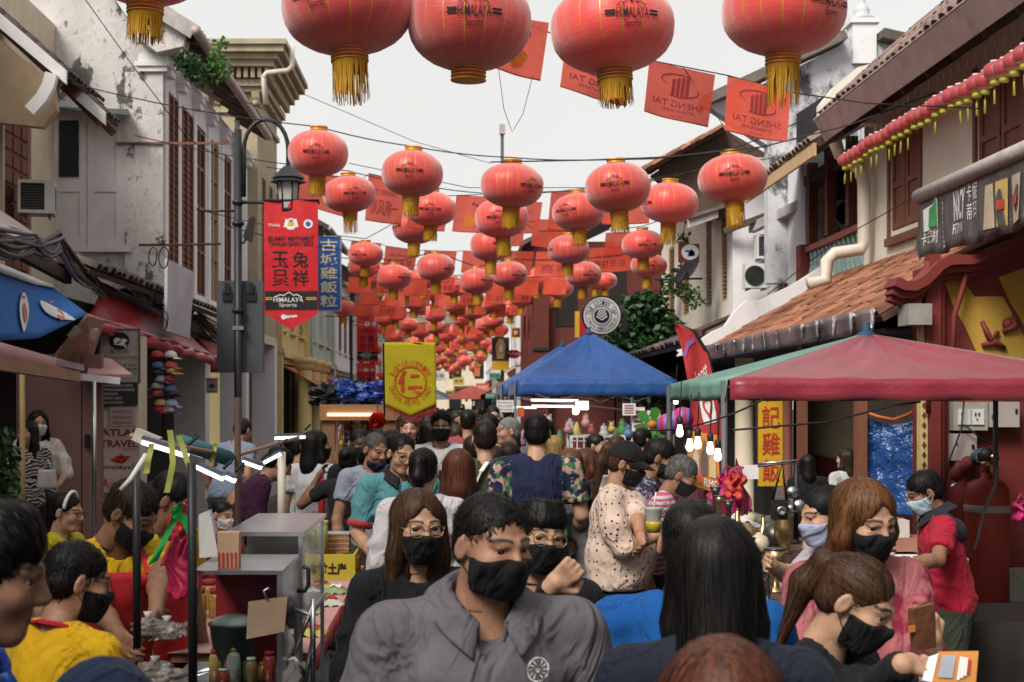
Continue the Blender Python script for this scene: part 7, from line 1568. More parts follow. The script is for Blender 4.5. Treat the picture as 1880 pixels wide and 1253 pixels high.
# ================================================================== bodies: smooth-blended solids turned into surfaces
class Field:
 def __init__(s,lo,hi,h):
  s.lo=np.array(lo,np.float32);s.h=h;s.n=np.maximum(4,np.ceil((np.array(hi)-s.lo)/h).astype(int)+1)
  s.ax=[s.lo[i]+h*np.arange(s.n[i],dtype=np.float32)for i in range(3)]
  s.D=np.full(tuple(s.n),1.0,np.float32)
 def block(s,lo,hi):
  r=[]
  for i in range(3):
   a=max(0,int((lo[i]-s.lo[i])/s.h)-1);b=min(int(s.n[i]),int((hi[i]-s.lo[i])/s.h)+3)
   if b<=a:return None
   r.append(slice(a,b))
  return tuple(r)
 def pts(s,b):return(s.ax[0][b[0]][:,None,None],s.ax[1][b[1]][None,:,None],s.ax[2][b[2]][None,None,:])
 def join(s,b,d,k):
  a=s.D[b]
  if k>0:h=np.maximum(k-np.abs(a-d),0)/k;s.D[b]=np.minimum(a,d)-h*h*k*.25
  else:s.D[b]=np.minimum(a,d)
 def cut(s,b,d,k):
  a=s.D[b];d=-d
  if k>0:h=np.maximum(k-np.abs(a-d),0)/k;s.D[b]=np.maximum(a,d)+h*h*k*.25
  else:s.D[b]=np.maximum(a,d)
 def cone(s,a,b,ra,rb,k=.02,sub=False,m=None):
  a,b=np.array(a,float),np.array(b,float);r=max(ra,rb);m=(k+.03)if m is None else m
  bl=s.block(np.minimum(a,b)-r-m,np.maximum(a,b)+r+m)
  if bl is None:return s
  x,y,z=s.pts(bl);ba=b-a;L=float(ba@ba)+1e-9
  t=np.clip(((x-a[0])*ba[0]+(y-a[1])*ba[1]+(z-a[2])*ba[2])/L,0,1)
  d=np.sqrt((x-a[0]-t*ba[0])**2+(y-a[1]-t*ba[1])**2+(z-a[2]-t*ba[2])**2)-(ra+(rb-ra)*t)
  (s.cut if sub else s.join)(bl,d,k);return s
 def ell(s,c,r,k=.02,sub=False,rot=None,m=None):
  c,r=np.array(c,float),np.array(r,float);R_=r if rot is None else np.full(3,r.max());m=(k+.03)if m is None else m
  bl=s.block(c-R_-m,c+R_+m)
  if bl is None:return s
  x,y,z=s.pts(bl);x,y,z=x-c[0],y-c[1],z-c[2]
  if rot is not None:
   q=np.array(rot);x,y,z=(q[0,0]*x+q[1,0]*y+q[2,0]*z,q[0,1]*x+q[1,1]*y+q[2,1]*z,q[0,2]*x+q[1,2]*y+q[2,2]*z)
  k0=np.sqrt((x/r[0])**2+(y/r[1])**2+(z/r[2])**2)+1e-6;k1=np.sqrt((x/r[0]**2)**2+(y/r[1]**2)**2+(z/r[2]**2)**2)+1e-6
  (s.cut if sub else s.join)(bl,k0*(k0-1)/k1,k);return s
 def half(s,p,n):
  """keep only the side of the plane that n points away from"""
  x,y,z=s.pts((slice(None),)*3);n=np.array(n,float);n/=np.linalg.norm(n)
  s.D=np.maximum(s.D,(x-p[0])*n[0]+(y-p[1])*n[1]+(z-p[2])*n[2]).astype(np.float32);return s
 def warp(s,fn):
  x,y,z=s.pts((slice(None),)*3);s.D=(s.D+fn(x,y,z)).astype(np.float32);return s
 def mesh(s):
  D=s.D;D[0]=D[-1]=1;D[:,0]=D[:,-1]=1;D[:,:,0]=D[:,:,-1]=1
  S=D<0;c=sum(S[i:S.shape[0]-1+i,j:S.shape[1]-1+j,k:S.shape[2]-1+k].astype(np.int8)for i in(0,1)for j in(0,1)for k in(0,1))
  act=(c>0)&(c<8);I,J,K=np.nonzero(act);vid=np.full(act.shape,-1,np.int32);vid[act]=np.arange(len(I))
  off=[(i,j,k)for i in(0,1)for j in(0,1)for k in(0,1)];v=[D[I+o[0],J+o[1],K+o[2]]for o in off]
  acc=np.zeros((len(I),3),np.float32);cnt=np.zeros(len(I),np.float32)
  for a in range(8):
   for b in range(a+1,8):
    df=[off[b][q]-off[a][q]for q in range(3)]
    if sum(abs(q)for q in df)!=1:continue
    m=(v[a]<0)!=(v[b]<0);t=v[a][m]/(v[a][m]-v[b][m]);acc[m]+=np.array(off[a])+t[:,None]*np.array(df);cnt[m]+=1
  V=s.lo+s.h*(np.stack([I,J,K],1)+acc/cnt[:,None]);F_=[]
  for ax in range(3):
   sl=[slice(None)]*3;sl2=[slice(None)]*3;sl[ax]=slice(0,-1);sl2[ax]=slice(1,None);A,B=S[tuple(sl)],S[tuple(sl2)]
   e=np.nonzero(A!=B);e=np.stack(e,1);u,w=[(1,2),(2,0),(0,1)][ax]
   ok=(e[:,u]>0)&(e[:,w]>0)&(e[:,u]<vid.shape[u])&(e[:,w]<vid.shape[w]);e=e[ok];fl=A[tuple(e.T)]
   q=[]
   for(du,dw)in((-1,-1),(0,-1),(0,0),(-1,0)):
    g=e.copy();g[:,u]+=du;g[:,w]+=dw;q.append(vid[g[:,0],g[:,1],g[:,2]])
   q=np.stack(q,1);q[~fl]=q[~fl][:,::-1];F_.append(q)
  return V.astype(np.float32),np.concatenate(F_)
def np_mesh(name,parts,mats):
 """parts: (verts, quads, material index, tint or None)"""
 V=np.concatenate([p[0]for p in parts]);n=0;Fs=[];mi=[];T=[]
 for v,f,m,*tt in parts:
  Fs.append(f+n);mi.append(np.full(len(f),m,np.int32)if np.isscalar(m)else m);n+=len(v);T.append(tt[0]if tt and tt[0]is not None else np.ones((len(v),3),np.float32))
 Fq=np.concatenate(Fs);me=bpy.data.meshes.new(name);me.vertices.add(len(V));me.vertices.foreach_set('co',V.astype(np.float32).ravel())
 me.loops.add(Fq.size);me.loops.foreach_set('vertex_index',Fq.astype(np.int32).ravel());me.polygons.add(len(Fq));me.polygons.foreach_set('loop_start',np.arange(0,Fq.size,4,dtype=np.int32))
 try:me.polygons.foreach_set('loop_total',np.full(len(Fq),4,np.int32))
 except Exception:pass
 [me.materials.append(m)for m in mats];me.polygons.foreach_set('material_index',np.concatenate(mi));me.polygons.foreach_set('use_smooth',np.ones(len(Fq),bool))
 ca=me.color_attributes.new('tint','FLOAT_COLOR','POINT');TT=np.concatenate(T);ca.data.foreach_set('color',np.concatenate([TT,np.ones((len(TT),1))],1).astype(np.float32).ravel())
 me.update(calc_edges=True);return me
def uvsphere(c,r,n=10):
 v=[];f=[]
 for j in range(n+1):
  for i in range(2*n):a,b=math.pi*i/n,math.pi*j/n;v.append((c[0]+r*math.sin(b)*math.cos(a),c[1]-r*math.cos(b),c[2]+r*math.sin(b)*math.sin(a)))
 for j in range(n):
  for i in range(2*n):f.append((j*2*n+i,(j+1)*2*n+i,(j+1)*2*n+(i+1)%(2*n),j*2*n+(i+1)%(2*n)))
 return np.array(v,np.float32),np.array(f)
# ------------------------------------------------------------------ head (faces -y, chin -.112, top .118)
_HC={}
def head_field(kind,h):
 F_=Field((-.115,-.15,-.16),(.115,.14,.15),h);jw={'m':1.0,'f':.9,'x':1.22,'k':.95}[kind]
 F_.ell((0,.014,.036),(.074,.093,.081),.02);F_.ell((0,-.028,-.03),(.06*(jw*.5+.5),.064,.082),.03);F_.ell((0,-.02,-.07),(.052*jw,.052,.04),.03)
 F_.cone((-.018,-.066,-.094),(.018,-.066,-.094),.02,.02,.025)
 for sx in(-1,1):
  F_.ell((sx*.037,-.056,-.028),(.03*(jw*.6+.4),.03,.028),.02);F_.cone((sx*.014,-.085,.021),(sx*.046,-.071,.023),.011,.009,.014)
 for sx in(-1,1):
  F_.ell((sx*.032,-.098,.003),(.018,.0165,.0066),.006,True)
 for sx in(-1,1):F_.ell((sx*.032,-.0765,.0112),(.0175,.0122,.0056),.003);F_.ell((sx*.032,-.0755,-.0062),(.0165,.0115,.0042),.003)
 F_.cone((0,-.088,.012),(0,-.106,-.026),.008,.0125,.012);F_.ell((-.012,-.098,-.031),(.009,.01,.008),.008);F_.ell((.012,-.098,-.031),(.009,.01,.008),.008)
 F_.cone((-.017,-.083,-.057),(.017,-.083,-.057),.0075,.0075,.008);F_.cone((-.014,-.082,-.068),(.014,-.082,-.068),.008,.008,.006);F_.ell((0,-.098,-.0625),(.0185,.006,.0014),.003,True)
 for sx in(-1,1):
  q=Matrix.Rotation(sx*-.35,3,'Z')@Matrix.Rotation(.2,3,'X')
  F_.ell((sx*.078,.012,-.006),(.008,.019,.031),.008,rot=q);F_.ell((sx*.087,.006,-.004),(.006,.009,.016),.006,True,rot=q)
 F_.cone((0,.02,-.05),(0,.028,-.15),.05*(jw*.5+.5),.054*(jw*.6+.4),.03)
 return F_
def head(kind,h):
 if(kind,h)in _HC:return _HC[(kind,h)]
 V,Q=head_field(kind,h).mesh();x,y,z=V.T;T=np.ones((len(V),3),np.float32)
 def w(d,r):return np.clip(1-d/r,0,1)[:,None]
 lip=w(np.sqrt((x/1.9)**2+((z+.0625)*1.25)**2+np.maximum(0,y+.075)**2),.0155);T*=1-np.clip(lip*2.2,0,1)*np.array([.18,.48,.42])
 for sx in(-1,1):
  bw=np.clip(1-np.abs(z-.026-.004*np.cos((x*sx-.032)*60))/.006,0,1)*(np.abs(x*sx-.033)<.022)*(y<-.05);T*=1-np.clip(bw*1.6,0,1)[:,None]*np.array([.95,.95,.95])
  ey=w(np.sqrt((x-sx*.032)**2+((z-.003)*1.5)**2+(y+.085)**2),.026);T*=1-.30*ey*np.array([.8,1,1]);T*=1-.12*w(np.sqrt((x-sx*.045)**2+(z+.03)**2+(y+.08)**2),.03)*np.array([0,1,.8])
 parts=[(V,Q,0,T)]
 for sx in(-1,1):
  v,f=uvsphere((sx*.032,-.0725,.0025),.0128,6);n=len(f);parts.append((v,f,np.where(np.arange(n)<2*12,2,1).astype(np.int32),None))
 _HC[(kind,h)]=parts;return parts
# ------------------------------------------------------------------ hair in head coordinates
_HR={}
def hair(style,h,L=.3):
 key=(style,h,round(L,2))
 if key in _HR:return _HR[key]
 F_=Field((-.16,-.17,-.2-(L if style in('long','pony','bob')else 0)),(.16,.26,.16),h)
 face=dict(short=((0,-.118,-.035),(.074,.078,.108)),crew=((0,-.122,-.032),(.083,.079,.121)),fringe=((0,-.12,-.05),(.074,.07,.1)),thin=((0,-.112,-.02),(.075,.075,.118)),long=((0,-.12,-.045),(.067,.092,.122)),bob=((0,-.12,-.05),(.068,.094,.118)),pony=((0,-.118,-.035),(.074,.08,.108)),bun=((0,-.118,-.035),(.074,.08,.108)))[style]
 puff={'short':(.0785,.1,.091),'crew':(.0765,.096,.085),'fringe':(.08,.101,.089),'thin':(.0765,.0955,.084),'long':(.083,.101,.09),'bob':(.087,.103,.093),'pony':(.078,.097,.086),'bun':(.078,.097,.086)}[style]
 F_.ell((0,.017,.037),puff,.01);F_.ell((0,.05,-.015),(.07,.06,.055),.02)
 if style=='fringe':
  for q in range(7):a=-1.2+q*.4;F_.cone((.05*math.sin(a),-.05*math.cos(a),.104),(.068*math.sin(a),-.078*math.cos(a),(.06 if style=='fringe' else .092)+.006*math.sin(q*2.3)),.016,.01,.024)
 F_.ell(*face,.008,True)
 if style in('short','crew','thin','fringe'):
  for sx in(-1,1):F_.ell((sx*.088,-.004,-.03),(.034,.034,.036),.008,True);F_.ell((sx*.07,-.06,-.06),(.03,.05,.06),.01,True)
  F_.half((0,0,-.062),(0,-.25,-1))
 elif style=='long':
  F_.cone((0,.045,.03),(0,.06,-L*.55),.08,.078,.03);F_.cone((0,.055,-L*.5),(0,.055,-L),.078,.05,.03)
  for sx in(-1,1):F_.cone((sx*.068,.0,.04),(sx*.082,-.008,-.10),.026,.028,.02);F_.cone((sx*.082,-.008,-.10),(sx*.085,-.004,-L*.9),.028,.018,.02)
  F_.ell((0,-.12,-.05),(.057,.096,.14),.008,True);F_.cone((0,-.05,-.1),(0,-.05,-.4),.045,.06,.01,True)
 elif style=='bob':
  F_.cone((0,.045,.03),(0,.045,-.11),.085,.085,.03)
  for sx in(-1,1):F_.cone((sx*.07,.0,.045),(sx*.086,-.004,-.05),.027,.031,.02);F_.cone((sx*.086,-.004,-.05),(sx*.076,-.016,-.125),.031,.013,.02)
  F_.ell((0,-.12,-.05),(.06,.098,.14),.008,True);F_.cone((0,-.05,-.1),(0,-.03,-.3),.05,.07,.01,True)
 elif style in('pony','bun'):
  for sx in(-1,1):F_.ell((sx*.09,.0,-.03),(.034,.036,.036),.008,True);F_.ell((sx*.07,-.06,-.06),(.03,.05,.06),.01,True)
  F_.half((0,0,-.058),(0,-.5,-1))
  if style=='pony':F_.cone((0,.1,.05),(0,.125,.05),.02,.026,.012);F_.cone((0,.125,.05),(0,.145,-.03),.03,.034,.02);F_.cone((0,.145,-.03),(0,.12,-L),.036,.008,.02)
  else:F_.ell((0,.105,.06),(.04,.036,.036),.012)
 rg=random.Random(3);ph=[rg.uniform(0,6)for _ in range(8)];am=.0004 if style in('crew','thin')else .0006
 def rip(x,y,z):
  a=np.arctan2(x,y-.01);b=np.sqrt(x*x+(y-.01)**2)
  return am*(np.sin(a*31+ph[0]+6*np.sin(z*14))+.8*np.sin(a*53+z*30+ph[1])+.6*np.sin(x*330+y*90+ph[2]+z*12)*(b<.07))+am*1.6*np.sin(a*11+z*18+ph[3])
 F_.warp(rip);V,Q=F_.mesh();_HR[key]=(V,Q);return V,Q
def strands(style,h,L,N,seed=1):
 """flat hair strands combed over the hair volume"""
 key=('strand',style,round(L,2),N)
 if key in _HR:return _HR[key]
 from mathutils import kdtree
 V,Q=hair(style,h,L);e1=V[Q[:,1]]-V[Q[:,0]];e2=V[Q[:,3]]-V[Q[:,0]];fn=np.cross(e1,e2);fn/=np.linalg.norm(fn,axis=1)[:,None]+1e-12;fc=V[Q].mean(1)
 kd=kdtree.KDTree(len(fc));[kd.insert(tuple(c),i)for i,c in enumerate(fc)];kd.balance();FN=[Vector(n)for n in fn.tolist()];FC=[Vector(c)for c in fc.tolist()]
 rg=random.Random(seed);short=style in('short','crew','fringe','thin');ln={'crew':.022,'thin':.03,'short':.045,'fringe':.05,'long':.13,'bob':.10,'pony':.085,'bun':.07}[style];steps=4
 crown=Vector((.012,.055,.13));tie=Vector((0,.115,.055));vs=[];fs=[];m=[]
 for _ in range(N):
  i=rg.randrange(len(FC));p=FC[i].copy();n=FN[i];l=ln*rg.uniform(.6,1.25);w=rg.uniform(.0007,.0019);lift=rg.uniform(.0003,.0028)*(2.4 if short else 1)*(3.2 if rg.random()<.05 else 1);row=[];prev=None;mi=rg.choice((0,0,1));jit=Vector((rg.gauss(0,1),rg.gauss(0,1),rg.gauss(0,.8)))*(.34 if short else .12)
  for s in range(steps+1):
   co,i,_d=kd.find(p);n=FN[i];p=p-n*((p-co).dot(n));
   if style in('pony','bun')and p.y<.1 and(p-tie).length>.03:d=tie-p
   elif style=='pony':d=Vector((0,-.1,-1))
   elif short:d=(p-crown);d.normalize();d=d+Vector((0,-.35 if p.z>.05 else 0,-.3))
   else:d=(p-crown).normalized()+Vector((0,0,-1.6 if p.z<.09 else-.25))
   d=d-n*d.dot(n);d=(d.normalized()if d.length>1e-6 else Vector((1,0,0)))+jit*.6
   if prev:d=d*.6+prev*.4
   d=(d-n*d.dot(n)).normalized();prev=d;sd=d.cross(n)*w*(1-.85*(s/steps)**2)*(.5 if s==0 else 1);q=p+n*lift*math.sin(math.pi*min(1,.15+s/steps*.8));row.append((q+sd,q-sd));p=p+d*l/steps
  b=len(vs);[vs.extend(r)for r in row]
  for s in range(steps):fs.append((b+2*s,b+2*s+2,b+2*s+3,b+2*s+1));m.append(mi)
 _HR[key]=(np.array(vs,np.float32),np.array(fs),np.array(m,np.int32));return _HR[key]
def mask_mesh(kind,h):
 key=('mask',kind,h)
 if key in _HR:return _HR[key]
 F_=head_field(kind,h);F_.D-=.0055;F_.ell((0,-.055,-.055),(.052,.057,.05),.02)
 x,y,z=F_.pts((slice(None),)*3);D=F_.D
 for d in(z-(-.012-1.9*x*x),-.116-z+3.5*x*x,y-(-.012-.0*z),y*.0+z*.8+.035+y*.0-(-.0)-.06):D=np.maximum(D,d)
 F_.D=D.astype(np.float32);V,Q=F_.mesh();_HR[key]=(V,Q);return V,Q
# ------------------------------------------------------------------ materials of people
def skin(nm,col):
 if nm in _MC:return _MC[nm]
 def ex(t,co,c):
  a=_n(t,'ShaderNodeAttribute',attribute_name='tint');return _mix(t,1.0,c,a.outputs[0],'MULTIPLY')
 m=M(nm,col,.52,.24,26,.22,210,extra=ex,spec=.35,bdist=.0025,dirt=((tuple(x*.72 for x in col),60,.56,.14,.35,None),));return m
SK=dict(light=skin('skin_light',(.47,.275,.18)),tan=skin('skin_tan',(.38,.20,.125)),brown=skin('skin_brown',(.25,.125,.075)),dark=skin('skin_dark',(.10,.05,.032)),pink=skin('skin_pink',(.50,.27,.20)))
m_eye=M('eye_white',(.42,.39,.37),.25,.05,5,0);m_iris=M('dark_iris',(.02,.012,.008),.1,.05,5,0,spec=.6)
def hairmat(nm,c,c2=None):
 def ex(t,co,cc):return _mix(t,_ramp(t,_noise(t,co,1,3,.6,(140,140,9)),.35,.7),tuple(x*.5 for x in c),c2 or tuple(x*1.4 for x in c))
 return M(nm,c,.5,.2,9,.3,1.0,spec=.22,extra=ex,bdist=.003,stretch=(160,160,10))
HC_=dict(black=((.006,.0055,.0055),(.012,.0105,.01)),dark=((.015,.0095,.007),(.034,.021,.014)),brown=((.034,.017,.0095),(.08,.038,.02)),auburn=((.075,.030,.012),(.17,.072,.027)),grey=((.16,.155,.15),(.36,.35,.34)),red=((.055,.018,.011),(.13,.042,.022)),blond=((.25,.16,.05),(.42,.28,.11)),salt=((.035,.032,.03),(.13,.125,.12)))
HM={k:hairmat('hair_'+k,*v)for k,v in HC_.items()}
HS={k:M('hair_strand_'+k,tuple(x*1.15 for x in v[1]),.55,.3,60,0,spec=.16)for k,v in HC_.items()}
def cloth(nm,c,pat=None,c2=(0,0,0),s=20.,rough=.85,var=.12):
 def ex(t,co,cc):
  def mp(sc):m=_n(t,'ShaderNodeMapping');m.inputs['Scale'].default_value=sc;t.links.new(co,m.inputs[0]);return m.outputs[0]
  if pat=='dots':
   v=_n(t,'ShaderNodeTexVoronoi');v.inputs['Scale'].default_value=s;v.inputs['Randomness'].default_value=.35;t.links.new(co,v.inputs['Vector']);return _mix(t,_ramp(t,v.outputs[0],.2,.24,(1,1,1,1),(0,0,0,1)),cc,c2)
  if pat in('stripes','zebra'):
   w=_n(t,'ShaderNodeTexWave');w.inputs['Scale'].default_value=s;w.inputs['Distortion'].default_value=14 if pat=='zebra' else .2;w.inputs['Detail'].default_value=2;w.inputs['Detail Scale'].default_value=.7;w.bands_direction='Z';t.links.new(co,w.inputs[0]);return _mix(t,_ramp(t,w.outputs[1],.48,.54),cc,c2)
  if pat=='floral':
   v=_n(t,'ShaderNodeTexVoronoi');v.inputs['Scale'].default_value=s;n=_noise(t,co,14,3,.6);t.links.new(co,v.inputs['Vector'])
   sp=_n(t,'ShaderNodeSeparateXYZ');t.links.new(co,sp.inputs[0]);ab=_n(t,'ShaderNodeMath',operation='ABSOLUTE');t.links.new(sp.outputs[0],ab.inputs[0])
   col=_mix(t,_ramp(t,v.outputs['Color'],.45,.5),(.05,.14,.06),(.45,.30,.24));col=_mix(t,_ramp(t,n,.46,.52),cc,col)
   return _mix(t,_ramp(t,ab.outputs[0],.145,.155),cc,col)
  if pat=='blocks':
   sp=_n(t,'ShaderNodeSeparateXYZ');t.links.new(co,sp.inputs[0]);return _mix(t,_ramp(t,sp.outputs[2],.5,.502),c2,cc)if False else _mix(t,_ramp(t,(lambda q:(t.links.new(sp.outputs[2],q.inputs[0]),setattr(q.inputs[1],'default_value',s),q.outputs[0])[2])(_n(t,'ShaderNodeMath',operation='SUBTRACT')),.0,.004),c2,cc)
  if pat=='print':
   v=_n(t,'ShaderNodeTexVoronoi');v.inputs['Scale'].default_value=s;t.links.new(co,v.inputs['Vector']);return _mix(t,_ramp(t,_noise(t,co,s*.6,4,.7),.5,.56),cc,c2)
  return cc
 m=M(nm,c,rough,var,6,.4,9,spec=.15,extra=ex if pat else None,bdist=.02);t=m.node_tree
 b=next(n for n in t.nodes if n.type=='BSDF_PRINCIPLED');old=b.inputs['Normal'].links[0].from_socket if b.inputs['Normal'].links else None
 if old and not m.get('weave'):
  m['weave']=1;tc=next(n for n in t.nodes if n.type=='TEX_COORD');bu=_n(t,'ShaderNodeBump');bu.inputs['Strength'].default_value=.35;bu.inputs['Distance'].default_value=.0015
  nz=_noise(t,tc.outputs['Object'],4.2,3,.5,(1,1,.55));t.nodes[-1].inputs['Distortion'].default_value=1.6;rp=_n(t,'ShaderNodeValToRGB');e=rp.color_ramp.elements;e[0].position=.40;e[1].position=.5;e[0].color=(0,0,0,1);e[1].color=(1,1,1,1);q=e.new(.60);q.color=(0,0,0,1);rp.color_ramp.interpolation='EASE';t.links.new(nz,rp.inputs[0])
  bw=_n(t,'ShaderNodeBump');bw.inputs['Strength'].default_value=.55;bw.inputs['Distance'].default_value=.016;t.links.new(rp.outputs[0],bw.inputs['Height']);t.links.new(old,bw.inputs['Normal']);old=bw.outputs[0]
  t.links.new(_noise(t,tc.outputs['Object'],420,2,.5),bu.inputs['Height']);t.links.new(old,bu.inputs['Normal']);t.links.new(bu.outputs[0],b.inputs['Normal']);b.inputs['Sheen Weight'].default_value=.03
 return m
# ------------------------------------------------------------------ person
PEOPLE=[]
def hand_parts(F_,w,d,n,sc,curl,side,k=.006):
 """palm and five fingers beyond wrist w; d along the hand, n out of the back of the hand"""
 d=Vector(d).normalized();n=Vector(n);n=(n-d*n.dot(d)).normalized();s=d.cross(n)*side
 w=Vector(w)
 F_.cone(w,w+d*.03*sc,.026*sc,.03*sc,.012)
 for q,off in enumerate((.028,.010,-.010,-.027)):F_.cone(w+d*.025*sc+s*off*.7*sc,w+d*.088*sc+s*off*sc,.014*sc,.0115*sc,.008)
 for q,(off,L)in enumerate(((.030,.072),(.010,.082),(-.010,.076),(-.029,.058))):
  p=w+d*.088*sc+s*off*sc;a=0;r=.0098*sc
  for j,(fr,ca)in enumerate(((.45,.8),(.32,1.0),(.23,.8))):
   a+=curl*ca;dv=d*math.cos(a)-n*math.sin(a)+s*off*1.2*(1-curl*.6);e=p+dv.normalized()*L*fr*sc;F_.cone(p,e,r,r*.9,.004);p=e;r*=.9
 p=w+d*.03*sc+s*.03*sc;e=p+(d*.6+s*.75-n*.25).normalized()*.04*sc;F_.cone(p,e,.0135*sc,.0115*sc,.008);g=e+(d*(.95-curl*.25)+s*(.25-.35*curl)-n*(.2+.5*curl)).normalized()*.038*sc;F_.cone(e,g,.011*sc,.009*sc,.005)
def person(label,px,ptop,Y,yaw=0,sk='tan',hr=('short','black'),shirt='tee',top=None,bottom=None,lean=0.,hy=None,hp=0.,hroll=0.,g=1.,sw=1.,bust=0.,aL=None,aR=None,curl=.5,hL=None,hR=None,hs=1.,mask=None,glasses=None,kind='m',det=1,hairL=.3,group='people in the market crowd',vneck=0.,collar=None,hem=.84,sleeve=.55,ztop=None,face_z=None,far=None,fold=1.,longleg=True,backless=False):
 """px, ptop: where the top of the head is seen; yaw 0 faces the camera, +90 looks to the right of the picture"""
 hy=yaw if hy is None else hy
 kf=far or(1.18 if 5.9<=Y<=13 else 1.0);Y*=kf
 Rl=Matrix.Rotation(R(lean),3,'X')
 PV=Vector((0,0,.95))
 def up(p):return PV+Rl@(Vector(p)-PV)
 neckb=up((0,.012,1.44));hq=Matrix.Rotation(R(hy-yaw),3,'Z')@Matrix.Rotation(R(hp),3,'X')@Matrix.Rotation(R(hroll),3,'Y')
 hc=neckb+Rl@Vector((0,-.012,.075))+(hq@Vector((0,-.022,.075)))*hs
 top_z=hc.z+.122*hs
 zt=CH+(VY-ptop)*Y/F;s=zt/top_z
 hw=P(px,0,Y);Rz=Matrix.Rotation(R(yaw),3,'Z');o=Rz@Vector((hc.x,hc.y,0))*s
 root=thing('person',label,'person',(hw.x-o.x,Y-o.y,0),R(yaw),group);root.scale=(s,s,s)
 inv=lambda p:(Rz.inverted()@(Vector(p)-Vector(root.location)))/s
 hh={3:.0048,2:.0065,1:.0115,0:.019}[det];ht={3:.0135,2:.0185,1:.028,0:.045}[det];ha={3:.013,2:.015,1:.023,0:.036}[det]
 tr=lambda V:(np.array(hq)@(V*hs).T).T+np.array(hc)
 arms=[]
 for sx,spec in((-1,aL),(1,aR)):
  sh=up((sx*.185*sw,.01,1.375))
  if spec is None:el=up((sx*max(.235*sw,.158*g+.088),.03,1.10));wr=el+Vector((sx*.01,-.07,-.235));
  elif spec[0]=='w':el,wr=(inv(P(q[0],q[1],q[2]*kf))for q in spec[1:3])
  else:el,wr=up(spec[0]),up(spec[1])
  if spec is not None:
   d=el-sh;el=sh+d.normalized()*min(max(d.length,.25),.31);d=wr-el;wr=el+d.normalized()*min(max(d.length,.22),.27)
  arms.append((sx,sh,el,wr,spec is not None))
 parts=[]
 for V,Q,m,*tt in head(kind,hh):parts.append((tr(V),Q,m,*tt))
 lo=np.minimum.reduce([np.array(q)for a in arms for q in a[1:4]]+[np.array((-.2,-.2,1.2))])-.22;hi=np.maximum.reduce([np.array(q)for a in arms for q in a[1:4]]+[np.array(hc)])+.22;lo[2]=max(lo[2],.3)
 gr=math.sqrt(g)
 B=Field((-.25,-.45,.9),(.25,.3,1.62),ht*1.7);nb=hc+hq@Vector((0,.024,-.09))*hs
 B.cone(nb,neckb-Vector((0,-.01,.02)),.05*gr,.06*gr,.02);B.ell(up((0,.0,1.27)),(.13*gr,.08*gr,.13),.04);B.ell(up((0,0,1.1)),(.13*gr,.09*gr,.2),.05);parts.append((*B.mesh(),0))
 for sx,sh,el,wr,cu in arms:
  a=np.minimum.reduce([np.array(sh),np.array(el),np.array(wr)])-.2;b=np.maximum.reduce([np.array(sh),np.array(el),np.array(wr)])+.2
  A=Field(a,b,ha if not(cu and det>=2)else(.0062 if(hL if sx<0 else hR)else .0085));ag=.5+.5*g
  A.cone(sh,el,.047*ag,.038*ag,.02);A.cone(el,el.lerp(wr,.35),.037*ag,.038*ag,.02);A.cone(el.lerp(wr,.3),wr,.038*ag,.026,.02)
  sp=hL if sx<0 else hR;d=(wr-el).normalized();n=Vector(sp[1])if sp else Vector((sx,-.3,.2));dd=Vector(sp[0])if sp else d
  hand_parts(A,wr,dd,n,1.0,sp[2]if sp else curl,(-sx if not sp else sp[3])if True else 1);parts.append((*A.mesh(),0))
 if bottom and not longleg:
  L_=Field((-.26,-.2,.04),(.26,.2,.75),max(ht,.03))
  for sx in(-1,1):L_.cone((sx*.1,0,.72),(sx*.1,-.01,.48),.065,.052,.02);L_.cone((sx*.1,-.01,.48),(sx*.105,.01,.09),.052,.034,.02)
  parts.append((*L_.mesh(),0))
 me=np_mesh('body',parts,[SK[sk],m_eye,m_iris]);put('body',me,root)
 if hr:
  hh_={3:.0064,2:.0085,1:.0135,0:.021}[det];V,Q=hair(hr[0],hh_,hairL);hp_=[(tr(V),Q,0)]
  if det>=1 and Y<14:v_,f_,m_=strands(hr[0],hh_,hairL,{3:2300,2:900,1:200}[det]*(2 if hr[0]in('long','bob')else 1));hp_.append((tr(v_),f_,m_))
  put('hair',np_mesh('hair',hp_,[HM[hr[1]],HS[hr[1]]]),root)
 if mask:
  V,Q=mask_mesh(kind,hh*1.3);mk=put('face_mask',np_mesh('face_mask',[(tr(V),Q,0)],[mask]),root)
  if det>=1:
   k=MB()
   for sx in(-1,1):
    for z in(-.03,-.085):k.tube([hc+hq@Vector(q)*hs for q in((sx*.058,-.045,z*.95),(sx*.071,-.02,z*.8),(sx*.082,.014,-.01+z*.25))],.0016,4)
   k.build('ear_loop',mask,mk,False)
 if glasses:
  k=MB();kk=lambda q:hc+hq@Vector(q)*hs
  for sx in(-1,1):
   k.tube([kk((sx*.033+.024*math.cos(a),-.104+.004*abs(math.cos(a)),-.0+.02*math.sin(a)))for a in[2*math.pi*q/16 for q in range(17)]],.0018,5);k.tube([kk((sx*.057,-.1,.004)),kk((sx*.073,-.06,.006)),kk((sx*.081,.01,.006))],.0018,4)
  k.tube([kk((-.009,-.105,.004)),kk((0,-.107,.007)),kk((.009,-.105,.004))],.0018,4);k.build('glasses',glasses,root,False)
 rg=random.Random(label);ph=[rg.uniform(0,6.3)for _ in range(10)]
 top=top or cloth('plain_grey_top',(.2,.2,.22));lo2=np.minimum(lo,np.array((-.36*gr,-.32*gr,hem-.06)));hi2=np.maximum(hi,np.array((.36*gr,.32*gr,1.5)));lo2[2]=min(hem-.08,lo2[2]+(.0));lo2[2]=hem-.08 if not(shirt=='long')else lo2[2];hi2[2]=max(a[2].z for a in arms)+.2 if max(a[2].z for a in arms)>1.4 else 1.62
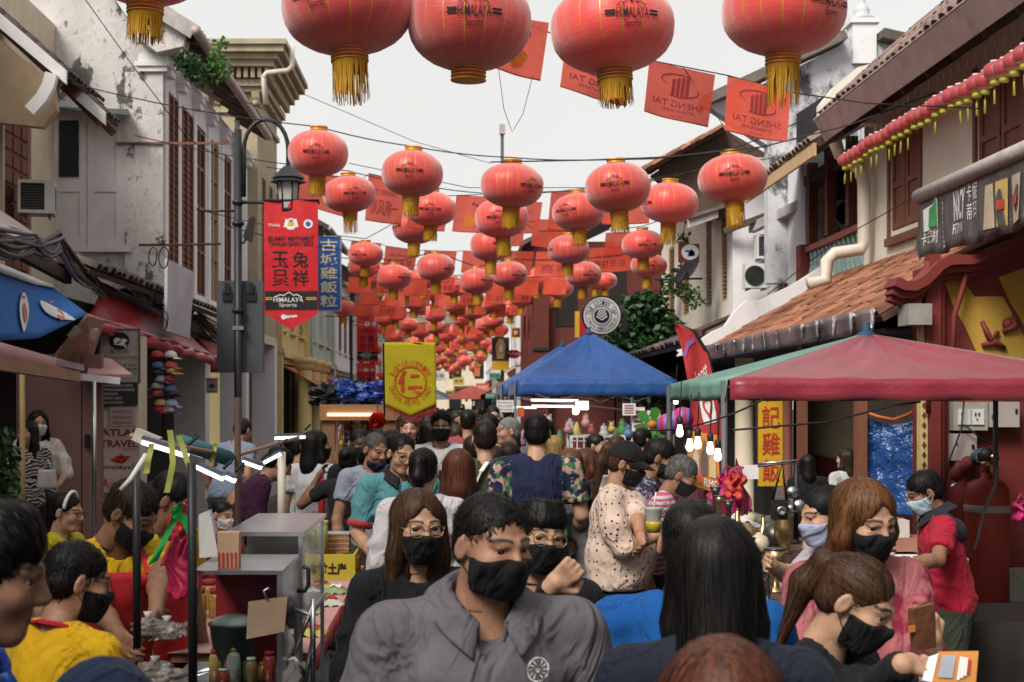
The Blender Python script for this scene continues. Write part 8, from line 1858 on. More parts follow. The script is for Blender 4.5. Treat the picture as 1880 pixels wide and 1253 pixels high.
 C=Field(lo2,hi2,ht);loose={'tee':1.0,'polo':1.0,'long':1.0,'blouse':1.18}[shirt]
 C.ell(up((0,.0,1.27)),(.168*gr*loose*(.85+.15*sw),.118*g*loose,.19),.05,rot=Rl);C.ell(up((0,.012*0-.012*(g-1)*4,1.06)),(.158*g*loose,.122*g*g*loose,.2),.07,rot=Rl);C.ell(up((0,.008,.92)),(.172*gr*loose,.128*gr*loose,.14),.06,rot=Rl)
 for sx in(-1,1):
  C.cone(up((sx*.05,.015,1.425)),up((sx*.165*sw,.01,1.385)),.05*gr,.058*gr,.05)
  if bust:C.ell(up((sx*.075,-.09,1.25)),(.07,.06*bust,.07),.05)
 for sx,sh,el,wr,cu in arms:
  ag=.45+.55*g;e0={'long':1.0}.get(shirt,sleeve);tip=sh.lerp(el,e0)if shirt!='long' else el
  C.cone(sh,tip,.066*ag,(.062 if loose==1 else .075)*ag,.03)
  if shirt=='long':C.cone(el,el.lerp(wr,.93),.056*ag,.042*ag,.03)
  elif shirt=='blouse':C.cone(sh.lerp(el,.6),el.lerp(wr,.12),.075,.07,.03)
 def folds(x,y,z):
  ax=np.abs(x);rdg=lambda q:(1-np.abs(np.sin(q)))**2.2
  side=np.clip((ax-.05)*9,0,1);low=np.clip((1.3-z)*4,0,1)
  f=-.0085*rdg(15*z+9*ax+1.6*np.sin(9*z+ph[0])+5*y+ph[1])*side*(.4+.6*np.sin(7*z+5*x+ph[2])**2)-.007*rdg(11*x-8*z+1.8*np.sin(12*z+ph[3])+ph[4])*low*np.sin(5*z+3*x+ph[5])**2-.006*rdg(22*z+16*(ax-.2)+ph[6])*(ax>.16)+.002*np.sin(17*x+8*np.sin(9*z+ph[7])+11*y)-.005*rdg(27*z-21*ax+2*np.sin(14*x+ph[8])+ph[9])*np.clip(1-np.abs(ax-.15)*14,0,1)-.004*rdg(34*x+12*z+2.4*np.sin(16*z+ph[2]))*np.sin(8*z+ph[4])**2
  f=(f*1.35+.004)*np.clip((1.42-z)*8,.15,1)
  return f*fold
 if shirt=='blouse':fold*=.6
 C.warp(folds)
 C.cone(nb,up((0,-.005,1.435)),.068*gr,.066*gr,.012,True)
 if vneck:C.cone(up((0,-.06,1.44)),up((0,-.2,1.44-vneck)),.05,.012,.01,True)
 C.half(up((0,0,hem)),Rl@Vector((0,0,-1)))
 for sx,sh,el,wr,cu in arms:
  if shirt in('tee','polo'):
   tip=sh.lerp(el,sleeve);d=(el-sh).normalized();x,y,z=C.pts((slice(None),)*3);dd=(x-tip.x)*d.x+(y-tip.y)*d.y+(z-tip.z)*d.z
   near=((x-tip.x)**2+(y-tip.y)**2+(z-tip.z)**2)<.13**2*max(1,g);C.D=np.where(near&(sx*x>.12*gr),np.maximum(C.D,dd),C.D).astype(np.float32)
 V,Q=C.mesh();sho=put({'tee':'tshirt','polo':'polo_shirt','long':'long_sleeved_top','blouse':'blouse'}[shirt],np_mesh('top',[(V,Q,0)],[top]),root)
 if collar:
  k=MB();ax=(nb-neckb).normalized();c0=neckb+ax*-.002;fwd=(Rl@Vector((0,-1,0)));rt=Vector((1,0,0));fwd=(fwd-ax*fwd.dot(ax)).normalized()
  def cf(u,v):
   a=R(24+312*u);rr=(.064+.006*v+.064*max(0,v-.3))*gr;z=.066-.046*(v-.3)/.7 if v>.3 else .0+.066*v/.3;q=abs(u-.5)*2;z-=(.075 if v>.3 else .05)*q**3
   return c0+(fwd*math.cos(a)+rt*math.sin(a))*rr+ax*z+fwd*(.045*q**3)
  k.sheet(cf,30,8,.005);k.build('collar',collar,sho,False)
 if bottom:
  Lg=Field((-.3,-.28,.02),(.3,.28,1.02),max(ht*1.4,.034));Lg.ell((0,.01,.9),(.168*gr,.13*gr,.13),.05);e=.08 if longleg else .5
  for sx in(-1,1):
   Lg.cone((sx*.088,.005,.86),(sx*.1,-.01,.5),.098*gr,.072,.03)
   if longleg:Lg.cone((sx*.1,-.01,.5),(sx*.105,.012,.1),.072,.05,.02)
  Lg.warp(lambda x,y,z:.004*np.sin(30*z+20*np.abs(x)+ph[7])*np.sin(14*x+ph[8]));Lg.half((0,0,e),(0,0,-1));put('trousers' if longleg else 'shorts',np_mesh('trousers',[Lg.mesh()+(0,)],[bottom]),root)
  for sx in(-1,1):
   Sf=Field((sx*.105-.08,-.24,-.02),(sx*.105+.08,.12,.14),.03);Sf.cone((sx*.105,.03,.045),(sx*.105,-.14,.035),.045,.04,.03);Sf.half((0,0,.004),(0,0,-1));put('shoe',np_mesh('shoe',[Sf.mesh()+(0,)],[m_shoe]),root)
 PEOPLE.append(dict(root=root,hc=hc,hq=hq,hs=hs,up=up,V=V,s=s,inv=inv,shirt=sho,arms=arms,nb=nb,neckb=neckb,Rl=Rl))
 return PEOPLE[-1]
m_shoe=M('dark_shoe',(.03,.028,.028),.6);m_bmask=cloth('black_mask_cloth',(.010,.010,.011),rough=.8);m_wmask=cloth('white_mask_cloth',(.60,.62,.63));m_lav=cloth('lavender_mask',(.33,.36,.52));m_bluemask=cloth('pale_blue_mask',(.35,.48,.56));m_navymask=cloth('navy_mask',(.012,.018,.05));m_frame=M('dark_frame',(.02,.015,.012),.3);m_goldframe=M('gold_frame',(.5,.36,.2),.3,metal=.8)
def front(p,x,z,l=.004):
 """point on the front of that person's top"""
 V=p['V'];m=(np.abs(V[:,0]-x)<.022)&(np.abs(V[:,2]-z)<.022);y=V[m][:,1].min()if m.any()else-.14
 return Vector((x,float(y)-l,z))
def on_shirt(p,nm,mat,draw,l=.005):k=MB();draw(k,lambda x,y,l2=0.0:front(p,x,y,l+l2));return k.build(nm,mat,p['shirt'],False)
def apron(p,w=.13,z0=.7,z1=1.33,mat=None,txt=None):
 mat=mat or M('red_apron',(.50,.02,.03),.7,.15,4,.4,8,bdist=.03);k=MB();gv=lambda x,z:front(p,x,z,.012)
 def f(u,v):ww=w*(.62+.38*min(1,v*3));return gv((u-.5)*2*ww,z1-(z1-z0)*v)
 k.sheet(f,12,22,.004);a=k.build('apron',mat,p['root'],False);k=MB();nb=p['neckb'];
 pts=[f(.05,0)]+[nb+Vector((-.085,-.03,-.005)),nb+Vector((-.06,.05,.03)),nb+Vector((.0,.075,.04)),nb+Vector((.06,.05,.03)),nb+Vector((.085,-.03,-.005))]+[f(.95,0)]
 for q,r in zip(pts,pts[1:]):k.bar(q,r,.024,.006)
 k.build('neck_strap',mat,a,False)
 if txt:k=MB();k.text(txt,(-.1,z1-.36,.1,z1-.27),lambda x,y,l:gv(x,y)+Vector((0,-.008,0)),0,0,.05);k.build('lettering',m_wprint,a,False)
# ================================================================== people
jeans=cloth('dark_jeans',(.012,.018,.035));blackp=cloth('black_trousers',(.010,.010,.011));khaki=cloth('khaki_trousers',(.10,.095,.06));greenp=cloth('olive_work_trousers',(.045,.055,.038));greyp=cloth('grey_trousers',(.06,.06,.065))
def T(c,nm=None,**k):return cloth(nm or 'cloth_%d_%d_%d'%tuple(int(x*999)for x in c),c,**k)
# ---- foreground
p=person('heavy man in grey polo shirt with black mask walking towards the camera',903,905,3.05,10,'tan',('crew','black'),'polo',T((.135,.125,.14),'grey_polo_knit',var=.2),jeans,hy=35,hp=8,g=1.32,sw=1.14,kind='x',det=3,mask=m_bmask,collar=T((.125,.115,.13),'grey_polo_collar'),vneck=.13,hs=.94,sleeve=.85,lean=4)
def crest(k,f):
 cx,cy=.095,1.32
 k.flat(ring(cx,cy,.0235,.027,20),f)
 for i in range(12):a=i*math.pi/6;k.flat([[(cx+.008*math.cos(a-.3),cy+.008*math.sin(a-.3)),(cx+.021*math.cos(a-.09),cy+.021*math.sin(a-.09)),(cx+.021*math.cos(a+.09),cy+.021*math.sin(a+.09))]],f)
 k.flat([disc(cx,cy,.006,8)],f)
on_shirt(p,'chest_crest',m_wprint,crest)
k=MB();[k.lathe([(0,0),(.006,.0),(.005,.002),(0,.003)],front(p,.004,z,.003),8,(0,-1,0))for z in(1.235,1.19)];k.build('button',M('grey_button',(.1,.1,.1)),p['shirt'],False)
person('woman with long brown hair, gold glasses and black mask behind the grey polo man',768,900,4.35,14,'light',('long','brown'),'long',T((.012,.012,.014)),blackp,hy=18,hp=4,kind='f',det=3,mask=m_bmask,glasses=m_goldframe,hairL=.34,g=.9,sw=.9)
person('short-haired woman in black with glasses and black mask peering past the grey polo man',990,918,4.25,10,'light',('fringe','black'),'long',T((.013,.012,.014)),blackp,hy=18,hp=2,hroll=6,kind='f',det=3,mask=m_bmask,glasses=m_goldframe,g=.95,sw=.95,aL=('w',(965,1130,4.15),(1008,1082,3.95)),hL=((.5,-.3,.5),(0,-1,.2),1.25,1),aR=('w',(1075,1180,4.3),(1090,1290,4.2)))
p4=person('woman with long straight black hair and navy top, back turned in the centre foreground',1312,950,2.85,172,'tan',('long','black'),'long',T((.016,.020,.034)),blackp,hy=172,hp=4,kind='f',det=3,hairL=.40,g=1.0,sw=1.0,hs=1.02)
k=MB()
for i in range(7):q=p4['hc']+p4['hq']@Vector((-.098,.005+.004*(i%2),.03-.018*i));k.lathe([(0,-.005),(.0045,-.003),(.005,.001),(.003,.004),(0,.005)],q,8)
k.build('pearl_hair_clip',M('pearl',(.62,.6,.58),.25),p4['root'],False)
person('small person with glossy chestnut hair, only the top of the head in front',1322,1172,1.95,180,'tan',('bob','red'),'tee',T((.02,.02,.022)),blackp,kind='f',det=2)
person('man in bright blue t-shirt half hidden behind the long haired woman',1268,914,3.55,168,'tan',('crew','black'),'tee',T((.010,.085,.30)),jeans,kind='m',det=2,g=1.15,sw=1.1)
person('boy in royal blue shirt at the left edge, seen in profile',-28,920,2.38,100,'brown',('fringe','black'),'tee',T((.012,.06,.36),pat='print',c2=(.12,.22,.5),s=16),jeans,hy=100,hp=12,kind='k',det=3)
p=person('boy in yellow t-shirt with red apron strap and black mask, back turned',142,993,3.75,150,'tan',('crew','black'),'tee',T((.62,.36,.012),'sunny_yellow_tee'),jeans,hy=120,hp=14,kind='k',det=3,mask=m_bmask,lean=10)
k=MB();nb=p['neckb'];pts=[nb+Vector(q)for q in((-.1,-.08,-.03),(-.075,.03,.02),(0,.075,.035),(.075,.03,.02),(.1,-.08,-.03))]
[k.bar(a,b,.03,.008)for a,b in zip(pts,pts[1:])];k.build('apron_strap',M('red_apron',(.50,.02,.03)),p['root'],False)
person('shopper with a dark navy headscarf, only the crown of the head at the bottom',195,1216,2.1,180,'tan',None,'tee',T((.02,.03,.06)),blackp,kind='f',det=2)
q=PEOPLE[-1];V,Q=hair('bob',.006);put('headscarf',np_mesh('headscarf',[((np.array(q['hq'])@(V*1.03).T).T+np.array(q['hc']),Q,0)],[T((.012,.020,.05),'navy_scarf')]),q['root'])
p=person('young man in yellow t-shirt and red apron leaning over the food cart',242,884,5.0,28,'brown',('short','dark'),'tee',T((.62,.40,.015),'lemon_yellow_tee'),jeans,hy=70,hp=32,lean=16,det=3,mask=m_bmask,aR=('w',(292,1060,4.9),(285,1140,4.6)),aL=('w',(170,1100,4.9),(230,1180,4.6)));apron(p,.14,txt='Boost')
person('woman in yellow top with white headband and glasses at the food cart',122,903,6.0,75,'light',('bun','black'),'tee',T((.50,.44,.02)),jeans,hy=80,hp=10,kind='f',det=2,glasses=m_frame)
q=PEOPLE[-1];k=MB();k.tube([q['hc']+q['hq']@Vector((.088*math.sin(a),-.02,.03+.097*math.cos(a)))for a in[(-1.6+.2*i)for i in range(17)]],.011,7);k.build('headband',m_wprint,q['root'],False)
p=person('tall young man in yellow t-shirt and red apron behind the cart posts',320,868,5.7,50,'brown',('short','black'),'tee',T((.58,.36,.015)),jeans,hy=80,hp=22,lean=10,det=2,aL=('w',(262,1080,5.5),(300,1150,5.0)));apron(p,.14,txt='Boost')
p=person('seated child in white mask and red apron behind the steel cart top',408,918,6.9,60,'light',('crew','black'),'tee',T((.35,.03,.04)),jeans,hy=60,hp=12,kind='k',det=2,mask=m_wmask,hs=.92)
# ---- left doorway
person('woman in white blouse and white mask standing at the left doorway holding a bag',70,754,13.8,40,'light',('long','black'),'blouse',T((.55,.48,.45)),blackp,hy=30,kind='f',det=2,mask=m_wmask,hairL=.28,aR=((.28,-.04,1.12),(.12,-.2,1.02)),aL=((-.22,-.05,1.12),(-.06,-.2,1.02)))
person('woman in zebra print blouse beside the woman in white at the left doorway',50,772,13.4,50,'light',('long','black'),'long',T((.015,.014,.013),'zebra_cloth',pat='zebra',c2=(.38,.35,.32),s=9),blackp,hy=-20,kind='f',det=1)
c=P(88,862,13.2);t=thing('shopping_bag','pale carrier bag held by the woman in the white blouse','bag',c);MB().sheet(lambda u,v:c+Vector(((u-.5)*.16*(.7+.3*v),-.03*math.sin(math.pi*u),-.18*v)),8,6,.04).build('bag_body',M('pale_bag',(.5,.42,.42),.5),t);MB().tube([c+Vector((-.04,0,0)),c+Vector((0,0,.09)),c+Vector((.04,0,0))],.005,5).build('handle',m_wprint,t)
# ---- left middle
person('person in blue-grey t-shirt bending over behind the cart lamps',446,768,12.0,150,'tan',('short','dark'),'tee',T((.20,.24,.32)),greyp,lean=24,hp=20,det=1)
person('shopper in plum long-sleeved top bending over the snack stall',512,822,8.6,105,'tan',('short','black'),'long',T((.050,.012,.035),'plum_top'),blackp,lean=38,hp=30,det=2,aR=((.22,-.15,1.05),(.18,-.33,.95)),aL=((-.22,-.15,1.05),(-.18,-.33,.95)))
p=person('stall girl with long black hair, white t-shirt and red apron, back turned',582,790,9.0,160,'light',('long','black'),'tee',T((.52,.52,.54)),jeans,hy=120,kind='f',det=2,mask=m_bmask,hairL=.3)
k=MB();[k.bar(p['up'](a),p['up'](b),.04,.01)for a,b in(((-.12,.125,1.36),(-.12,.14,1.05)),((-.12,.14,1.05),(-.10,.15,.86)))];k.build('apron_strap',M('red_apron',(.50,.02,.03)),p['root'],False)
person('second stall worker in pale t-shirt partly behind the girl with red apron',556,796,9.6,100,'light',('short','black'),'tee',T((.48,.48,.50)),jeans,det=1,mask=m_bmask)
person('man with dark skin in black jacket beside the wooden kiosk',662,788,8.9,20,'dark',('crew','black'),'tee',T((.013,.014,.018)),blackp,hy=20,det=2,mask=m_bmask)
person('woman with arm raised to her head in front of the kiosk post',640,820,8.6,170,'brown',('bun','black'),'tee',T((.02,.02,.022)),blackp,kind='f',det=1,aR=((.36,-.02,1.26),(.22,-.04,1.52)))
person('older man in pale blue-grey t-shirt with mask pulled under his chin',690,795,8.3,15,'tan',('thin','salt'),'tee',T((.27,.30,.37),'blue_grey_tee'),greyp,hy=38,hp=18,det=3,aL=((-.26,-.01,1.08),(-.25,-.06,.84)),g=1.05)
q=PEOPLE[-1];V,Q=mask_mesh('m',.0045);V=V.copy();V[:,2]=V[:,2]*.6-.062;V[:,1]+=.004;put('lowered_mask',np_mesh('lowered_mask',[((np.array(q['hq'])@V.T).T+np.array(q['hc']),Q,0)],[m_navymask]),q['root'])
p=person('man in teal polo with red cuffs and round glasses looking down',738,796,7.1,20,'light',('thin','black'),'polo',T((.09,.26,.28),'teal_polo'),jeans,hy=25,hp=16,det=3,glasses=m_frame,collar=T((.02,.02,.022),'black_collar'),g=1.12,sw=1.08,sleeve=.8,aL=((-.27,-.02,1.1),(-.20,-.18,.96)))
def flower(k,f):
 for i in range(7):k.flat([disc(.02+.03*math.cos(i*.9),1.31+.018*math.sin(i*.9),.012,8)],f)
on_shirt(p,'flower_print',M('maroon_print',(.2,.03,.04)),flower)
for sx,sh,el,wr,cu in p['arms']:
 k=MB();tip=sh.lerp(el,.79);d=(el-sh).normalized();k.lathe([(.074,-.016),(.078,-.012),(.078,.012),(.074,.016)],tip,16,d);k.build('red_cuff',M('red_cuff_knit',(.42,.03,.04)),p['shirt'],False)
person('person with black ponytail and white shirt, back turned near the grey polo man',778,822,6.1,185,'light',('pony','black'),'long',T((.55,.53,.55),'white_shirt'),jeans,kind='f',det=2,hairL=.16,g=1.0,hy=170)
person('woman with reddish brown shoulder-length hair and dark top, back turned',842,824,6.6,180,'light',('long','red'),'tee',T((.02,.02,.022)),jeans,kind='f',det=2,hairL=.22)
p=person('man with black mask and glasses in white and navy t-shirt facing the camera',810,754,9.6,0,'light',('short','black'),'tee',T((.58,.58,.60),'white_navy_tee',pat='blocks',c2=(.016,.024,.055),s=1.255),jeans,det=3,mask=m_bmask,glasses=m_frame,g=1.05)
p=person('man in olive t-shirt with a white bag strap across his back',890,772,8.0,176,'light',('short','dark'),'tee',T((.055,.06,.032),'olive_tee'),greyp,det=2,hy=185)
k=MB();pts=[p['up'](a)for a in((-.02,.08,1.44),(.02,.13,1.38),(.09,.145,1.22),(.15,.14,1.02),(.19,.1,.92))];[k.bar(a,b,.035,.008)for a,b in zip(pts,pts[1:])];k.build('bag_strap',m_wprint,p['root'],False)
person('tall man in navy t-shirt with tropical leaf sleeves, back turned',985,758,7.5,178,'light',('crew','black'),'tee',T((.016,.022,.055),'navy_leaf_raglan',pat='floral',s=26),jeans,det=3,g=1.15,sw=1.12,sleeve=.72,hy=178,aL=((-.27,.0,1.10),(-.25,-.16,.97)))
person('grey-haired man in profile in the middle of the crowd',932,766,10.2,-70,'pink',('crew','grey'),'tee',T((.16,.17,.2)),greyp,det=2,hy=-75)
# ---- right middle
p=person('woman in black cap and cream polka-dot blouse carrying a drink',1150,812,6.5,70,'tan',('pony','brown'),'blouse',T((.60,.46,.38),'polka_dot_cloth',pat='dots',c2=(.02,.02,.025),s=30),T((.014,.02,.036),'navy_capri'),hy=75,hp=16,kind='f',det=3,mask=m_bmask,g=1.2,hairL=.24,hem=.88,longleg=False,aR=('w',(1196,975,6.1),(1190,1058,5.95)),aL=((-.24,-.06,1.12),(-.14,-.27,1.2)))
def cap(p,mat,hs=1.0):
 tr=lambda v:p['hc']+p['hq']@Vector(v);k=MB();vs=[];n=20
 for j in range(9):
  b=math.pi/2*j/8
  for i in range(n):a=2*math.pi*i/n;vs.append(tr((.088*math.cos(a)*math.cos(b),.012+.108*math.sin(a)*math.cos(b),.03+.1*math.sin(b))))
 k.add(vs,[(j*n+i,j*n+(i+1)%n,(j+1)*n+(i+1)%n,(j+1)*n+i)for j in range(8)for i in range(n)],True);o=k.build('cap',mat,p['root'],False)
 k=MB();k.sheet(lambda u,v:tr(((.082-.012*v)*math.sin(math.pi*(u-.5)*.95),-.02-(.072+.075*v)*math.cos(math.pi*(u-.5)*.95),.036-.03*v-.02*(u-.5)**2*4)),12,4,.004);k.build('cap_peak',mat,o,False)
cap(p,T((.012,.012,.013),'black_cap'))
k=MB();w=p['arms'][1][3];e=p['arms'][1][2];k.lathe([(.03,-.006),(.034,-.004),(.034,.004),(.03,.006)],w.lerp(e,.12),14,(w-e));k.lathe([(.03,-.004),(.033,0),(.03,.004)],w.lerp(e,.19),14,(w-e));k.build('bracelet',M('red_gold_beads',(.4,.15,.08),.4),p['root'],False)
person('man in navy floral shirt and black mask leaning over the drink stall',1212,806,7.2,75,'brown',('short','black'),'tee',T((.022,.025,.06),'navy_paisley',pat='print',c2=(.30,.26,.36),s=44),jeans,hy=80,hp=20,det=2,mask=m_bmask,lean=8,sleeve=.8)
p=person('man in pink striped shirt with a backpack bending at the drink stall',1252,838,7.0,70,'brown',('short','salt'),'tee',T((.45,.10,.16),'pink_stripe_cloth',pat='stripes',c2=(.5,.42,.45),s=9),jeans,hy=75,hp=30,det=2,mask=m_bmask,lean=18)
F_=Field((-.2,.05,.9),(.2,.4,1.5),.014);[F_.ell(p['up']((0,.19,z)),(.14,.08,.13),.05)for z in(1.08,1.24)];F_.ell(p['up']((0,.26,1.08)),(.1,.05,.08),.02);put('backpack',np_mesh('backpack',[F_.mesh()+(0,)],[T((.03,.03,.06),'dark_backpack')]),p['root'])
def cup(px,py,Y,lb,liq):
 c=P(px,py,Y);t=thing('drink_cup',lb,'cup',c);MB().lathe([(0,0),(.032,0),(.036,.04),(.043,.11),(.046,.115),(.046,.125),(0,.126)],c,16).build('cup_body',M('frosted_cup',(.50,.50,.48),.3,.1,5,0,trans=.3),t);MB().lathe([(.0355,.005),(.039,.04),(.0405,.055),(.036,.055)],c,16).build('drink',liq,t);MB().tube([c+Vector((0,0,.12)),c+Vector((.012,0,.2))],.004,6).build('straw',m_wprint,t)
cup(1200,978,7.0,'plastic cup of yellow drink held by the polka-dot woman',M('yellow_drink',(.5,.42,.03),.3));cup(1106,912,8.3,'plastic cup with a straw left of the polka-dot woman',M('pale_drink',(.5,.48,.45),.3))
mids=[(1046,824,8.0,185,'light',('bob','auburn'),(.15,.15,.17),'f','woman with auburn bob right of the leaf-sleeved man'),(1082,824,8.4,100,'light',('bob','red'),(.03,.03,.035),'f','woman with chestnut hair and mask sipping a drink'),(1096,797,11.0,60,'light',('short','black'),(.05,.05,.06),'m','man with black hair before the white wire counter'),(1134,800,11.5,150,'light',('bob','brown'),(.3,.25,.25),'f','brown-haired woman before the white wire counter'),(1182,786,11.0,120,'tan',('short','black'),(.03,.03,.03),'m','dark-haired shopper just left of the navy floral man'),(1018,800,10.5,185,'light',('long','blond'),(.5,.4,.1),'f','fair-haired shopper in yellow behind the leaf-sleeved man'),(935,812,9.2,180,'light',('bob','dark'),(.02,.02,.02),'f','dark-haired woman below the grey-haired man'),(868,800,9.0,175,'light',('short','dark'),(.03,.02,.03),'m','shopper in dark top left of the olive t-shirt man'),(752,764,11.2,0,'pink',('short','brown'),(.05,.055,.07),'m','man in grey vest under the yellow pennant'),(908,818,8.6,180,'tan',('long','dark'),(.03,.03,.03),'f','long-haired woman right of the olive t-shirt man'),(1090,880,7.6,170,'light',('pony','black'),(.12,.12,.13),'f','woman in grey t-shirt between the leaf-sleeved man and the polka-dot woman'),(722,790,9.4,30,'tan',('bob','black'),(.06,.16,.3),'f','woman in blue behind the teal polo man'),(860,752,14,170,'tan',('short','black'),(.25,.06,.07),'m','shopper in red top right of the masked man with glasses'),(905,745,16,10,'light',('short','black'),(.4,.4,.42),'m','man in pale top facing the camera behind the grey-haired man'),(1000,770,12,180,'tan',('bob','black'),(.1,.1,.12),'f','black-haired woman behind the leaf-sleeved man'),(1160,812,9.5,120,'light',('long','black'),(.4,.36,.36),'f','long-haired woman in pale top behind the black cap'),(790,770,10.5,180,'light',('long','dark'),(.3,.28,.3),'f','long-haired woman left of the masked man with glasses'),(1270,800,12.5,170,'tan',('short','black'),(.12,.03,.04),'m','man in maroon behind the hanging bulbs')]
for(x,y,Y,yw,sk_,hr_,c,kd,lb)in mids:person(lb,x,y,Y,yw,sk_,hr_,'tee',T(c),greyp if c[0]<.1 else jeans,kind=kd,det=1,hairL=.24)
# ---- right foreground
p=person('woman with auburn bob and black mask in pink cardigan holding a purse',1590,884,4.25,14,'light',('bob','auburn'),'long',T((.34,.11,.12),'rose_cardigan',pat='print',c2=(.22,.02,.045),s=6),blackp,hy=22,hp=16,hroll=-4,kind='f',det=3,mask=m_bmask,g=1.15,aR=('w',(1690,1230,4.1),(1728,1180,3.75)),hR=((-.25,-.2,.95),(.3,-.9,0),.9,1),aL=('w',(1470,1180,4.1),(1445,1290,3.9)))
t=thing('purse','worn brown leather purse held upright by the woman in the pink cardigan','purse',P(1693,1195,3.7));mle=M('worn_leather',(.16,.065,.03),.5,.4,7,.5,30,dirt=(((.30,.12,.05),6,.55,.1,.6,None),))
MB().slab([P(1672,1118,3.7),P(1712,1108,3.74),P(1714,1188,3.74),P(1680,1195,3.7)],.018).build('purse_body',mle,t);MB().slab([P(1668,1122,3.75),P(1700,1104,3.78),P(1702,1180,3.78),P(1674,1190,3.75)],.008).build('flap',mle,t);MB().slab([P(1668,1150,3.69),P(1680,1148,3.69),P(1680,1160,3.69),P(1668,1162,3.69)],.006).build('clasp',M('orange_leather',(.45,.16,.03)),t)
person('young woman with tied brown hair and black mask looking down into a wallet',1573,1020,3.3,48,'light',('pony','brown'),'long',T((.012,.013,.016),'black_top'),blackp,hy=58,hp=28,hroll=2,lean=12,kind='f',det=3,mask=m_bmask,hairL=.22,aR=('w',(1590,1290,3.2),(1655,1222,3.0)),hR=((.9,-.2,-.05),(0,-.3,1),.55,1),aL=('w',(1660,1330,3.3),(1690,1262,3.15)),hL=((.8,.1,.3),(0,-.6,.8),.7,-1))
q=PEOPLE[-1];k=MB();k.lathe([(.026,-.008),(.032,-.006),(.032,.006),(.026,.008)],q['hc']+q['hq']@Vector((0,.118,.05)),14,q['hq']@Vector((0,1,0)));k.build('pink_hair_tie',M('pink_tie',(.5,.08,.14)),q['root'],False)
t=thing('wallet','open orange leather wallet with cards and photo held at the lower right','wallet',P(1750,1240,2.95));mo=M('tan_orange_leather',(.50,.20,.04),.5,.2,8,.2,40)
a,b,c,d=P(1708,1262,2.95),P(1722,1200,3.05),P(1796,1199,3.05),P(1790,1268,2.95);MB().slab([a,b,c,d],.01).build('wallet_body',mo,t);f=lambda x,y,l=0.0:a.lerp(d,x).lerp(b.lerp(c,x),y)+Vector((0,-.4,.9)).normalized()*(.006+l)
MB().flat([rect(.12,.2,.46,.85)],f,.002).build('photo_window',M('photo_grey',(.3,.33,.38),.2),t)
for i in range(4):MB().flat([rect(.56+.07*i,.15+.05*i,.62+.07*i,.8-.03*i)],f,.003+.001*i).build('card',m_wprint if i!=3 else m_airred,t)
MB().slab([f(-.22,.1,.001),f(.02,.05,.001),f(.02,.9,.001),f(-.2,.8,.001)],.003).build('paper_note',m_wprint,t)
person('woman with lavender mask and tied black hair in profile looking left',1515,892,5.2,-78,'light',('pony','black'),'tee',T((.42,.36,.42)),blackp,hy=-78,hp=10,kind='f',det=3,mask=m_lav,hairL=.3,aL=('w',(1440,1080,5.0),(1400,1030,4.85)))
p=person('stall man in red polo with dark shoulders and pale mask working at the right stall',1697,866,7.3,-100,'brown',('short','black'),'polo',T((.36,.015,.035),'red_polo_knit'),greenp,hy=-92,hp=24,far=1.0,det=3,mask=m_bluemask,lean=10,g=1.1,collar=T((.02,.022,.03),'navy_collar'),aL=('w',(1706,1030,7.55),(1650,1032,7.3)),aR=('w',(1722,1028,6.95),(1655,1038,6.85)),sleeve=.72)
F_=Field((-.3,-.3,1.2),(.3,.35,1.55),.012);up=p['up']
for sx in(-1,1):F_.cone(up((sx*.05,.02,1.43)),up((sx*.17,.015,1.385)),.054,.064,.05)
F_.ell(up((0,.07,1.33)),(.15,.085,.09),.05,rot=p['Rl']);F_.cone(p['nb'],p['neckb'],.07,.07,.012,True);put('navy_shoulder_yoke',np_mesh('navy_shoulder_yoke',[F_.mesh()+(0,)],[T((.018,.02,.03),'navy_yoke')]),p['shirt'])
k=MB();w,e=p['arms'][0][3],p['arms'][0][2];k.lathe([(.028,-.01),(.033,-.008),(.033,.008),(.028,.01)],w.lerp(e,.1),12,(w-e));k.build('wristwatch',m_steel,p['root'],False)
person('girl with long black hair in dark top seated in the right walkway, back turned',1482,834,13.4,180,'light',('long','black'),'tee',T((.015,.015,.016)),blackp,kind='f',det=1,hairL=.3)
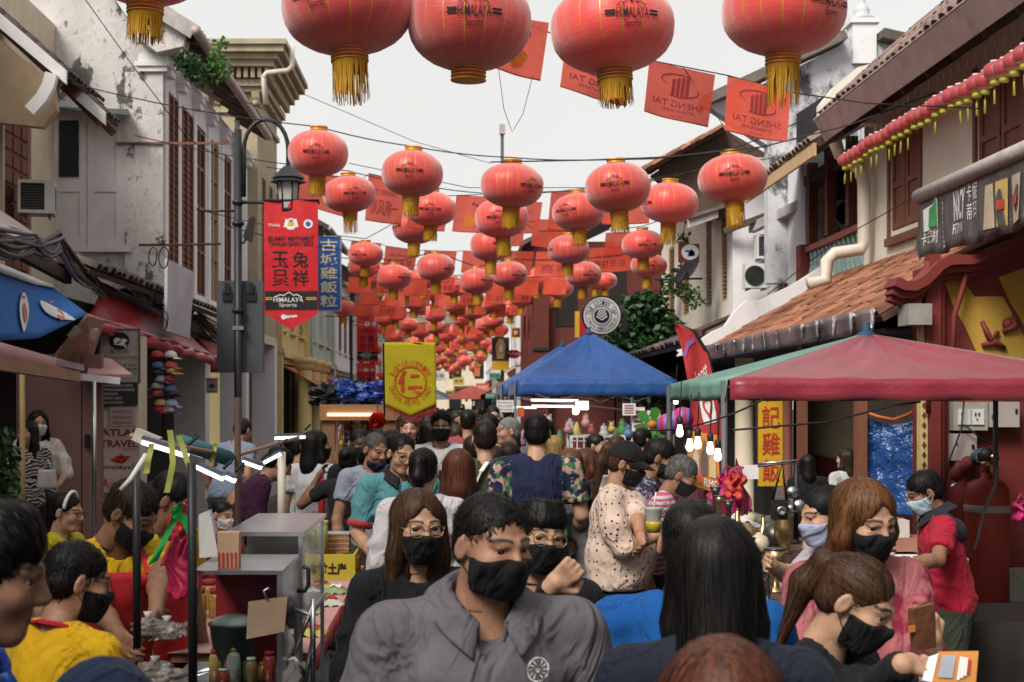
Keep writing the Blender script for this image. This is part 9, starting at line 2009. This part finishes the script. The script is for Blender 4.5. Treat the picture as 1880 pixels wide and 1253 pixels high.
person('girl with long hair in white t-shirt beside the one in dark top, back turned',1552,824,13.6,200,'light',('long','dark'),'tee',T((.5,.5,.5)),blackp,kind='f',det=1,hairL=.34,hy=230)
# ---- the far crowd
def far_crowd():
 rg=random.Random(77);cols=[((.45,.45,.46),'white'),((.02,.02,.022),'black'),((.35,.05,.05),'red'),((.05,.1,.28),'blue'),((.15,.16,.17),'grey'),((.45,.35,.08),'yellow'),((.1,.14,.09),'green'),((.4,.25,.25),'pink')];hs_=[('short','black','short black'),('bob','brown','brown bobbed'),('long','dark','long dark'),('crew','dark','cropped dark'),('bob','black','black bobbed'),('short','brown','short brown'),('long','black','long black')]
 n=0;spots=[]
 for Y,a,b,cnt in((12.5,720,960,6),(14.5,715,950,8),(17,715,945,10),(20,725,940,11),(24,735,935,11),(29,745,925,11),(36,755,915,10),(45,770,905,9),(58,780,895,8)):
  for i in range(cnt):spots.append((a+(b-a)*(i+rg.uniform(.15,.85))/cnt,Y+rg.uniform(-.8,.8)*Y/15,i,Y))
 rows=[12.5,14.5,17,20,24,29,36,45,58]
 for px,Y,i,Yr in spots:
  H=rg.uniform(1.52,1.76);c,cn=cols[rg.randrange(8)];st=hs_[rg.randrange(7)];yw=rg.choice([0,10,-15,180,170,190,180,90,-90,150]);fem=st[0]in('long','bob')
  person('%s-topped shopper with %s hair, %s from left in %s far row'%(cn,st[2],ORD[i],ORD[rows.index(Yr)]),px,VY-(H-CH)*F/Y,Y,yw,rg.choice(['light','tan','tan','brown']),st[:2],'tee',T(c),greyp,kind='f' if fem else 'm',det=1 if Y<18 else 0,hp=rg.uniform(-4,22),hroll=rg.uniform(-8,8),lean=rg.uniform(0,9),g=rg.uniform(.88,1.2),hy=yw+rg.uniform(-35,35),mask=rg.choice([None,m_bmask,m_wmask]),hairL=.24,group='far crowd in the street')
  if rg.random()<.14 and not fem:cap(PEOPLE[-1],T(rg.choice([(.02,.02,.022),(.3,.05,.05),(.4,.38,.35)])))
far_crowd()
bpy.data.scenes.remove(_TS)
